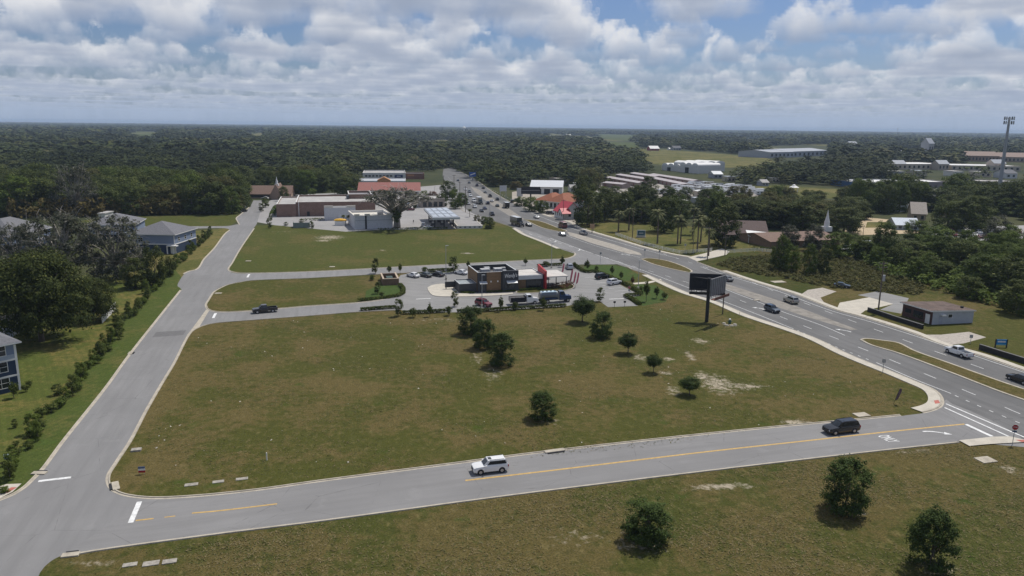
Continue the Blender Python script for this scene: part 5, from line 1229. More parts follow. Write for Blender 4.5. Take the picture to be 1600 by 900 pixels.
# ---- hedge row of small trees along the left road
hl = GL([(-6, 772), (28, 712), (70, 657), (110, 613), (150, 563), (182, 521), (215, 479), (250, 437), (285, 406), (332, 362)])
tot = cum(hl)[-1]; s = 0.0; k = 0
while s < tot:
    p, d = along(hl, s); off = rngT.uniform(-1.3, 1.3); n = (-d[1], d[0])
    x, y = p[0] + n[0] * off, p[1] + n[1] * off
    if rngT.random() < .72:
        sz = rngT.uniform(.9, 1.7); plant(rngT.choice(SHRUB), x, y, sz, sz * rngT.uniform(1.2, 1.7), 'dark green shrub in the mixed row along the left road', 'shrub', 'shrubs in the row along the left road', leaf=rngT.choice([None, None, L_dark]), rng=rngT)
    else:
        sz = rngT.uniform(1.9, 3.7); plant(SMALL[rngT.randrange(2)], x, y, sz, sz * rngT.uniform(.5, .7), 'small dark tree in the mixed row along the left road', 'tree', 'small trees in the row along the left road', leaf=rngT.choice([None, L_mid]), rng=rngT)
    s += rngT.uniform(1.2, 2.2); k += 1
for (px, py, w, yt, lab) in [(90, 617, 17, 601, 'lone round small tree on the lawn beside the apartment house'), (182, 506, 13, 483, 'slim young tree standing alone left of the road row'), (24, 668, 10, 655, 'small shrub on the lawn left of the road row')]:
    x, y, h, w = at_px(px, py, w, yt); plant(SMALL[0], x, y, h, w, lab, 'tree', rng=rngT)
for (px, py, w, yt, lab) in [(40, 612, 14, 600, 'dark shrub at the apartment corner'), (47, 604, 14, 594, 'shrub behind the apartment corner shrub'), (22, 622, 18, 596, 'tall shrub against the apartment wall'), (40, 530, 34, 505, 'dark bush between the apartment and the oak')]:
    x, y, h, w = at_px(px, py, w, yt); plant(SHRUB[1], x, y, h, w, lab, 'shrub', leaf=L_dark, rng=rngT)
# ---- planting round the restaurant
for i, (px, py, w, yt, kind, lab) in enumerate([
    (587, 427.5, 13, 404, 0, 'round young tree on a stem left of the bin enclosure'), (608.5, 428, 11, 412, 2, 'young tree right behind the bin enclosure'), (625.5, 428, 9, 407, 3, 'narrow dark young tree right of the bin enclosure'),
    (664, 425, 12, 416, 4, 'shrub behind the dark green car'), (708.5, 426, 17, 402, 1, 'young tree left of the white coupe by the restaurant'), (731.5, 420, 9, 404, 3, 'narrow tree behind the white coupe'), (821, 415, 10, 401, 3, 'narrow young tree behind the flat dining roof'),
    (878.5, 417, 11, 396, 3, 'dark narrow tree behind the patio canopy'), (853, 416.5, 14, 408, 4, 'shrub behind the red blade wall'), (917, 423, 12, 402, 2, 'young tree at the corner of the car park bed'), (898, 419, 8, 409, 4, 'shrub right of the silver car'),
    (956, 432, 10, 411, 3, 'narrow young tree behind the dark SUV'), (970.5, 438, 10, 421, 2, 'small young tree above the white SUV'), (988, 446, 9, 429, 3, 'reddish narrow tree by the footpath'), (1009.5, 471, 15, 431, 3, 'tall dark young tree at the right end of the car park'),
    (1025.5, 466, 12, 443, 2, 'young tree right of the tall dark one'), (1037, 468, 13, 456, 4, 'shrub at the outer corner of the green bed'), (937.5, 471, 14, 450, 0, 'young tree at the car park end by the white line'),
    (710.5, 479, 13, 456, 0, 'young tree below the drive through island'), (623, 494, 15, 468, 0, 'young tree with shadow left of the car park hedge'), (645, 496, 15, 481, 4, 'round shrub on the car park hedge'), (671.5, 495, 12, 469, 3, 'narrow dark tree on the car park hedge'), (702, 493, 15, 478, 4, 'pale shrub on the car park hedge left of the red car'),
    (782.5, 487, 12, 458, 3, 'narrow dark tree in front of the dump truck bed'), (805, 485, 11, 470, 4, 'shrub in front of the dump truck'), (848.5, 485, 15, 459, 3, 'dark tree in front of the tanker truck'), (590, 459, 11, 441, 0, 'small tree on the bed below the enclosure'), (582, 438, 12, 428, 4, 'shrub left of the enclosure'),
    (597, 464, 12, 456, 4, 'flowering shrub on the enclosure bed'), (932, 425, 8, 415, 4, 'shrub in the right bed by the kerb'), (1001, 455, 8, 446, 4, 'shrub at the light pole foot')]):
    x, y, h, w = at_px(px, py, w, yt)
    if kind == 4: plant(SHRUB[i % 3], x, y, h, w, lab, 'shrub', 'planting around the restaurant', leaf=L_mid if i % 2 else L_dark, rng=rngT)
    else: plant(SMALL[kind], x, y, h, w, lab, 'tree', 'planting around the restaurant', leaf=L_red if 'reddish' in lab else None, rng=rngT)
def hedge(pts, w, h, label, leaf=None, dens=170, seed=1, ls=.15):
    L = densify(GL(pts), 1.0); rng = np.random.default_rng(seed); tot = cum(L)[-1]; n = int(tot * dens); c = []; nn = []
    for k in range(n):
        p, d = along(L, rng.uniform(0, tot)); a = rng.uniform(-.15, math.pi + .15); o = math.cos(a) * w / 2 * rng.uniform(.8, 1.1)
        c.append((p[0] - d[1] * o, p[1] + d[0] * o, max(.06, (math.sin(a) * .6 + .4) * h * rng.uniform(.75, 1.08) if math.sin(a) > .3 else rng.uniform(.05, h * .8)))); nn.append((-d[1] * math.cos(a), d[0] * math.cos(a), max(0, math.sin(a))))
    V = leaves(rng, np.array(c), np.array(nn), ls)
    o = bpy.data.objects.new('hedge', quads_mesh('hedge', V, leaf or L_dark)); C.objects.link(o)
    return tag(o, label, 'hedge')
hedge([(563, 485.5), (590, 483.5), (618, 481.5)], 1.1, .8, 'low clipped hedge on the near side of the driveway', seed=1)
hedge([(560, 471), (600, 467), (622, 463.5), (629.5, 459), (630, 452), (625, 446)], 1.2, .8, 'low hedge curving round the enclosure bed', seed=2)
hedge([(629, 491), (660, 490), (696, 488)], 1.1, .9, 'low hedge between the car park and the big lot, left part', seed=3)
hedge([(714, 489), (760, 487), (800, 484), (840, 482), (884, 479.5)], 1.1, .9, 'low hedge between the car park and the big lot below the trucks', seed=4)
hedge([(898, 415.5), (911, 425), (918, 426.5), (930, 425.5), (946, 431)], 1.3, .9, 'low hedge bending round the right bed of the car park', seed=5)
hedge([(946, 431), (962, 438), (985, 449), (1002, 460)], 1.3, .9, 'straight low hedge beside the parked SUVs', seed=6)
hedge([(977, 463.5), (990, 470), (999, 477)], 1.3, .9, 'short low hedge at the end of the car park', seed=7)
hedge([(978, 463), (1002, 461.5)], 1.2, .8, 'short low hedge behind the small stop sign', seed=9)
hedge([(858, 452), (875, 448), (889, 445), (892, 450), (876, 453.5)], 2.0, 1.3, 'reddish patio planting under the pale canopy', L_red, 40, 8, .16)
hedge([(840, 417), (860, 415.5), (878, 415)], 1.2, .9, 'low hedge behind the restaurant patio', seed=10)
hedge([(668, 425), (690, 423.5), (705, 423)], 1.2, .9, 'low hedge behind the parked cars left of the restaurant', seed=11)
hedge([(760, 457), (790, 456), (806, 455.5)], .7, .5, 'thin planting strip along the restaurant wall', L_mid, seed=12)
hedge([(720, 458.5), (742, 459)], .8, .6, 'thin planting along the low annex', L_mid, seed=13)
hedge([(812, 455), (846, 452.5)], .8, .7, 'planting below the dining windows', L_mid, seed=14)
hedge([(1170, 390), (1190, 391), (1202, 392)], 2.5, 1.5, 'clipped hedge by the church hall', L_mid, 30, 15, .2)
hedge([(425, 338), (431, 325)], 2.5, 1.6, 'bright clipped hedge left of the brick store', L_bright, 30, 16, .3)
for (px, py, w, yt, lab) in [(408.5, 331, 10, 318, 'round tree at the store car park corner'), (415, 324, 12, 309, 'tree by the road behind the corner tree'), (421, 357, 9, 341, 'dark small tree at the tip of the north lot'), (447, 352.5, 8, 347, 'round shrub by the store drive'), (487, 357, 9, 346, 'small dark tree right of the fence pen'), (471, 349, 8, 342, 'small tree behind the fence pen'), (423, 344, 7, 337, 'small tree at the store entry island')]:
    x, y, h, w = at_px(px, py, w, yt); plant(SMALL[0], x, y, h, w, lab, 'tree', leaf=L_dark, rng=rngT)
hedge([(470, 346), (500, 344), (506, 344.5)], 2.0, 1.2, 'dark planting strip along the brick store', L_dark, 25, 17, .25)
hedge([(590, 359.5), (640, 358.5), (700, 357.8)], 2.0, .9, 'rough hedge line along the top of the north lot', L_mid, 25, 18, .2)
# ---- palms
def palm_proto(seed, H, fr, nf=34):
    rng = np.random.default_rng(seed); mb = MB(); mb.tube([(0, 0, 0), (.1, .05, H * .5), (.05, .15, H - fr * .3)], [.26, .2, .2], 7)
    tm = bpy.data.meshes.new('trunk'); tm.from_pydata(mb.v, [], mb.f); tm.materials.append(m_bark); V = []
    for k in range(nf):
        a = rng.uniform(0, 6.28); el = rng.uniform(-.9, 1.2); d = np.array([math.cos(a), math.sin(a)]); l = fr * rng.uniform(.75, 1.1); sd = np.array([-d[1], d[0], 0])
        P = []
        for t in np.linspace(0, 1, 6):
            r = l * t * math.cos(el * (1 - t * .3)); z = H - fr * .3 + l * (math.sin(el) * t - .55 * t * t)
            P.append(np.array([d[0] * r + .05, d[1] * r + .15, z]))
        for i in range(5):
            w0 = .26 * fr / 2 * math.sin(math.pi * min(1, .15 + i / 5.5)); w1 = .26 * fr / 2 * math.sin(math.pi * min(.99, .15 + (i + 1) / 5.5))
            V += [[P[i] + sd * w0 - [0, 0, w0 * .5], P[i], P[i + 1], P[i + 1] + sd * w1 - [0, 0, w1 * .5]], [P[i], P[i] - sd * w0 - [0, 0, w0 * .5], P[i + 1] - sd * w1 - [0, 0, w1 * .5], P[i + 1]]]
    return dict(name='palm_tree', crown=quads_mesh('crown', np.array(V), L_palm), trunk=tm, H=H + fr * .5, R=fr)
PALM = [palm_proto(70 + i, 10, 2.6, 52) for i in range(3)]
for i, (px, py, yt, w, lab) in enumerate([(966, 362, 325, 15, 'palm nearest the tan sign on the church lawn'), (982.5, 360, 321, 15, 'palm behind the utility pole on the church lawn'), (1027, 380.5, 321, 17, 'tall palm right of the blue board on the church lawn'), (1058.5, 381, 330, 15, 'left palm of the pair of leaning palms'), (1063, 381, 338, 15, 'right palm of the pair of leaning palms'), (1082, 366, 320, 16, 'palm in front of the trailer yard'), (1089, 394, 334, 16, 'tall palm left of the church drive'), (1094.5, 378, 331, 15, 'palm behind the church drive palm'), (1107, 400, 352, 14, 'short palm at the church drive entrance'), (1082, 374, 357, 8, 'tiny conical palm on the church lawn')]):
    x, y, h, w = at_px(px, py, w, yt); plant(PALM[i % 3], x, y, h, w * 1.7, lab, 'palm', 'palms on the church lawn', rng=rngT)
for i, (px, py, yt, w, lab) in enumerate([(537, 350, 333.5, 9, 'left small palm by the yellow canopy'), (545, 351, 334, 9, 'right small palm by the yellow canopy'), (734, 339, 325, 10, 'small palm between the fuel canopy and the highway'), (283, 392, 372, 8, 'small palm beside the grey roofed house'), (1473, 408, 385, 10, 'small palm in the brush on the right'), (1445, 337, 315, 14, 'palm among the trees above the arena')]):
    x, y, h, w = at_px(px, py, w, yt); plant(PALM[i % 3], x, y, h, w, lab, 'palm', rng=rngT)
# ---- single trees round the stores, the church lawn and the brush land
def grove(rows, cat='tree', group=None, protos=None, nm=None):
    for i, (px, py, w, yt, lf, lab) in enumerate(rows):
        x, y, h, w = at_px(px, py, w, yt); plant((protos or WOOD)[i % len(protos or WOOD)], x, y, h, w, lab, cat, group, leaf=lf, rng=rngT, name=nm)
grove([
    (918, 352, 54, 290, L_deep, 'big dark oak right of the red roofed house'), (945, 345, 40, 296, L_deep, 'dark oak behind the big oak by the red roofed house'), (912, 322, 40, 277, L_deep, 'dark oak rising behind the orange roofed house'),
    (998, 342, 46, 293, L_deep, 'dark oak behind the second palm'), (978, 345, 34, 300, L_dark, 'oak filling the gap left of the dark oak behind the palms'), (1037, 362, 50, 308, L_wood, 'oak behind the blue board'), (1060, 352, 40, 306, L_mid, 'greener oak behind the pair of leaning palms'), (1012, 312, 34, 277, L_deep, 'dark oak in front of the storage sheds'),
    (1130, 384, 60, 322, L_deep, 'spreading oak shading the church hall'), (1120, 352, 44, 304, L_mid, 'lighter oak behind the spreading oak'), (1165, 352, 60, 312, L_deep, 'dark oak left of the steeple'), (1215, 356, 62, 314, L_deep, 'dark oak just left of the white steeple'), (1255, 362, 66, 312, L_deep, 'wide dark oak right behind the steeple'), (1318, 364, 60, 326, L_deep, 'low branching oak right of the steeple by the sand'), (1180, 336, 60, 308, L_deep, 'dark oak on the near edge of the estate lawn'), (1150, 344, 44, 306, L_olive, 'yellowish oak top between the dark oaks'), (1095, 340, 36, 309, L_wood, 'oak in front of the trailer yard'), (1240, 338, 60, 310, L_deep, 'dark oak below the gazebo'), (1300, 340, 50, 316, L_deep, 'dark oak above the white steeple')])
grove([
    (1218, 420, 34, 368, L_mid, 'bright small tree at the edge of the brush, left one'), (1236, 424, 28, 384, L_bright, 'yellow green tree beside the left brush tree'), (1264, 428, 24, 384, L_mid, 'narrow tree left of the dark narrow brush tree'), (1287, 428, 28, 388, L_dark, 'dark narrow tree alone in the brush'), (1310, 402, 52, 364, L_bright, 'bright tree in front of the church right end'), (1344, 404, 34, 374, L_dark, 'dark tree below the parked white vehicles'), (1378, 404, 44, 350, L_mid, 'pointed green tree at the edge of the arena'), (1420, 408, 54, 376, L_dark, 'dark tree in the thicket behind the block building'), (1460, 396, 62, 354, L_bright, 'large bright yellow green tree in the thicket'), (1500, 420, 56, 376, L_dark, 'dark tree in the thicket near the far car lot'), (1434, 436, 34, 404, L_mid, 'small tree above the utility pole'), (1472, 436, 36, 408, L_dark, 'dark small tree right of the small one above the pole'), (1530, 452, 60, 400, L_mid, 'green tree in the right thicket'), (1572, 458, 70, 404, L_dark, 'dark tree at the right edge of the thicket'), (1545, 428, 50, 384, L_bright, 'bright tree at the top of the right thicket'), (1598, 436, 60, 390, L_mid, 'green tree cut by the right edge'), (1270, 392, 36, 352, L_moss, 'greyish thin tree in front of the church'), (1232, 388, 34, 354, L_moss, 'greyish thin tree left in front of the church'), (1590, 490, 60, 440, L_deep, 'dark tree low at the right edge'), (1512, 466, 40, 432, L_dark, 'dark bush tree behind the block building'), (1330, 392, 30, 366, L_mid, 'green tree between the bright and the dark thicket trees'), (1555, 388, 44, 340, L_moss, 'tall mossy tree at the far car lot'), (1480, 360, 60, 316, L_wood, 'oak behind the thicket at the car lot'), (1430, 376, 40, 344, L_mid, 'tree at the edge of the greenish house'), (1520, 362, 60, 308, L_wood, 'wide oak below the cell tower'), (1465, 330, 60, 296, L_wood, 'oak left of the cell tower')], protos=[WOOD[0], WOOD[2], WOOD[3], WOOD[5]])
grove([(712, 326, 26, 296, L_mid, 'dark green tree left of the highway by the fuel shop'), (700, 312, 28, 284, L_wood, 'olive tree left of the highway before the shops'), (690, 322, 22, 303, L_wood, 'tree behind the fuel shop'), (676, 316, 20, 300, L_red, 'reddish tree between the red roof and the fuel shop'), (722, 320, 20, 302, L_mid, 'green tree by the pole at the highway kerb'), (598, 316, 34, 297, L_olive, 'pale olive tree before the red roof, left'), (640, 318, 30, 298, L_olive, 'pale olive tree before the red roof, right'), (663, 316, 22, 299, L_mid, 'pale tree at the right end of the red roof'), (648, 326, 9, 312, L_dark, 'tiny dark tree in the store car park'), (585, 320, 16, 305, L_moss, 'small pale tree before the brick store corner'), (765, 357, 18, 340, L_dark, 'dark tree at the tip of the north lot by the highway'), (756, 350, 14, 338, L_mid, 'bush at the tip of the north lot'), (745, 348, 12, 336, L_olive, 'olive bush by the low white store'), (831, 330, 30, 309, L_mid, 'green bush below the black billboard'), (815, 322, 26, 308, L_mid, 'left bush along the highway below the billboard'), (848, 333, 22, 314, L_mid, 'bush left of the red roofed house'), (806, 296, 22, 284, L_gold, 'golden brown tree behind the pale sign board'), (478, 306, 38, 266, L_bright, 'light green tree behind the brick store'), (536, 304, 40, 276, L_wood, 'tree behind the brick store roof'), (468, 306, 30, 280, L_wood, 'tree between the chapel and the light green tree'), (505, 300, 30, 270, L_wood, 'tree right of the light green tree'), (412, 304, 14, 290, L_dark, 'tree in front of the chapel roof'), (443, 314, 18, 292, L_dark, 'tree at the chapel porch')])

def scatter_grove(poly, n, seed, h, w, leafs, label, group, protos=WOOD, gap=6.0):
    """a loose stand of single trees"""
    P = GL(poly); a = np.array(P); lo, hi = a.min(0), a.max(0); rg = random.Random(seed); got = []
    for _ in range(4000):
        p = (rg.uniform(lo[0], hi[0]), rg.uniform(lo[1], hi[1]))
        ins = False; j = len(P) - 1
        for i in range(len(P)):
            if (P[i][1] > p[1]) != (P[j][1] > p[1]) and p[0] < (P[j][0] - P[i][0]) * (p[1] - P[i][1]) / (P[j][1] - P[i][1]) + P[i][0]: ins = not ins
            j = i
        if not ins or any(math.hypot(p[0] - q[0], p[1] - q[1]) < gap for q in got): continue
        got.append(p); hh = rg.uniform(*h); plant(rg.choice(protos), *p, hh, rg.uniform(*w), label, 'tree', group, leaf=rg.choice(leafs), rng=rg)
        if len(got) >= n: break
scatter_grove([(1100, 346), (1130, 338), (1240, 334), (1335, 336), (1345, 344), (1330, 354), (1260, 358), (1130, 354)], 30, 3, (8.5, 11.5), (12, 17), [L_deep, L_deep, L_dark, L_olive], 'dark oak in the stand behind the church', 'oaks behind the church', gap=8)
scatter_grove([(1450, 340), (1630, 346), (1630, 318), (1500, 312), (1480, 320)], 34, 4, (9, 14), (10, 15), [L_wood, L_deep, L_mid], 'tree in the stand around the foot of the cell tower', 'trees round the cell tower', gap=8)
scatter_grove([(1305, 330), (1345, 318), (1440, 322), (1440, 330), (1380, 334)], 22, 5, (13, 17), (10, 13), [L_mid, L_mid, L_wood], 'bright green tree in the row before the white roofed stores', 'row of green trees on the right', gap=7)
scatter_grove([(935, 342), (960, 332), (1030, 332), (1080, 338), (1080, 347), (1000, 350)], 9, 6, (8, 11), (10, 14), [L_deep, L_wood, L_mid], 'oak in the loose stand behind the palms', 'oaks behind the palms', gap=9)
scatter_grove([(20, 410), (60, 395), (140, 380), (150, 400), (90, 420)], 5, 7, (8, 11), (7, 10), [L_moss, L_deep], 'oak among the blue houses on the left', 'oaks among the blue houses', gap=9)
scatter_grove([(1455, 400), (1620, 392), (1640, 440), (1560, 440)], 30, 8, (6, 10), (7, 10), [L_bright, L_mid, L_bright, L_mid], 'tree in the thicket near the right edge', 'trees in the right thicket', gap=6)
scatter_grove([(1325, 396), (1400, 388), (1460, 392), (1470, 436), (1400, 430)], 16, 9, (4.5, 7.5), (5.5, 8), [L_bright, L_mid, L_mid, L_dark], 'bushy green tree in the thicket between the church and the block building', 'bushy trees in the middle thicket', gap=5)
scatter_grove([(1100, 316), (1180, 308), (1260, 313), (1340, 312), (1340, 320), (1200, 326), (1110, 326)], 16, 11, (7, 10), (9, 13), [L_wood, L_mid, L_deep, L_olive], 'broad tree on the tan lawn below the gazebo', 'trees below the gazebo', gap=11)
scatter_grove([(945, 302), (1000, 303), (1060, 312), (1100, 314), (1090, 322), (1000, 316), (940, 310)], 12, 12, (6.5, 9), (8, 12), [L_wood, L_mid, L_deep], 'tree between the palms and the trailer yard', 'trees before the trailer yard', gap=11)
# ================================================================== VEHICLES
m_tyre = mat('tyre_rubber', (.018, .018, .018), .85, .1)
m_rim = mat('wheel_rim', (.42, .42, .43), .35, .08, metal=.6)
m_lamp = mat('headlamp_glass', (.72, .74, .76), .15, .05, spec=.6)
m_tail = mat('tail_lamp', (.30, .015, .012), .25, .05, spec=.5)
m_blackpl = mat('black_plastic', (.022, .022, .024), .6, .1)
def ring(x, zb, zt, wb, wt):
    """one rounded body section across the car"""
    zm = zb + (zt - zb) * .45
    h = [(wb * .90, zb), (wb * .985, zb + .10), (wb, zm), (wb * .985, zt - .12), (wt * .94, zt - .02), (wt * .75, zt)]
    return [(x, -a, z) for a, z in h[::-1]][::-1] and [(x, a, z) for a, z in h] + [(x, -a, z) for a, z in h[::-1]]
def cab_faces(g):
    """greenhouse corners: (x front/rear at belt and roof), half widths, heights"""
    xf0, xr0, xf1, xr1, w0, w1, z0, z1 = g
    return [(xf0, w0 * .86, z0), (xr0, w0 * .94, z0), (xr0, -w0 * .94, z0), (xf0, -w0 * .86, z0)], [(xf1, w1 * .94, z1), (xr1, w1, z1), (xr1, -w1, z1), (xf1, -w1 * .94, z1)]
def panel_on(q, u0, u1, v0, v1, out=.012):
    q = [np.array(p, float) for p in q]; f = lambda u, v: (q[0] * (1 - u) + q[1] * u) * (1 - v) + (q[3] * (1 - u) + q[2] * u) * v
    n = unit(np.cross(q[1] - q[0], q[3] - q[0])); c = sum(q) / 4
    if n @ (c - np.array([c[0] * 1.0 if abs(n[1]) > .5 else 0, 0, c[2] - .3])) < 0: n = -n
    P = [f(u0, v0), f(u1, v0), f(u1, v1), f(u0, v1)]; O = [p + n * out for p in P]; I = [p - n * .01 for p in P]
    return [tuple(p) for p in I + O], [(4, 5, 6, 7), (0, 1, 5, 4), (1, 2, 6, 5), (2, 3, 7, 6), (3, 0, 4, 7)]
SPEC = {
 'suv': dict(L=4.85, w=.95, r=.37, wx=(1.48, -1.42), body=[(2.42, .48, .78, .66), (2.36, .36, .95, .84), (2.05, .28, 1.06, .93), (1.15, .26, 1.14, .95), (.85, .26, 1.18, .95), (-2.05, .28, 1.20, .95), (-2.32, .36, 1.16, .91), (-2.42, .46, .98, .84)], cab=(1.08, -2.30, .42, -1.98, .90, .73, 1.13, 1.78), side=[(.20, .44), (.47, .70), (.73, .95)]),
 'sedan': dict(L=4.7, w=.91, r=.33, wx=(1.42, -1.36), body=[(2.36, .42, .62, .62), (2.30, .30, .78, .80), (1.95, .24, .88, .88), (1.05, .22, .97, .91), (.8, .22, .99, .91), (-1.5, .24, 1.02, .91), (-2.15, .30, .98, .87), (-2.34, .40, .82, .78)], cab=(1.00, -1.78, .22, -1.12, .86, .66, .95, 1.44), side=[(.24, .52), (.55, .80)]),
 'pickup': dict(L=5.8, w=.98, r=.41, wx=(1.85, -1.75), body=[(2.90, .55, .85, .74), (2.84, .42, 1.05, .90), (2.5, .34, 1.17, .96), (1.5, .32, 1.22, .98), (1.2, .32, 1.24, .98), (-.62, .34, 1.24, .98)], cab=(1.42, -.60, .78, -.45, .92, .76, 1.2, 1.90), side=[(.22, .50), (.54, .90)]),
 'van': dict(L=5.4, w=1.0, r=.36, wx=(1.75, -1.6), body=[(2.70, .48, .80, .75), (2.64, .36, 1.0, .92), (2.3, .3, 1.14, .98), (1.8, .28, 1.24, 1.0), (-2.4, .30, 1.26, 1.0), (-2.62, .38, 1.22, .97), (-2.70, .46, 1.1, .92)], cab=(1.95, -2.62, 1.20, -2.50, .96, .86, 1.2, 2.25), side=[(.16, .30), (.34, .62), (.66, .94)]),
}
def car_parts(kind):
    """mesh builders of one car, in its own frame: x forward, wheels on z = 0"""
    S = SPEC[kind]; P = {}
    b = MB(); b.loft([ring(x, zb, zt, w, w) for x, zb, zt, w in S['body']])
    lo, hi = cab_faces(S['cab']); mid = [tuple((np.array(p) * .12 + np.array(q) * .88) * np.array([1, 1, 1])) for p, q in zip(lo, hi)]
    hi2 = [(p[0] * .97 + .0, p[1] * .90, p[2] + .05) for p in hi]
    b.loft([lo, hi, hi2])
    if kind == 'pickup':
        w = S['w']; b.box(-2.9, -.62, -w * .985, -w * .985 + .12, .62, 1.24); b.box(-2.9, -.62, w * .985 - .12, w * .985, .62, 1.24)
        b.box(-2.9, -2.78, -w * .98 + .121, w * .98 - .121, .50, 1.22); b.box(-2.779, -.621, -w * .98 + .121, w * .98 - .121, .50, .72)
        P['bed_liner'] = (MB().box(-2.77, -.63, -w * .98 + .125, w * .98 - .125, .722, .75), m_blackpl)
        P['rear_bumper'] = (MB().box(-3.02, -2.91, -.88, .88, .45, .62), m_rim)
    P['body'] = (b, None)
    L4 = lambda i, j: [lo[i], lo[j], hi[j], hi[i]]
    g = MB(); g.add(*panel_on(L4(3, 0), .06, .94, .12, .92)); P['windscreen'] = (g, M_glass)
    g = MB(); g.add(*panel_on(L4(1, 2), .08, .92, .30 if kind == 'suv' else .15, .88)); P['rear_window'] = (g, M_glass)
    for sd, (i, j) in (('l', (0, 1)), ('r', (3, 2))):
        for k, (u0, u1) in enumerate(S['side']):
            g = MB(); v, f = panel_on(L4(i, j), u0 - .06, u1, .18, .86); 
            if k == 0:   # the front quarter follows the sloping pillar
                q = [np.array(p) for p in v]; q[3] = q[3] * .45 + q[2] * .55 if False else q[3]; v = q
            g.add([tuple(p) for p in v], f); P['side_window_%s%d' % (sd, k)] = (g, M_glass)
    w, r = S['w'], S['r']; fx, rx = S['wx']
    for n, x in (('f', fx), ('r', rx)):
        for sd, y in (('l', 1), ('r', -1)):
            a = MB(); a.tube([(x, y * (w - .30), r + .02), (x, y * (w + .004), r + .02)], r + .075, 18); P['wheel_arch_' + n + sd] = (a, m_blackpl)
            t = MB(); t.tube([(x, y * (w - .24), r), (x, y * (w - .01), r), (x, y * (w + .02), r)], [r, r, r * .93], 20); P['wheel_' + n + sd] = (t, m_tyre)
            m = MB(); m.tube([(x, y * (w + .005), r), (x, y * (w + .032), r)], [r * .64, r * .56], 12); P['rim_' + n + sd] = (m, m_rim)
    x0 = S['body'][1][0]; zt = S['body'][1][2]; wf = S['body'][1][3]
    for sd in (1, -1):
        P['headlight_%d' % sd] = (MB().box(x0 - .16, x0 + .03, sd * wf * .80 - .16, sd * wf * .80 + .16, zt - .27, zt - .10), m_lamp)
        xr = -2.9 if kind == 'pickup' else S['body'][-2][0]; wr = .93 if kind == 'pickup' else S['body'][-2][3]; z1 = 1.15 if kind in ('pickup', 'suv', 'van') else .92
        P['taillight_%d' % sd] = (MB().box(xr - .045, xr + .10, sd * wr * .93 - .09, sd * wr * .93 + .09, z1 - .34, z1 - .05), m_tail)
    P['grille'] = (MB().box(x0 + .02, x0 + .062, -wf * .55, wf * .55, zt - .36, zt - .10), m_blackpl)
    P['bumper_trim'] = (MB().box(x0 + .0, x0 + .075, -wf * .7, wf * .7, S['body'][1][1] + .04, S['body'][1][1] + .17), m_blackpl)
    for sd in (1, -1):
        P['mirror_%d' % sd] = (MB().box(S['cab'][0] - .42, S['cab'][0] - .22, sd * (w + .10) - .10, sd * (w + .10) + .10, S['cab'][6] + .02, S['cab'][6] + .18), None)
        P['sill_%d' % sd] = (MB().box(rx + r + .14, fx - r - .14, sd * (w * .96) - .03, sd * (w * .96) + .03, S['body'][3][1] - .02, S['body'][3][1] + .10), m_blackpl)
    if kind == 'suv':
        P['sunroof'] = (MB().box(-.15, .30, -.36, .36, S['cab'][7] + .051, S['cab'][7] + .066), M_glass)
        for sd in (1, -1): P['roof_rail_%d' % sd] = (MB().tube([(.2, sd * .62, 1.86), (-1.8, sd * .64, 1.86)], .022, 5), m_blackpl)
    return P
NAMEOF = lambda k: {'side_window': 'side_window', 'wheel_arch': 'wheel_arch'}.get('_'.join(k.split('_')[:2]), k.split('_')[0] if k.split('_')[0] in ('wheel', 'rim', 'headlight', 'taillight', 'mirror', 'sill') else ('roof_rail' if k.startswith('roof_rail') else k))
_me = {}
def car_mesh(kind, key, mb, m, merged=False):
    k = (kind, key)
    if k not in _me:
        o = mb.build(NAMEOF(key), m or m_blackpl, smooth=False)
        if key == 'body':
            bm = bmesh.new(); bm.from_mesh(o.data); bmesh.ops.recalc_face_normals(bm, faces=bm.faces); bm.to_mesh(o.data); bm.free()
        o.data.shade_smooth()
        try: o.data.set_sharp_from_angle(angle=R_(32))
        except Exception: pass
        _me[k] = o.data; bpy.data.objects.remove(o)
    return _me[k]
def car(kind, paint, px, py, head, label, cat, group=None, detail=True, scale=1.0, name=None):
    """head: degrees, 0 = +x; detail False gives one joined mesh for the small far ones"""
    x, y = G(px, py); P = car_parts(kind); nm = name or {'suv': 'parked_suv', 'sedan': 'saloon_car', 'pickup': 'pickup_truck', 'van': 'passenger_van'}[kind]
    if detail:
        r = empty(nm, (x, y, .012), R_(head), label, cat, group); r.scale = (scale,) * 3; objs = {}
        for k, (mb, m) in P.items():
            o = bpy.data.objects.new(NAMEOF(k), car_mesh(kind, k, mb, m)); C.objects.link(o); objs[k] = o
            o.parent = objs['wheel_' + k[4:]] if k.startswith('rim_') else r
            if m is None: o.material_slots[0].link = 'OBJECT'; o.material_slots[0].material = paint
        return r
    k = (kind, 'joined')
    if k not in _me:
        big = MB(); ms = [m_blackpl]
        for kk, (mb, m) in P.items():
            if kk.startswith(('mirror', 'sill', 'roof_rail', 'bumper')): continue
            m = m or m_blackpl; i = 0 if P[kk][1] is None else (ms.index(m) if m in ms[1:] else (ms.append(m) or len(ms) - 1))
            if P[kk][1] is not None and i == 0: ms.append(m); i = len(ms) - 1
            big.add(mb.v, mb.f, i)
        o = big.build(nm, ms); _me[k] = o.data; bpy.data.objects.remove(o)
    o = bpy.data.objects.new(nm, _me[k]); C.objects.link(o); o.location = (x, y, .012); o.rotation_euler = (0, 0, R_(head)); o.scale = (scale,) * 3
    o.material_slots[0].link = 'OBJECT'; o.material_slots[0].material = paint
    return tag(o, label, cat, group)
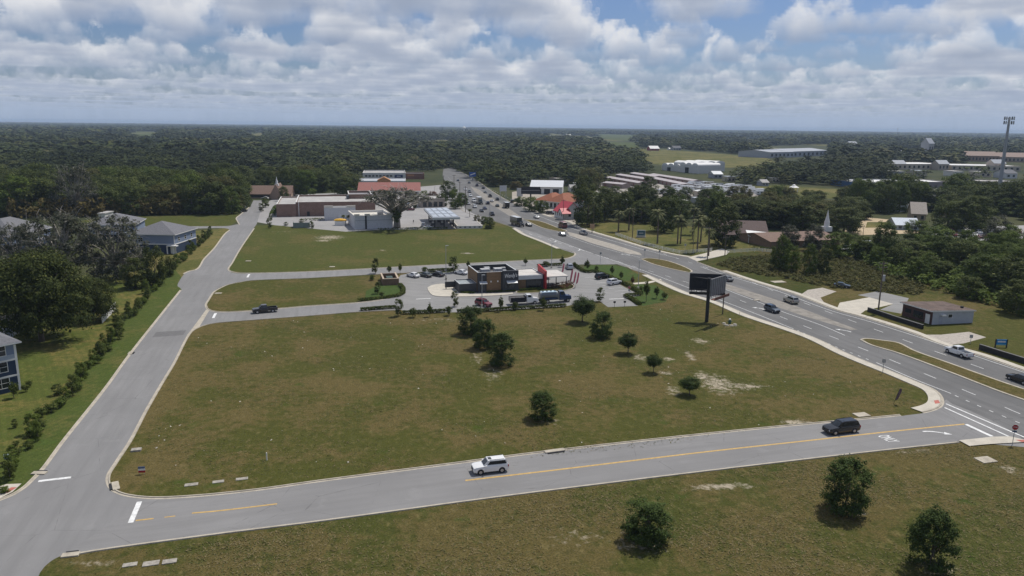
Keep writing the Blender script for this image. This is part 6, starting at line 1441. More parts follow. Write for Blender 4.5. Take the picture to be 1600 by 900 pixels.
PT = dict(white=paint_mat('paint_white', (.74, .74, .73)), black=paint_mat('paint_black', (.006, .006, .008)), grey=paint_mat('paint_grey', (.16, .17, .18), .3, .4), silver=paint_mat('paint_silver', (.46, .47, .48), .3, .5), blue=paint_mat('paint_steel_blue', (.055, .075, .10), .3, .3),
          red=paint_mat('paint_red', (.17, .012, .02)), green=paint_mat('paint_dark_green', (.03, .042, .04)), tan=paint_mat('paint_champagne', (.36, .34, .29), .3, .4), navy=paint_mat('paint_navy', (.012, .018, .05)), brightblue=paint_mat('paint_truck_blue', (.012, .034, .10)), maroon=paint_mat('paint_maroon', (.12, .012, .018)))
def heading(a, b):
    A, B = G(*a), G(*b); return math.degrees(math.atan2(B[1] - A[1], B[0] - A[0]))
hw_far = lambda px, py: heading((1450, 545), (1330, 501)) if py > 470 else (heading((1230, 463), (1126, 427)) if py > 400 else (heading((980, 378), (880, 345)) if py > 340 else heading((838, 327), (745, 283))))
hw_near = lambda px, py: heading((1060, 437), (1240, 503)) if py > 400 else (heading((800, 357), (980, 413)) if py > 345 else heading((735, 318), (760, 332)))
cross = heading((1250, 690), (860, 735.5))
car('suv', PT['white'], 765.5, 736, cross, 'white SUV with a sunroof heading left on the cross road', 'SUV', name='white_suv')
big = car('suv', PT['black'], 1313.5, 675, heading((1350, 672), (1250, 684)), 'long black SUV heading left near the highway junction', 'SUV', scale=1.0, name='long_suv'); big.scale = (1.17, 1.04, 1.04)
car('pickup', PT['black'], 414, 488, heading((480, 484), (390, 492)), 'black pickup truck leaving along the driveway', 'pickup')
car('pickup', PT['white'], 1497, 555, hw_far(1497, 552), 'white crew cab pickup in the far carriageway beside the concrete apron', 'pickup')
car('sedan', PT['black'], 1594, 597, hw_far(1590, 595), 'black car in the far carriageway cut by the right edge of view', 'car', scale=1.06)
car('suv', PT['tan'], 1235.5, 473, hw_far(1235, 473), 'champagne silver SUV driving away beside the worn median', 'SUV')
car('suv', PT['blue'], 1206, 487, hw_near(1206, 487), 'blue grey crossover coming down the near carriageway below the billboard', 'SUV', scale=.95)
car('sedan', PT['grey'], 1136, 438.5, hw_far(1136, 438), 'grey car just right of the billboard on the far carriageway', 'car')
car('sedan', PT['grey'], 878.5, 368.5, hw_near(878, 368), 'small grey car coming past the painted median', 'car')
car('pickup', PT['silver'], 911.5, 366.5, hw_far(911, 366), 'silver pickup driving away past the painted median', 'pickup')
car('sedan', PT['silver'], 838, 341, hw_far(838, 341), 'small silver car in the far carriageway before the red roofed house', 'car')
v = car('van', PT['maroon'], 879, 356, hw_far(880, 352), 'red and white shuttle bus in the far carriageway', 'bus'); v.scale = (1.15, 1.15, 1.25)
# parked round the restaurant
pk = heading((700, 441), (690, 426))
for (kind, p, px, py, hd, lab) in [('sedan', 'white', 645.5, 433, heading((634, 430), (656, 434.5)) + 180, 'white car parked at the left end of the restaurant car park'), ('sedan', 'green', 665, 432.5, heading((656, 430), (675, 434)) + 180, 'dark green car parked between the white and the dark car'), ('sedan', 'black', 684, 431.5, heading((676, 429.5), (695, 433)) + 180, 'black car parked right of the dark green car'), ('sedan', 'white', 720.5, 428.5, heading((712, 427), (732, 430.5)) + 180, 'white coupe parked against the restaurant back'),
    ('suv', 'red', 755.5, 478, heading((744, 475), (768, 480.5)), 'dark red car in the lane below the restaurant'), ('suv', 'black', 940.5, 435.5, heading((932, 436.5), (950, 433.5)), 'dark boxy SUV parked by the right hedge'), ('suv', 'white', 959.5, 444.5, heading((949, 446), (972, 442)), 'white SUV parked beside the dark boxy SUV'), ('suv', 'silver', 889.5, 420, heading((884, 414), (894, 424)) + 180, 'silver grey car parked behind the patio flags')]:
    car(kind, PT[p], px, py, hd, lab, 'car')
car('pickup', PT['black'], 379, 331.5, heading((372, 332), (386, 330)), 'dark pickup parked by the wood edge, front one', 'pickup')
car('pickup', PT['grey'], 377, 325.5, heading((370, 326), (384, 324)), 'dark pickup parked by the wood edge, rear one', 'pickup')
car('sedan', PT['green'], 1315, 449, heading((1308, 447.5), (1322, 449)), 'dark green car parked at the brush edge by the worn drive', 'car')
# traffic queue and flow in the distance
for i, (kind, p, px, py, near_, lab) in enumerate([('sedan', 'black', 826, 353.5, 1, 'dark car ahead of the box truck'), ('pickup', 'black', 768.5, 336.5, 1, 'dark pickup truck in the queue nearest the fuel shop bushes'), ('sedan', 'navy', 757.5, 327, 1, 'navy car in the queue behind the dark pickup'), ('sedan', 'black', 752.5, 331, 1, 'black car beside the navy car in the queue'), ('suv', 'white', 742, 324.5, 1, 'white SUV in the queue before the tree by the pole'), ('van', 'white', 740.5, 316, 1, 'white van beside the brown box truck'), ('sedan', 'silver', 731.5, 319.5, 1, 'silver car at the kerb beside the white van'), ('sedan', 'silver', 729, 312, 1, 'silver car behind the kerb car'), ('suv', 'white', 735, 307.5, 1, 'white SUV behind the white van'), ('sedan', 'white', 724.5, 307, 1, 'white car at the back of the kerb lane'), ('suv', 'grey', 733.5, 301, 1, 'grey SUV far back in the queue'), ('sedan', 'white', 727, 297, 1, 'tiny white car far back in the queue'),
    ('suv', 'navy', 762, 319, 0, 'dark SUV crossing at the far junction'), ('sedan', 'green', 777, 323, 0, 'dark low car driving away past the worn median'), ('suv', 'black', 776.5, 313, 0, 'black SUV driving away at the far junction'), ('pickup', 'black', 765.5, 308, 0, 'black pickup driving away beyond the junction'), ('sedan', 'silver', 768.5, 315.5, 0, 'silver car turning at the far junction'), ('sedan', 'grey', 758, 301.5, 0, 'grey car driving away beyond the junction'), ('sedan', 'black', 755, 295, 0, 'black car driving away toward the wood'), ('suv', 'navy', 745, 291, 0, 'navy SUV driving away toward the wood'), ('sedan', 'blue', 733, 286.5, 0, 'blue grey car near the wood on the far lane'), ('sedan', 'blue', 715.5, 283, 0, 'dark car on the near lane by the wood'), ('suv', 'black', 800, 316.5, 2, 'dark SUV parked at the roadside below the pale sign board'), ('pickup', 'grey', 807, 315, 2, 'grey pickup parked beside the dark roadside SUV'), ('sedan', 'white', 866, 333, 2, 'white car parked before the orange roofed house'), ('suv', 'black', 860, 335, 2, 'dark SUV parked at the orange roofed house'), ('sedan', 'white', 634, 322.5, 2, 'white car in the store car park, left'), ('sedan', 'silver', 638.5, 320.5, 2, 'silver car in the store car park'), ('suv', 'maroon', 641, 329, 2, 'dark red car in the store car park'), ('suv', 'white', 655, 322.5, 2, 'white SUV in the store car park'), ('suv', 'silver', 661.5, 354, 2, 'silver car at the pump edge of the fuel station'), ('sedan', 'white', 668.5, 357, 2, 'white car at the near edge of the fuel station'), ('sedan', 'grey', 650, 318, 2, 'grey car at the back of the store car park'), ('sedan', 'white', 437, 322, 2, 'white car behind the tree at the brick store'), ('sedan', 'silver', 428, 331, 2, 'silver car left of the brick store'), ('sedan', 'white', 414, 311, 2, 'white car by the chapel')]):
    hd = hw_near(px, py) if near_ == 1 else (hw_far(px, py) if near_ == 0 else [12, -20, 95, 170][i % 4]); car(kind, PT[p], px, py, hd, lab, 'car', None, False)
# trucks
def wheels(r, xs, w, rad, dual=()):
    for x in xs:
        for y in (1, -1):
            t = MB().tube([(x, y * (w - (.5 if x in dual else .28)), rad), (x, y * w, rad)], rad, 16).build('wheel', m_tyre, r)
            MB().tube([(x, y * (w + .001), rad), (x, y * (w + .03), rad)], rad * .55, 10).build('rim', m_rim, t)
def bonnet_cab(r, x0, paint, w=1.1, z0=.55, hood=1.5, roof=2.55):
    """a conventional cab whose nose ends at x0"""
    b = MB(); b.loft([ring(x0, z0, z0 + .62, w * .72, w * .72), ring(x0 - .15, z0 - .1, z0 + .95, w * .82, w * .82), ring(x0 - hood, z0 - .1, z0 + 1.15, w * .92, w * .92), ring(x0 - hood - .02, z0 - .1, z0 + 1.2, w, w), ring(x0 - hood - 1.7, z0 - .1, z0 + 1.2, w, w)])
    g = (x0 - hood + .05, x0 - hood - 1.68, x0 - hood - .45, x0 - hood - 1.6, w * .98, w * .84, z0 + 1.18, roof); lo, hi = cab_faces(g); b.loft([lo, hi]); o = b.build('cab', paint, r)
    L4 = lambda i, j: [lo[i], lo[j], hi[j], hi[i]]
    MB().add(*panel_on(L4(3, 0), .06, .94, .12, .9)).build('windscreen', M_glass, r)
    for i, j in ((0, 1), (3, 2)): MB().add(*panel_on(L4(i, j), .2, .8, .15, .88)).build('side_window', M_glass, r)
    for s in (1, -1): MB().box(x0 - .1, x0 + .03, s * w * .62 - .14, s * w * .62 + .14, z0 + .35, z0 + .6).build('headlight', m_lamp, r)
    MB().box(x0 - .02, x0 + .04, -w * .4, w * .4, z0 + .15, z0 + .65).build('grille', m_blackpl, r)
hd = heading((800, 474.5), (830, 473)); x, y = G(819, 475); r = empty('dump_truck', (x, y, .022), R_(hd), 'white cab flatbed truck with a dark dump bed in the lane below the restaurant', 'truck')
bonnet_cab(r, 3.6, PT['white'], 1.05, .6); MB().box(-3.8, .25, -.45, .45, .55, .85).build('chassis', m_blackpl, r)
bd = MB(); bd.box(-3.9, .2, -1.2, 1.2, .87, 1.0); bd.box(-3.9, .2, -1.2, -1.1, 1.003, 2.0); bd.box(-3.9, .2, 1.1, 1.2, 1.003, 2.0); bd.box(.1, .2, -1.097, 1.097, 1.003, 2.3); bd.box(-3.9, -3.8, -1.097, 1.097, 1.003, 2.0); bd.build('dump_bed', paint_mat('bed_navy', (.014, .016, .03)), r)
MB().box(-3.7, .0, -1.0, 1.0, 1.01, 1.9).build('load', mat('bed_load', (.10, .095, .09), .95, .3), r); wheels(r, (2.6, -2.4), 1.08, .46, (-2.4,))
hd = heading((850, 473), (890, 470.5)); x, y = G(867, 472); r = empty('tanker_truck', (x, y, .022), R_(hd), 'blue bonneted tanker truck with a white and blue tank below the restaurant', 'truck')
bonnet_cab(r, 4.3, PT['brightblue'], 1.15, .75, 1.7, 2.95); MB().box(-4.6, .9, -.5, .5, .7, 1.0).build('chassis', m_blackpl, r)
tk = MB().tube([(-4.4, 0, 1.95), (-4.2, 0, 1.95), (.5, 0, 1.95), (.7, 0, 1.95)], [.75, .98, .98, .75], 18).build('tank', PT['grey'], r)
MB().box(-3.9, .2, -.75, .75, 2.75, 2.98).build('tank_walkway', mat('tank_top', (.55, .68, .76), .5), r)
for k in range(4): MB().tube([(-3.4 + k * 1.1, 0, 2.98), (-3.4 + k * 1.1, 0, 3.12)], .28, 10).build('tank_hatch', PT['brightblue'], r)
for s in (1, -1): MB().box(-4.0, .2, s * 1.12 - .1, s * 1.12 + .1, 1.1, 1.45).build('hose_tray', PT['brightblue'], r)
wheels(r, (3.2, -2.4, -3.6), 1.15, .52, (-2.4, -3.6)); MB().tube([(.75, -.9, 1.0), (.75, -.9, 3.3)], .09, 7).build('exhaust_stack', m_rim, r)
def boxtruck(px, py, hd, boxm, cabp, label, Lb=7.0, hb=3.6):
    x, y = G(px, py); r = empty('box_truck', (x, y, .012), R_(hd), label, 'truck'); bonnet_cab(r, Lb / 2 + 3.3, cabp, 1.15, .7, 1.5, 2.7)
    MB().box(-Lb / 2, Lb / 2, -1.25, 1.25, 1.0, hb).build('cargo_box', boxm, r, bevel=.04); MB().box(-Lb / 2 + .1, Lb / 2 - .1, -1.2, 1.2, hb + .003, hb + .05).build('box_roof', PT['white'], r); MB().box(-Lb / 2, Lb / 2 + .4, -.5, .5, .65, .95).build('chassis', m_blackpl, r); wheels(r, (Lb / 2 + 2.2, -Lb / 2 + 1.6, -Lb / 2 + 2.8), 1.2, .5, (-Lb / 2 + 1.6,))
boxtruck(806, 352, hw_near(805, 350), PT['green'], PT['black'], 'dark box truck with a white roof coming down the near carriageway', 8.0, 4.0)
boxtruck(748.5, 318, hw_near(748, 318), PT['tan'], PT['green'], 'tall pale brown box truck in the far queue', 6.5, 3.9)
boxtruck(791.5, 325, hw_far(791, 325), PT['black'], PT['black'], 'dark refuse truck driving away past the worn median', 5.5, 3.2)
# trailers and motor homes on the gravel yard
rngV = random.Random(9)
mbm = MB(); mbm.loft([[(x, y * w, z) for y, z in ((-1, .6), (1, .6), (1, 2.9), (.85, 3.15), (-.85, 3.15), (-1, 2.9))] for x, w in ((-3.6, 1.15), (3.2, 1.2))]); mbm.box(3.2, 4.4, -.15, .15, .55, .7, 2); 
for y in (-1.21, 1.19): mbm.box(-2.4, -1.2, y, y + .02, 1.6, 2.3, 1); mbm.box(.4, 2.0, y, y + .02, 1.6, 2.3, 1)
for x in (-.9, .2):
    for y in (-1.15, .9): mbm.tube([(x, y, .36), (x, y + .25, .36)], .36, 10, 2)
tr = mbm.build('travel_trailer', [PT['white'], M_glass, m_tyre]); tmesh = tr.data; bpy.data.objects.remove(tr)
yard = [(1030, 300.5), (1188, 302), (1160, 294), (1060, 290)]
YP = GL([(1030, 303), (1060, 292), (1085, 286.5), (1150, 292), (1190, 300), (1188, 306), (1110, 306)]); lo = np.min(YP, 0); hi_ = np.max(YP, 0); placed = []
for i in range(900):
    p = (rngV.uniform(lo[0], hi_[0]), rngV.uniform(lo[1], hi_[1]))
    if not inpoly(YP, np.array([p[0]]), np.array([p[1]]))[0] or any(math.hypot(p[0] - q[0], p[1] - q[1]) < 6.5 for q in placed): continue
    placed.append(p); o = bpy.data.objects.new('travel_trailer', tmesh); C.objects.link(o); o.location = (*p, .012); o.rotation_euler = (0, 0, R_(rngV.choice([20, 25, 110, 200, 115]) + rngV.uniform(-6, 6))); s = rngV.uniform(.75, 1.2); o.scale = (s, 1, rngV.uniform(.8, 1.05))
    if rngV.random() < .3: o.material_slots[0].link = 'OBJECT'; o.material_slots[0].material = PT[rngV.choice(['silver', 'tan', 'grey'])]
    tag(o, 'pale travel trailer parked on the gravel yard by the storage sheds', 'trailer', 'trailers on the gravel yard')
    if len(placed) > 75: break
for i in range(34):
    px, py = rngV.uniform(1462, 1620), rngV.uniform(358, 373); x, y = G(px, py)
    car(rngV.choice(['sedan', 'suv', 'sedan']), PT[rngV.choice(['white', 'silver', 'black', 'grey', 'white', 'red'])], px, py, rngV.choice([75, 255]) + rngV.uniform(-5, 5), 'car parked in the far car lot among trees on the right', 'car', 'cars in the far right car lot', False)
for (px, py, lab) in [(1326, 392, 'left white van glimpsed behind the thicket trees'), (1322, 398, 'lower white van glimpsed behind the thicket trees'), (1354, 385, 'right white van glimpsed behind the thicket trees')]: car('van', PT['white'], px, py, 10, lab, 'van', None, False)
# ================================================================== STREET FURNITURE AND SMALL THINGS
m_wpole = mat('weathered_pole', (.14, .115, .09), .95, .15, 2, stretch=(4, 4, .5)); m_galv = mat('galvanised_steel', (.38, .39, .40), .5, .08, metal=.3)
m_rust = mat('rust_brown', (.17, .075, .055), .8, .2)
def upole(px, py, yt, label, arm=True, r=.17, trans=False, m=None):
    x, y = G(px, py); h = hgt(px, py, yt); R0 = empty('utility_pole', (x, y, 0), R_(14), label, 'utility pole')
    MB().tube([(0, 0, -.2), (0, 0, h)], [r, r * .7], 9).build('pole', m or m_wpole, R0)
    if arm:
        for k in range(2 if arm == 2 else 1):
            a = MB().box(-1.2, 1.2, -.06, .06, h - .6 - k * 1.0, h - .45 - k * 1.0).build('crossarm', m_wpole, R0)
            for u in (-1.1, -.4, .4, 1.1): MB().tube([(u, 0, h - .449 - k * 1.0), (u, 0, h - .25 - k * 1.0)], .05, 6).build('insulator', m_galv, a)
    if trans: MB().tube([(.3, -.3, h * .62), (.3, -.3, h * .74)], .32, 10).build('transformer', m_galv, R0)
    return R0
for a in [(1372, 487, 409, 'tall wooden utility pole with a transformer by the concrete drive', 2, .2, True), (1105, 407, 354, 'wooden utility pole at the mouth of the church drive', 1, .18), (1132.5, 400, 369, 'wooden utility pole at the end of the rail fence', 1, .16), (988, 373.5, 325, 'wooden utility pole beside the blue board', 1, .18), (1129, 491, 437, 'thin leaning pole right behind the billboard', 0, .15), (880, 343.5, 312, 'utility pole in front of the red roofed house', 1, .15), (927, 361, 318, 'thin pole above the tan sign', 0, .12), (1082.5, 395, 360, 'short pole on the church fence line', 0, .12),
    (693, 292, 274, 'utility pole farthest along the highway, left kerb', 1, .2), (709.5, 299, 273, 'second farthest utility pole along the left kerb', 1, .2), (718.5, 313, 284, 'utility pole beside the tree at the left kerb', 1, .2), (727.5, 331.5, 291, 'utility pole nearest the fuel shop on the left kerb', 1, .2), (1323, 376, 354, 'thin pole at the edge of the sand arena', 0, .12), (1348, 372, 352, 'second thin pole at the edge of the sand arena', 0, .12)]: upole(*a)
def lamp_post(px, py, yt, label, sq=True):
    x, y = G(px, py); h = hgt(px, py, yt); r = empty('lamp_post', (x, y, 0), R_(14), label, 'lamp post')
    MB().tube([(0, 0, 0), (0, 0, .7)], .3, 10).build('base', m_walk, r); MB().tube([(0, 0, .7), (0, 0, h)], [.10, .07], 8).build('pole', m_galv, r); MB().box(-.1, .75, -.18, .18, h - .05, h + .1).build('lamp_head', m_galv, r)
for a in [(697, 437, 384, 'tall lamp post by the drive through entry left of the restaurant'), (753, 480, 430, 'tall lamp post in front of the red car'), (861.5, 419, 380, 'tall lamp post behind the patio canopy'), (997, 452, 407, 'tall lamp post at the right end of the car park'), (765, 339, 318, 'lamp post at the near kerb by the fuel shop palm'), (679, 311, 292, 'lamp post at the fuel shop back'), (687, 321, 300, 'lamp post beside the fuel canopy')]: lamp_post(*a)
# billboard
x, y = G(1104, 503); bb2 = empty('billboard', (x, y, 0), 0, 'two sided V shaped billboard seen from its grey back on a single dark post', 'billboard')
z0, z1 = hgt(1104, 503, 457), hgt(1104, 503, 430.5)
MB().tube([(0, 0, -.2), (0, 0, z1 - .6)], .42, 14).build('post', m_dark, bb2)
def vpanel(a, b, m, slat, nm):
    a, b = np.array(a), np.array(b); d = unit(b - a); n = np.array([-d[1], d[0]]); L = np.linalg.norm(b - a); mb = MB()
    c = [a, b, b + n * .3, a + n * .3]; o = MB().prism([tuple(q) for q in c], z0, z1).build(nm, m, bb2)
    for k in range(slat):
        u = L * (k + .5) / slat; p = a + d * u - n * .10; MB().prism([tuple(p - d * .06), tuple(p + d * .06), tuple(p + d * .06 + n * .095), tuple(p - d * .06 + n * .095)], z0 - .3, z1 - .05).build('stringer', m_dark if slat < 8 else m_galv, o)
    return a, b, d, n, L
A1 = vpanel((-4.0, 2.6), (4.2, 1.4), mat('board_back_dark', (.035, .036, .04), .8, .2), 7, 'dark_panel')
A2 = vpanel((-.7, -4.6), (4.2, .9), mat('board_back_grey', (.17, .17, .175), .7, .12), 8, 'grey_panel')
for (a, b, d, n, L), m in ((A1, m_dark), (A2, m_rust)):
    q = [a - n * .12, b - n * .12, b - n * 1.0, a - n * 1.0]; MB().prism([tuple(p) for p in q], z0 - .75, z0 - .6).build('catwalk', m, bb2)
    q = [a - n * 1.003, b - n * 1.003, b - n * 1.08, a - n * 1.08]; MB().prism([tuple(p) for p in q], z0 - .8, z0 - .15).build('catwalk_rail', m, bb2)
for zz in (z0 + .4, z1 - 1.0): MB().prism([(-3.6, 2.4), (0, -.4), (3.9, .8), (0, .4)], zz, zz + .25).build('outrigger', m_dark, bb2)
# second billboard by the far shops
x, y = G(829, 317); b3 = empty('billboard', (x, y, 0), R_(10), 'black advertising board on a post before the orange roofed house', 'billboard')
h = hgt(829, 317, 292); MB().tube([(0, 0, 0), (0, 0, h - 4)], .45, 10).build('post', m_dark, b3); MB().box(-5.8, 5.8, -.3, .3, h - 4.2, h).build('panel', mat('board_back_dark', (.035, .036, .04)), b3); MB().box(-5.6, 5.6, -.38, -.303, h - 2.2, h - 2.0).build('frame_bar', m_galv, b3)
x, y = G(812, 314); b4 = empty('sign_board', (x, y, 0), R_(12), 'pale grey pylon sign board left of the black advertising board', 'sign')
h = hgt(812, 314, 294); MB().box(-1.8, 1.8, -.25, .25, h * .35, h).build('panel', m_ltmetal, b4); MB().box(-.5, .5, -.2, .2, 0, h * .35 - .003).build('post', m_galv, b4)
x, y = G(786, 312); b4 = empty('sign_board', (x, y, 0), R_(12), 'pale shop sign on two legs beside the highway', 'sign')
h = hgt(786, 312, 290); MB().box(-2.2, 2.2, -.2, .2, h * .6, h).build('panel', m_ltmetal, b4); MB().tube([(-1.8, 0, 0), (-1.8, 0, h * .6 - .003)], .15, 7).build('leg', m_galv, b4); MB().tube([(1.8, 0, 0), (1.8, 0, h * .6 - .003)], .15, 7).build('leg', m_galv, b4)
x, y = G(738.5, 282); b4 = empty('sign_board', (x, y, 0), R_(5), 'blue and white roadside sign before the wood', 'sign')
h = hgt(738.5, 282, 269); MB().box(-2.8, 2.8, -.3, .3, h * .45, h).build('panel', mat('sign_blue', (.03, .10, .36), .5), b4); MB().loft([[(-2, -.32, h * .6), (-2, -.36, h * .6), (-2, -.36, h * .72), (-2, -.32, h * .72)], [(2.2, -.32, h * .8), (2.2, -.36, h * .8), (2.2, -.36, h * .95), (2.2, -.32, h * .95)]]).build('emblem', m_trim, b4); MB().box(-.4, .4, -.2, .2, 0, h * .45 - .003).build('post', m_galv, b4)
# tan sign, blue board, blue sign
x, y = G(925, 364); s = empty('sign_board', (x, y, 0), R_(-10), 'small tan sign on a post at the corner of the church lawn', 'sign'); h = hgt(925, 364, 350); MB().box(-1.0, 1.0, -.1, .1, h * .5, h).build('panel', mat('sign_tan', (.40, .26, .15)), s); MB().box(-.15, .15, -.1, .1, 0, h * .5 - .003).build('post', m_wpole, s)
x, y = G(1001.5, 371); s = empty('notice_board', (x, y, 0), R_(-6), 'teal church board in a pale frame on the tan lawn', 'sign'); h = hgt(1001.5, 371, 359.5); w = 11 * scale_at(x, y) / 2 + .3; MB().box(-w, w, -.18, .18, .5, h).build('frame', m_ltmetal, s); MB().box(-w + .25, w - .25, -.26, -.183, .9, h - .25).build('panel', mat('sign_teal', (.05, .12, .16), .5), s); MB().box(-w * .5, w * .5, -.3, -.262, h * .55, h * .65).build('lettering_band', m_ltmetal, s); MB().box(-w - .2, w + .2, -.5, .5, 0, .497).build('base', m_walk, s)
x, y = G(1563.5, 543); s = empty('blue_sign', (x, y, 0), R_(-4), 'bright blue site sign between two dark posts above the low wall', 'sign'); h = hgt(1563.5, 543, 530)
for u in (-1.15, 1.15): MB().box(u - .1, u + .1, -.1, .1, 0, h).build('post', m_dark, s)
MB().box(-1.04, 1.04, -.05, .05, .55, h - .05).build('panel', mat('sign_sky_blue', (.02, .22, .50), .5), s); MB().box(-.8, .8, -.07, -.053, h * .62, h * .80).build('lettering_band', m_trim, s); MB().box(-1.0, 1.0, -.07, -.053, .6, h * .42).build('pale_band', mat('sign_pale_blue', (.12, .38, .55), .5), s)
# stop sign
def text_mesh(body, size, m, parent, loc, rot, label=None, extrude=.01, name='lettering', sx=1):
    cu = bpy.data.curves.new(name, 'FONT'); cu.body = body; cu.size = size; cu.align_x = 'CENTER'; cu.align_y = 'CENTER'; cu.extrude = extrude
    o = bpy.data.objects.new(name, cu); C.objects.link(o); bpy.context.view_layer.update(); me = bpy.data.meshes.new_from_object(o.evaluated_get(bpy.context.evaluated_depsgraph_get())); bpy.data.objects.remove(o)
    me.materials.clear(); me.materials.append(m); o = bpy.data.objects.new(name, me); C.objects.link(o); o.parent = parent; o.location = loc; o.rotation_euler = rot; o.scale = (sx, 1, 1)
    return o
m_stop = mat('stop_red', (.40, .025, .03), .45, .08)
def stop_sign(px, py, yt, ang, label, r=.42, both=True):
    x, y = G(px, py); h = hgt(px, py, yt); s = empty('stop_sign', (x, y, 0), ang, label, 'stop sign')
    MB().tube([(0, .06, 0), (0, .06, h)], .05, 6).build('post', m_galv, s)
    oc = lambda q, yy: [(math.cos(a) * q, yy, h - r + math.sin(a) * q) for a in np.linspace(math.pi / 8, 2 * math.pi + math.pi / 8, 9)[:-1]]
    MB().loft([oc(r, -.02), oc(r, .0)]).build('rim', m_trim, s); MB().loft([oc(r * .9, -.03), oc(r * .9, -.022)]).build('plate', m_stop, s)
    text_mesh('STOP', r * .62, m_trim, s, (0, -.038, h - r), (math.pi / 2, 0, 0), sx=.85)
    MB().box(-.3, .3, .015, .04, h - 1.25, h - 1.0).build('street_plate', mat('plate_blue', (.04, .08, .16), .5), s)
stop_sign(1582, 695, 663, R_(-14), 'stop sign on a steel post at the highway corner', .46)
stop_sign(982.5, 466, 447, R_(-10), 'small stop sign at the end of the restaurant car park', .40)
for (px, py, lab) in [(960, 480, 'left dark sign back at the edge of the car park'), (976, 479.5, 'right dark sign back at the edge of the car park')]:
    x, y = G(px, py); s = empty('small_sign', (x, y, 0), 0, lab, 'sign'); MB().tube([(0, 0, 0), (0, 0, 1.5)], .04, 6).build('post', m_dark, s); MB().box(-.3, .3, -.05, .0, 1.1, 1.6).build('plate', m_dark, s)
for (px, py, yt, lab) in [(1379, 583, 561, 'thin sign post on the sidewalk by the long median'), (938, 412, 394, 'thin sign post at the side street mouth'), (1007, 404, 389, 'thin sign post left on the short median'), (1030, 407, 391, 'thin sign post right on the short median'), (1516, 537, 523, 'thin post at the concrete apron'), (1070, 397, 381, 'thin sign post at the rail fence end')]:
    x, y = G(px, py); h = hgt(px, py, yt); s = empty('small_sign', (x, y, 0), R_(-14), lab, 'sign'); MB().tube([(0, 0, 0), (0, 0, h)], .05, 6).build('post', m_galv, s); MB().box(-.33, .33, -.08, -.053, h - .7, h).build('plate', m_galv, s)
# feather flags
def feather(px, py, yt, m, label, lean=.1, w=.5):
    x, y = G(px, py); h = hgt(px, py, yt); s = empty('feather_flag', (x, y, 0), R_(-10), label, 'flag')
    MB().tube([(0, 0, 0), (lean * h * .6, 0, h * .6), (lean * h, 0, h * .93), (lean * h + w * .4, 0, h)], .03, 6).build('pole', m_dark, s)
    pts = [(lean * h * .22 + .04, h * .22), (lean * h * .22 + w, h * .30), (lean * h * .75 + w * 1.1, h * .78), (lean * h + w * .8, h * .97), (lean * h + .05, h * .95), (lean * h * .6 + .04, h * .6)]
    MB().loft([[(a, y_, z) for a, z in pts] for y_ in (-.012, .012)]).build('banner', m, s); return s
m_pink = mat('flag_pink', (.60, .17, .22), .8, .2, 1.5)
for (px, py, yt, lab) in [(877, 430, 411, 'pink red feather flag behind the patio canopy'), (889, 446, 420, 'pink red feather flag left of the front pair by the patio'), (894.5, 448, 424, 'pink red feather flag in the middle by the patio'), (899, 449, 425, 'pink red feather flag on the right by the patio')]: feather(px, py, yt, m_pink, lab, .14, .5)
feather(1396, 631, 606, mat('flag_plum', (.14, .09, .11), .8, .3, 3), 'dark feather flag leaning in the grass at the highway corner', .25, .45)
# small things on the grass
x, y = G(222, 741); s = empty('small_flag_sign', (x, y, 0), R_(10), 'small red white and blue sign in the grass near the rounded kerb', 'sign')
MB().tube([(-.28, 0, 0), (-.28, 0, 1.0)], .025, 6).build('stake', m_galv, s); MB().tube([(.28, 0, 0), (.28, 0, 1.0)], .025, 6).build('stake', m_galv, s)
for k, m in enumerate((m_stop, m_trim, mat('sign_slate_blue', (.10, .14, .22)))): MB().box(-.42, .42, -.03, .02, .25 + k * .28, .52 + k * .28).build('stripe', m, s)
def slab(name, px, py, w, d, h, m, label, rz=.15, cat='cover'):
    x, y = G(px, py); o = MB().box(-w / 2, w / 2, -d / 2, d / 2, -.02, h).build(name, m, loc=(x, y, 0), rz=rz, bevel=.02); return tag(o, label, cat)
for a in [(213, 704, 1.3, .9, .25, 'pale bag lying near the rounded kerb'), (299, 757.5, 1.6, .75, .08, 'left pale slab of three by the cross road kerb'), (341, 753, 1.4, .7, .08, 'middle pale slab of three by the cross road kerb'), (378, 748.5, 1.5, .7, .08, 'right pale slab of three by the cross road kerb'), (203, 883, 1.4, .7, .1, 'left pale slab in the lower left grass'), (236, 881, 1.6, .9, .1, 'middle pale slab in the lower left grass'), (265, 878, 1.4, .8, .12, 'right pale slab in the lower left grass')]: slab('concrete_slab', a[0], a[1], a[2], a[3], a[4], mat('worn_slab', (.34, .315, .27), .95, .25, 2.5), a[5], .3, 'slab')
for a in [(1346, 648.5, 2.3, 1.6, 'square concrete inlet pad in the grass above the black SUV'), (1540, 719, 2.4, 1.8, 'square concrete pad in the grass below the stop sign'), (1216, 440.5, 4.0, 2.6, 'white flat slab in the grass on the far side of the highway'), (266, 459, 1.6, 1.2, 'pale pad on the lawn')][:3]: slab('concrete_pad', a[0], a[1], a[2], a[3], .12, m_conc, a[4], .25, 'pad')
for a in [(388, 408, 'pale square slab in the north lot left corner'), (341, 458.5, 'pale square slab in the middle lot'), (519, 417, 'small white box by the side street kerb'), (730, 396, 'pale slab in the north lot grass')]: slab('concrete_slab', a[0], a[1], 1.7, 1.2, .12, m_conc, a[2], .1, 'lid')
x, y = G(1140, 506); s = empty('hydrant', (x, y, 0), 0, 'dark green hydrant with a pale cap ringed by pale stones near the billboard', 'hydrant')
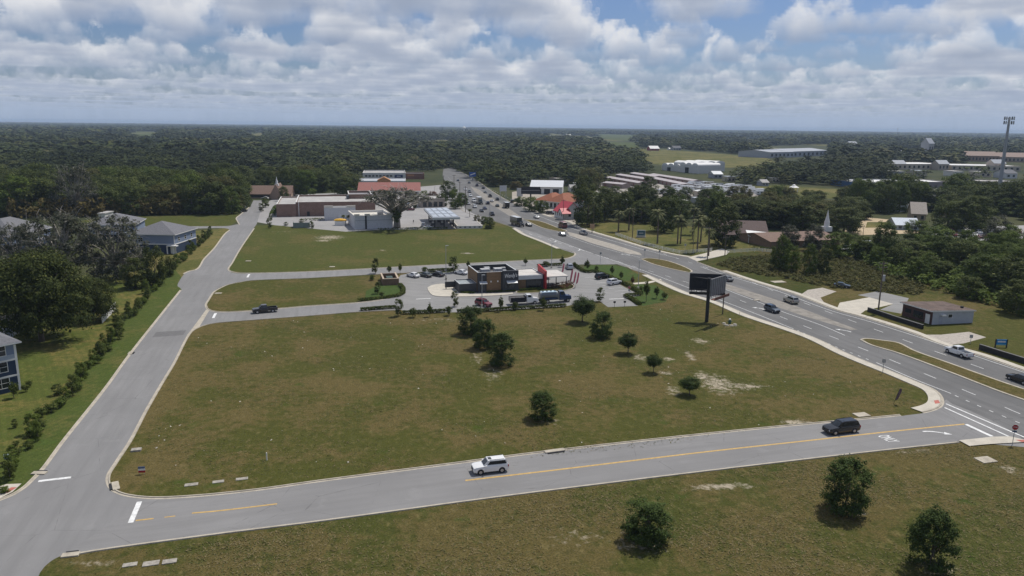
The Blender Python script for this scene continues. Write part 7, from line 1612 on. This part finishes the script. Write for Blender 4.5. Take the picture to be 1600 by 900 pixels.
MB().tube([(0, 0, 0), (0, 0, .9), (0, 0, 1.0)], [.32, .28, .2], 10).build('barrel', mat('hydrant_green', (.03, .09, .07), .5), s); MB().tube([(0, 0, 1.003), (0, 0, 1.2), (0, 0, 1.3)], [.3, .26, .1], 10).build('cap', m_trim, s); MB().tube([(-.5, 0, .6), (.5, 0, .6)], .13, 8).build('nozzle', mat('hydrant_green', (.03, .09, .07)), s)
for k, (px, py) in enumerate([(1131, 505.5), (1133, 508), (1148, 507), (1149, 509), (1144, 509.5), (1136, 509)]):
    x, y = G(px, py); rr_ = random.Random(k); pts = [(math.cos(a) * rr_.uniform(.3, .6), math.sin(a) * rr_.uniform(.2, .4)) for a in np.linspace(0, 6.28, 8)[:-1]]; o = MB().loft([[(a, b, 0) for a, b in pts], [(a * .8, b * .8, .18) for a, b in pts], [(a * .4, b * .4, .26) for a, b in pts]]).build('pale_stone', m_walk, loc=(x, y, 0)); tag(o, 'pale stone lying beside the green hydrant', 'stone', 'pale stones round the hydrant')
x, y = G(417, 719); o = MB().box(-.06, .06, -.06, .06, 0, 1.1).build('white_stake', m_trim, loc=(x, y, 0)); tag(o, 'white survey stake in the grass near the three pale slabs', 'stake')
x, y = G(1155.5, 493); o = MB().tube([(0, 0, 0), (0, 0, 1.0)], [.06, .04], 8).build('marker_post', mat('marker_cream', (.6, .5, .35)), loc=(x, y, 0)); tag(o, 'small cream marker post on the grass right of the hydrant', 'marker post')
def inlet(px, py, ang, label, w=2.4):
    x, y = G(px, py); s = empty('storm_inlet', (x, y, 0), ang, label, 'storm inlet'); MB().box(-w / 2, w / 2, -.05, .75, 0, .155).build('slab', m_conc, s); MB().box(-w / 2 + .25, w / 2 - .25, -.35, -.053, .03, .14).build('opening', m_blackpl, s)
inlet(868, 706.5, R_(19), 'storm inlet in the kerb right of the white SUV', 3.0); inlet(176, 761, R_(-58), 'storm inlet at the rounded kerb corner'); inlet(64, 738, R_(105) + math.pi / 2 - R_(14), 'storm inlet in the left kerb near the stop bar', 1.8); inlet(207, 552, R_(105), 'storm inlet in the left kerb by the row of shrubs', 1.7); inlet(112, 865, R_(194), 'storm inlet in the near kerb at the lower left', 1.7); inlet(1183, 470, R_(14), 'pale covered inlet by the highway', 1.6)
x, y = G(12, 727); s = empty('mailbox', (x, y, 0), .6, 'pale blue box on a post in the shrub row at the lower left', 'box'); MB().box(-.06, .06, -.06, .06, 0, 1.0).build('post', m_wpole, s); MB().box(-.3, .3, -.25, .25, 1.003, 1.5).build('box', mat('pale_blue_box', (.4, .48, .54), .5), s)
# patio furniture under the canopy
for k in range(5):
    a = G(846 + k * 8.5, 449 - k * 1.0); s = empty('patio_table', (*a, 0), .3 * k, 'small dark patio table under the pale canopy', 'table', 'patio tables by the restaurant')
    MB().tube([(0, 0, .72), (0, 0, .76)], .5, 12).build('tabletop', m_dark, s); MB().tube([(0, 0, 0), (0, 0, .72)], .06, 8).build('stem', m_dark, s)
x, y = G(852, 447.5); s = empty('parasol', (x, y, .17), 0, 'white parasol at the foot of the red blade wall', 'parasol'); MB().tube([(0, 0, 0), (0, 0, 2.4)], .04, 7).build('pole', m_galv, s); MB().loft([[(math.cos(q) * r, math.sin(q) * r, z) for q in np.linspace(0, 6.28, 9)[:-1]] for r, z in ((1.5, 2.0), (.8, 2.35), (.05, 2.55))]).build('canopy', m_trim, s)
# tower and far masts
x, y = G(1558, 318); ct = empty('cell_tower', (x, y, 0), 0, 'tall grey cell tower with a ring of antennas at the right', 'cell tower'); h = hgt(1558, 318, 183)
MB().tube([(0, 0, 0), (0, 0, h)], [1.35, .62], 12).build('mast', mat('tower_grey', (.34, .35, .37), .6, .08), ct)
for lv in (h - .8, h - 3.4):
    rg = [(math.cos(a) * 2.6, math.sin(a) * 2.6, lv) for a in np.linspace(0, 2 * math.pi, 13)]; pf = MB().tube(rg, .12, 6, cap=False).build('platform', m_galv, ct)
    for k in range(3): MB().tube([(0, 0, lv), (math.cos(k * 2.09) * 2.6, math.sin(k * 2.09) * 2.6, lv)], .1, 6).build('strut', m_galv, pf)
    for k in range(12):
        a = k * math.pi / 6; q = MB().box(-.12, .12, -.25, .25, -1.0, 1.1).build('antenna', m_ltmetal if k % 3 else m_charc, ct); q.location = (math.cos(a) * 2.8, math.sin(a) * 2.8, lv); q.rotation_euler = (0, 0, a)
x, y = G(1401, 216); s = empty('radio_mast', (x, y, 0), 0, 'thin radio mast standing on the right horizon', 'mast'); h = hgt(1401, 216, 199.5); MB().tube([(0, 0, 0), (0, 0, h)], [1.0, .6], 6).build('mast', m_galv, s); MB().tube([(0, 0, h * .86), (0, 0, h * .96)], 2.0, 8).build('antenna_drum', m_ltmetal, s)
x, y = G(725, 210); s = empty('water_tower', (x, y, 0), 0, 'white water tower on the horizon left of centre', 'water tower'); h = hgt(725, 210, 197.5); MB().tube([(0, 0, 0), (0, 0, h * .6)], [h * .10, h * .07], 10).build('stem', m_trim, s); MB().loft([[(math.cos(q) * r, math.sin(q) * r, z) for q in np.linspace(0, 6.28, 13)[:-1]] for r, z in ((h * .07, h * .55), (h * .22, h * .72), (h * .24, h * .84), (h * .14, h * .96), (.1, h))]).build('tank', m_trim, s)
# overhead wires along the left kerb and the right verge
def wire(pts, label, sag=.8):
    for_ = []; mb = MB()
    for a, b in zip(pts[:-1], pts[1:]):
        mb.tube([tuple(np.array(a) * (1 - t) + np.array(b) * t - np.array([0, 0, sag * 4 * t * (1 - t)])) for t in np.linspace(0, 1, 9)], .02, 4, cap=False)
    return tag(mb.build('overhead_wire', m_dark), label, 'wire')
def ptop(px, py, yt, d=.4): return (*G(px, py), hgt(px, py, yt) - d)
wire([ptop(1372, 487, 409), ptop(1105, 407, 354), ptop(988, 373.5, 325), ptop(880, 343.5, 312)], 'thin overhead wire along the far side of the highway')
wire([ptop(727.5, 331.5, 291), ptop(718.5, 313, 284), ptop(709.5, 299, 273), ptop(693, 292, 274)], 'thin overhead wire along the left kerb of the highway')
# a person at the fuel station
x, y = G(646, 349); me = bpy.data.meshes.new('person'); V = [(0, 0, .95), (0, 0, 1.2), (0, 0, 1.42), (0, 0, 1.52), (0, .02, 1.66), (0, .02, 1.74), (.10, 0, .88), (.12, .05, .48), (.12, .0, .06), (.12, .14, .03), (-.10, 0, .88), (-.12, -.04, .48), (-.12, -.1, .06), (-.12, .04, .03), (.2, 0, 1.40), (.26, .02, 1.12), (.25, .1, .86), (-.2, 0, 1.40), (-.26, .02, 1.12), (-.25, .1, .86)]
Ed = [(0, 1), (1, 2), (2, 3), (3, 4), (4, 5), (0, 6), (6, 7), (7, 8), (8, 9), (0, 10), (10, 11), (11, 12), (12, 13), (2, 14), (14, 15), (15, 16), (2, 17), (17, 18), (18, 19)]; me.from_pydata(V, Ed, []); pe = bpy.data.objects.new('person', me); C.objects.link(pe)
md = pe.modifiers.new('skin', 'SKIN'); R0 = [.15, .16, .16, .06, .10, .08, .09, .065, .045, .04, .09, .065, .045, .04, .06, .045, .035, .06, .045, .035]
for i, q in enumerate(R0): me.skin_vertices[0].data[i].radius = (q, q * .8)
me.skin_vertices[0].data[0].use_root = True; pe.modifiers.new('sub', 'SUBSURF').levels = 1; pe.modifiers['sub'].render_levels = 1; bpy.context.view_layer.update()
m2 = bpy.data.meshes.new_from_object(pe.evaluated_get(bpy.context.evaluated_depsgraph_get())); pe.modifiers.clear(); pe.data = m2; m2.materials.append(mat('dark_clothes', (.03, .03, .04), .9)); pe.location = (x, y, .006); tag(pe, 'person in dark clothes walking across the fuel station forecourt', 'person')
# the two pieces of lettering become meshes
for o in [q for q in C.objects if q.type == 'FONT']:
    me = bpy.data.meshes.new_from_object(o.evaluated_get(bpy.context.evaluated_depsgraph_get())); nm = o.name; n = bpy.data.objects.new('lettering', me); C.objects.link(n)
    n.parent = o.parent; n.location = o.location; n.rotation_euler = o.rotation_euler; n.scale = o.scale
    for k in o.keys():
        if isinstance(o[k], str): n[k] = o[k]
    if o.parent is None: n.name = 'road_lettering'
    bpy.data.objects.remove(o)
# ================================================================== FORESTS
rngF = np.random.default_rng(77)
# open places no tree grows on, as outlines on the ground
OPEN = [[(-400, 1200), (-300, 352), (0, 337), (100, 336), (374, 333), (390, 318), (376, 310), (386, 303), (440, 300), (470, 302), (500, 300), (548, 299), (556, 280), (560, 267), (640, 267), (668, 270), (690, 264), (700, 262), (708, 262), (760, 285), (800, 300), (812, 283), (890, 283), (895, 290), (930, 300), (932, 285), (950, 272), (1020, 270), (1090, 280), (1170, 288), (1200, 287), (1340, 292), (1380, 316), (1480, 318), (1520, 335), (1600, 340), (1800, 340), (2200, 1200)],
    [(975, 231), (1040, 231), (1195, 244), (1215, 256), (1195, 272), (1120, 290), (1034, 292), (1015, 272), (1000, 250)], [(1185, 262), (1200, 228), (1300, 226), (1300, 246), (1290, 262), (1240, 264)], [(1385, 284), (1385, 258), (1600, 258), (1690, 274), (1690, 290)], [(1325, 312), (1325, 286), (1490, 286), (1600, 292), (1690, 300), (1690, 326), (1500, 322), (1480, 318)],
    [(1380, 248), (1380, 236), (1460, 234), (1460, 248)], [(1500, 262), (1500, 246), (1620, 246), (1640, 264)], [(930, 220.5), (1002, 222), (1004, 240), (950, 240)], [(905, 221), (945, 214.8), (1003, 218.5), (960, 226)], [(194, 213), (205, 205), (248, 205.5), (250, 219), (222, 221)], [(373, 217), (398, 207), (420, 207.8), (412, 222)], [(1525, 292), (1525, 284), (1600, 284), (1610, 292)]]
OPEN = [GL(p) for p in OPEN]
def scatter(r0, r1, step):
    """irregular spots of a forest between two distances"""
    out = []; r = r0
    while r < r1:
        st = step(r); n = int(2 * R_(43) * r / st)
        a = (np.arange(n) + rngF.uniform(-.42, .42, n)) / n * 2 * R_(43) - R_(43); rr = r + st * rngF.uniform(-.45, .45, n)
        out.append(np.stack([np.sin(a) * rr, np.cos(a) * rr], 1)); r += st * .88
    P = np.concatenate(out); m = np.zeros(len(P), bool)
    for q in OPEN: m |= inpoly(q, P[:, 0], P[:, 1])
    return P[~m]
rgF = random.Random(31)
# thin pale clearings in the far woods
for k in range(20):
    r = rgF.uniform(1500, 6000); a = rgF.uniform(-.60, .62); cx, cy = math.sin(a) * r, math.cos(a) * r; w, d = r * rgF.uniform(.018, .05), r * rgF.uniform(.17, .28)
    P = [(cx + math.cos(q) * w * rgF.uniform(.7, 1.2), cy + math.sin(q) * d * rgF.uniform(.7, 1.2)) for q in np.linspace(0, 6.283, 9)[:-1]]; OPEN.append(P)
    tag(MB().sheet(P, .05).build('far_field', rgF.choice([m_field, m_field, m_fgreen, m_tan])), 'pale clearing between the far woods', 'field', kind='structure')
    if k % 2 == 0:
        e = empty('farm_building', (cx, cy + d * .45, 0), rgF.uniform(-.5, .5), 'tiny pale farm building at a clearing in the far woods', 'building', 'tiny farm buildings in the far woods'); MB().box(-12, 12, 0, 12, 0, 5).build('wall', m_whitew, e); gable(e, -12, 12, 0, 12, 5, 4, m_trim, m_whitew)
near = scatter(300, 1000, lambda r: 15.0)
px = np.array([proj(*p)[0] for p in near]); keep = (px > -60) & (px < 1660); near = near[keep]
near = near[np.argsort(np.hypot(near[:, 0], near[:, 1]))]
# thin strips of gaps and clumps
NI = 150
ind, rest_near = near[:NI], near[NI:]
TINT = [L_wood, L_wood, L_deep, L_dark, L_mid, L_wood, L_olive, L_deep]
WOODM = []
for i in range(6):
    V, cc, cr = crown(140 + i, 14, .3, 10.5, 80, 6500, .36, 'egg', .24, .32)
    tb = trunk_mesh(140 + i, 14, 6, cc, .35, 3)
    me = quads_mesh('wood_tree', V, L_wood); WOODM.append(me)
for (x, y) in ind:
    p = proj(x, y); i = int(rngF.integers(6)); o = bpy.data.objects.new('wood_tree', WOODM[i]); C.objects.link(o)
    s = rngF.uniform(.7, 1.25); o.location = (x, y, 0); o.rotation_euler = (0, 0, rngF.uniform(0, 6.28)); o.scale = (s, s, s * rngF.uniform(.75, 1.1))
    o.material_slots[0].link = 'OBJECT'; o.material_slots[0].material = TINT[int(rngF.integers(len(TINT)))]
    if p[0] < 700: tag(o, 'dark green tree in the wood behind the left fields and stores', 'tree', 'front trees of the left wood')
    elif p[0] < 1200: tag(o, 'dark green tree in the wood between the highway and the pasture', 'tree', 'front trees of the middle wood')
    else: tag(o, 'dark green tree in the woods around the far stores on the right', 'tree', 'front trees of the right woods')
for (px_, py_, w, yt, lf, lab) in [(28, 336, 66, 276, L_bright, 'bright green round tree at the left edge of the wood'), (120, 336, 70, 264, L_moss, 'bare limbed mossy oak in the front of the left wood'), (205, 336, 50, 288, L_wood, 'wood edge tree above the porch house'), (330, 334, 60, 284, L_wood, 'wood edge oak by the residential road'), (362, 334, 34, 292, L_mid, 'wood edge tree right at the residential road'), (300, 334, 40, 290, L_dark, 'dark wood edge oak left of the road oak')]:
    x, y, h, w = at_px(px_, py_, w, yt); plant(MOSS[0] if lf is L_moss else WOOD[0], x, y, h, w, lab, 'tree', leaf=lf, rng=rngT)
# golden brush belt before the left wood
def mass(name, P, hs, protoV, m, label, cat):
    """one mesh of many plants nobody would count"""
    n = len(P); k = len(protoV); V = []; T = []
    for j in range(k):
        q = protoV[j]; idx = np.arange(n)[np.arange(n) % k == j]
        if len(idx) == 0: continue
        a = rngF.uniform(0, 6.28, len(idx)); c, s = np.cos(a), np.sin(a); sw = hs[idx, 1][:, None, None]; sh = hs[idx, 0][:, None]
        X = q[None, :, :, 0] * c[:, None, None] - q[None, :, :, 1] * s[:, None, None]; Y = q[None, :, :, 0] * s[:, None, None] + q[None, :, :, 1] * c[:, None, None]
        W = np.stack([X * sw + P[idx, 0][:, None, None], Y * sw + P[idx, 1][:, None, None], q[None, :, :, 2] * sh[:, :, None] + 0 * X], -1); V.append(W.reshape(-1, 4, 3)); T.append(np.repeat(rngF.random(len(idx)), len(q)))
    me = quads_mesh(name, np.concatenate(V), m); at_ = me.attributes.new('tone', 'FLOAT', 'FACE'); at_.data.foreach_set('value', np.concatenate(T).astype(np.float32))
    o = bpy.data.objects.new(name, me); C.objects.link(o)
    return tag(o, label, cat, kind='stuff')
def forest_mat(name, dark, light, olive, pale):
    """broadleaf canopy: each tree has a tone of its own, stands differ in tone, broad dark tracts imitate cloud shadow"""
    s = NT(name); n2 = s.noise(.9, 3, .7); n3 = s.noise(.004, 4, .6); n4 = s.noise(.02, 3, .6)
    at_ = s.N.new('ShaderNodeAttribute'); at_.attribute_name = 'tone'; t = at_.outputs['Fac']
    c = s.mix(s.mr(t, .0, .75), dark, light); c = s.mix(s.mr(t, .72, .86, 0, .8), c, olive); c = s.mix(s.mr(t, .93, .97, 0, .9), c, pale)
    c = s.mix(s.mr(n2, .35, .65, .45, 0), c, tuple(q * .6 for q in dark))
    c = s.mix(s.mr(n3, .47, .55, 0, .75), c, tuple(q * .55 for q in dark)); c = s.mix(s.mr(n4, .52, .64, 0, .5), c, light)  # n3: cloud shadow painted into the leaf colour as wide dark tracts
    return s.done(c, .8, 0, .1)
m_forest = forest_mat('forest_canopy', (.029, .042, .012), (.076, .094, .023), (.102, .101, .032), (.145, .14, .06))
def dome(seed, n, ls, rag=.4):
    V, cc, cr = crown(seed, 1.0, .03, .5, 24, n, ls, 'egg', .30, rag, flat=.78); return V
D1 = [dome(200 + i, 420, .046) for i in range(6)]; D2 = [dome(210 + i, 110, .095) for i in range(6)]; D3 = [dome(220 + i, 28, .20) for i in range(6)]
n = len(rest_near); sc1 = 7.5 + 11 * rngF.beta(1.6, 2.2, n)
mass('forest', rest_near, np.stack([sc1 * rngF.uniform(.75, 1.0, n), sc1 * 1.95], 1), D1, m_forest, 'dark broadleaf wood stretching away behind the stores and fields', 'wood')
P2 = scatter(1000, 2600, lambda r: 17.5 + (r - 1000) * .004); n = len(P2); s2 = 9 + 13 * rngF.beta(1.5, 2.2, n)
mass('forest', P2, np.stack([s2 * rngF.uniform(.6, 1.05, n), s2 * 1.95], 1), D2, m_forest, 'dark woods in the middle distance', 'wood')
P3 = scatter(2600, 16000, lambda r: r * .0085); n = len(P3); r3 = np.hypot(P3[:, 0], P3[:, 1]); s3 = r3 * .0085 * rngF.uniform(1.0, 1.7, n)
clear = np.sin(P3[:, 0] * .0011 + 1.3) * np.sin(P3[:, 1] * .0007 + P3[:, 0] * .0004) > .80; P3, s3, r3 = P3[~clear], s3[~clear], r3[~clear]; n = len(P3)
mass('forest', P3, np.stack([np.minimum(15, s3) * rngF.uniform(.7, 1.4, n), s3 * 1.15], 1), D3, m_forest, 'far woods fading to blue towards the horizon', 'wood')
# brush belts
def brush(name, poly, step, h, w, m, label, cat='brush', n=70, ls=.14):
    P = GL(poly); a = np.array(P); lo, hi = a.min(0), a.max(0)
    g = np.stack(np.meshgrid(np.arange(lo[0], hi[0], step), np.arange(lo[1], hi[1], step)), -1).reshape(-1, 2); g = g + rngF.uniform(-.5, .5, g.shape) * step
    g = g[inpoly(P, g[:, 0], g[:, 1])]; k = len(g); D = [dome(300 + i, n, ls, .5) for i in range(3)]
    return mass(name, g, np.stack([rngF.uniform(h * .6, h * 1.25, k), rngF.uniform(w * .8, w * 1.3, k)], 1), D, m, label, cat)
brush('golden_brush', [(20, 342), (20, 335), (200, 332), (285, 330), (285, 336), (200, 338)], 3.2, 7.5, 5, L_gold, 'golden green brush belt at the foot of the left wood', n=110, ls=.1)
brush('green_brush', [(200, 336), (200, 330), (300, 329), (380, 326), (372, 333), (300, 335)], 3.6, 5.5, 5, L_olive, 'olive brush belt at the wood edge by the road', n=110, ls=.1)
brush('brown_brush', [(1120, 414), (1140, 404), (1215, 398), (1300, 404), (1400, 412), (1440, 440), (1440, 462), (1340, 455), (1285, 448), (1230, 436), (1160, 426)], 1.7, 1.0, 1.8, L_olive, 'brown and olive brush beside the highway', n=34, ls=.16)
brush('green_thicket', [(1330, 400), (1430, 392), (1560, 396), (1700, 402), (1700, 500), (1620, 500), (1560, 480), (1500, 466), (1440, 446), (1380, 430)], 2.6, 2.6, 3.4, L_bright, 'dense green thicket behind the block building', n=80, ls=.11)
brush('dark_thicket', [(1480, 404), (1700, 410), (1700, 470), (1600, 478), (1520, 456)], 4.5, 5.0, 5.5, L_dark, 'taller dark thicket at the right edge', n=150, ls=.085)
# tufts of taller dry grass over the near lots
def tufts(name, poly, dens, h, m, label, seed, asp=.8):
    rng = np.random.default_rng(seed); P = GL(poly); a = np.array(P); lo, hi = a.min(0), a.max(0); n = int((hi - lo).prod() * dens)
    g = rng.uniform(lo, hi, (n, 2)); g = g[inpoly(P, g[:, 0], g[:, 1])]
    cl = np.sin(g[:, 0] * .23 + np.sin(g[:, 1] * .19) * 2) + np.sin(g[:, 1] * .31 + g[:, 0] * .11); g = g[cl + rng.normal(size=len(g)) * .9 > .1]; n = len(g)
    c = np.stack([g[:, 0], g[:, 1], np.full(n, h * .45)], 1); V = leaves(rng, c, np.tile([[0, 0, 1.0]], (n, 1)), h, asp, .66); V[..., 2] = np.maximum(V[..., 2], .0)
    o = bpy.data.objects.new(name, quads_mesh(name, V, m)); C.objects.link(o); return tag(o, label, 'grass', kind='stuff')
L_straw = leaf_mat('straw_tufts', (.15, .118, .052), (.31, .25, .135)); L_weed = leaf_mat('weed_tufts', (.085, .098, .028), (.14, .15, .05))
LOWP = [(130, 880), (500, 817), (860, 769), (1100, 739), (1490, 694), (1620, 712), (1800, 800), (1800, 1000), (300, 1000), (120, 900)]
LOTP = [(215, 765), (240, 640), (320, 512), (480, 497), (640, 502), (900, 482), (1040, 470), (1400, 598), (1430, 630), (1380, 645), (1000, 700), (500, 745)]
tufts('straw_grass', LOWP, 13.0, .20, L_straw, 'dry straw tufts in the rough grass below the cross road', 1, .22); tufts('weed_grass', LOWP, 6.0, .12, L_weed, 'green weed tufts in the rough grass below the cross road', 2)
tufts('straw_grass', LOTP, 3.0, .20, L_straw, 'dry straw tufts on the big lot', 3, .25); tufts('weed_grass', LOTP, 2.2, .13, L_weed, 'green weed tufts on the big lot', 4)
L_chalk = mat('chalk_bits', (.50, .46, .38), .95)
tufts('gravel', LOTP, .035, .16, L_chalk, 'scattered pale limestone bits on the big lot', 7)
# ---------------------------------------------------------------- air
hz = MB().box(-26000, 26000, -26000, 26000, -1, 72).build('haze', m_trim)
hm = bpy.data.materials.new('haze_air'); hm.use_nodes = True; t = hm.node_tree; t.nodes.clear()
vo = t.nodes.new('ShaderNodeVolumePrincipled'); vo.inputs['Color'].default_value = (.62, .78, 1.0, 1); vo.inputs['Density'].default_value = HAZE_D; vo.inputs['Anisotropy'].default_value = 0.0
ou = t.nodes.new('ShaderNodeOutputMaterial'); t.links.new(vo.outputs[0], ou.inputs['Volume'])
hz.data.materials[0] = hm; tag(hz, 'thin bluish air over the plain', 'haze', kind='stuff')
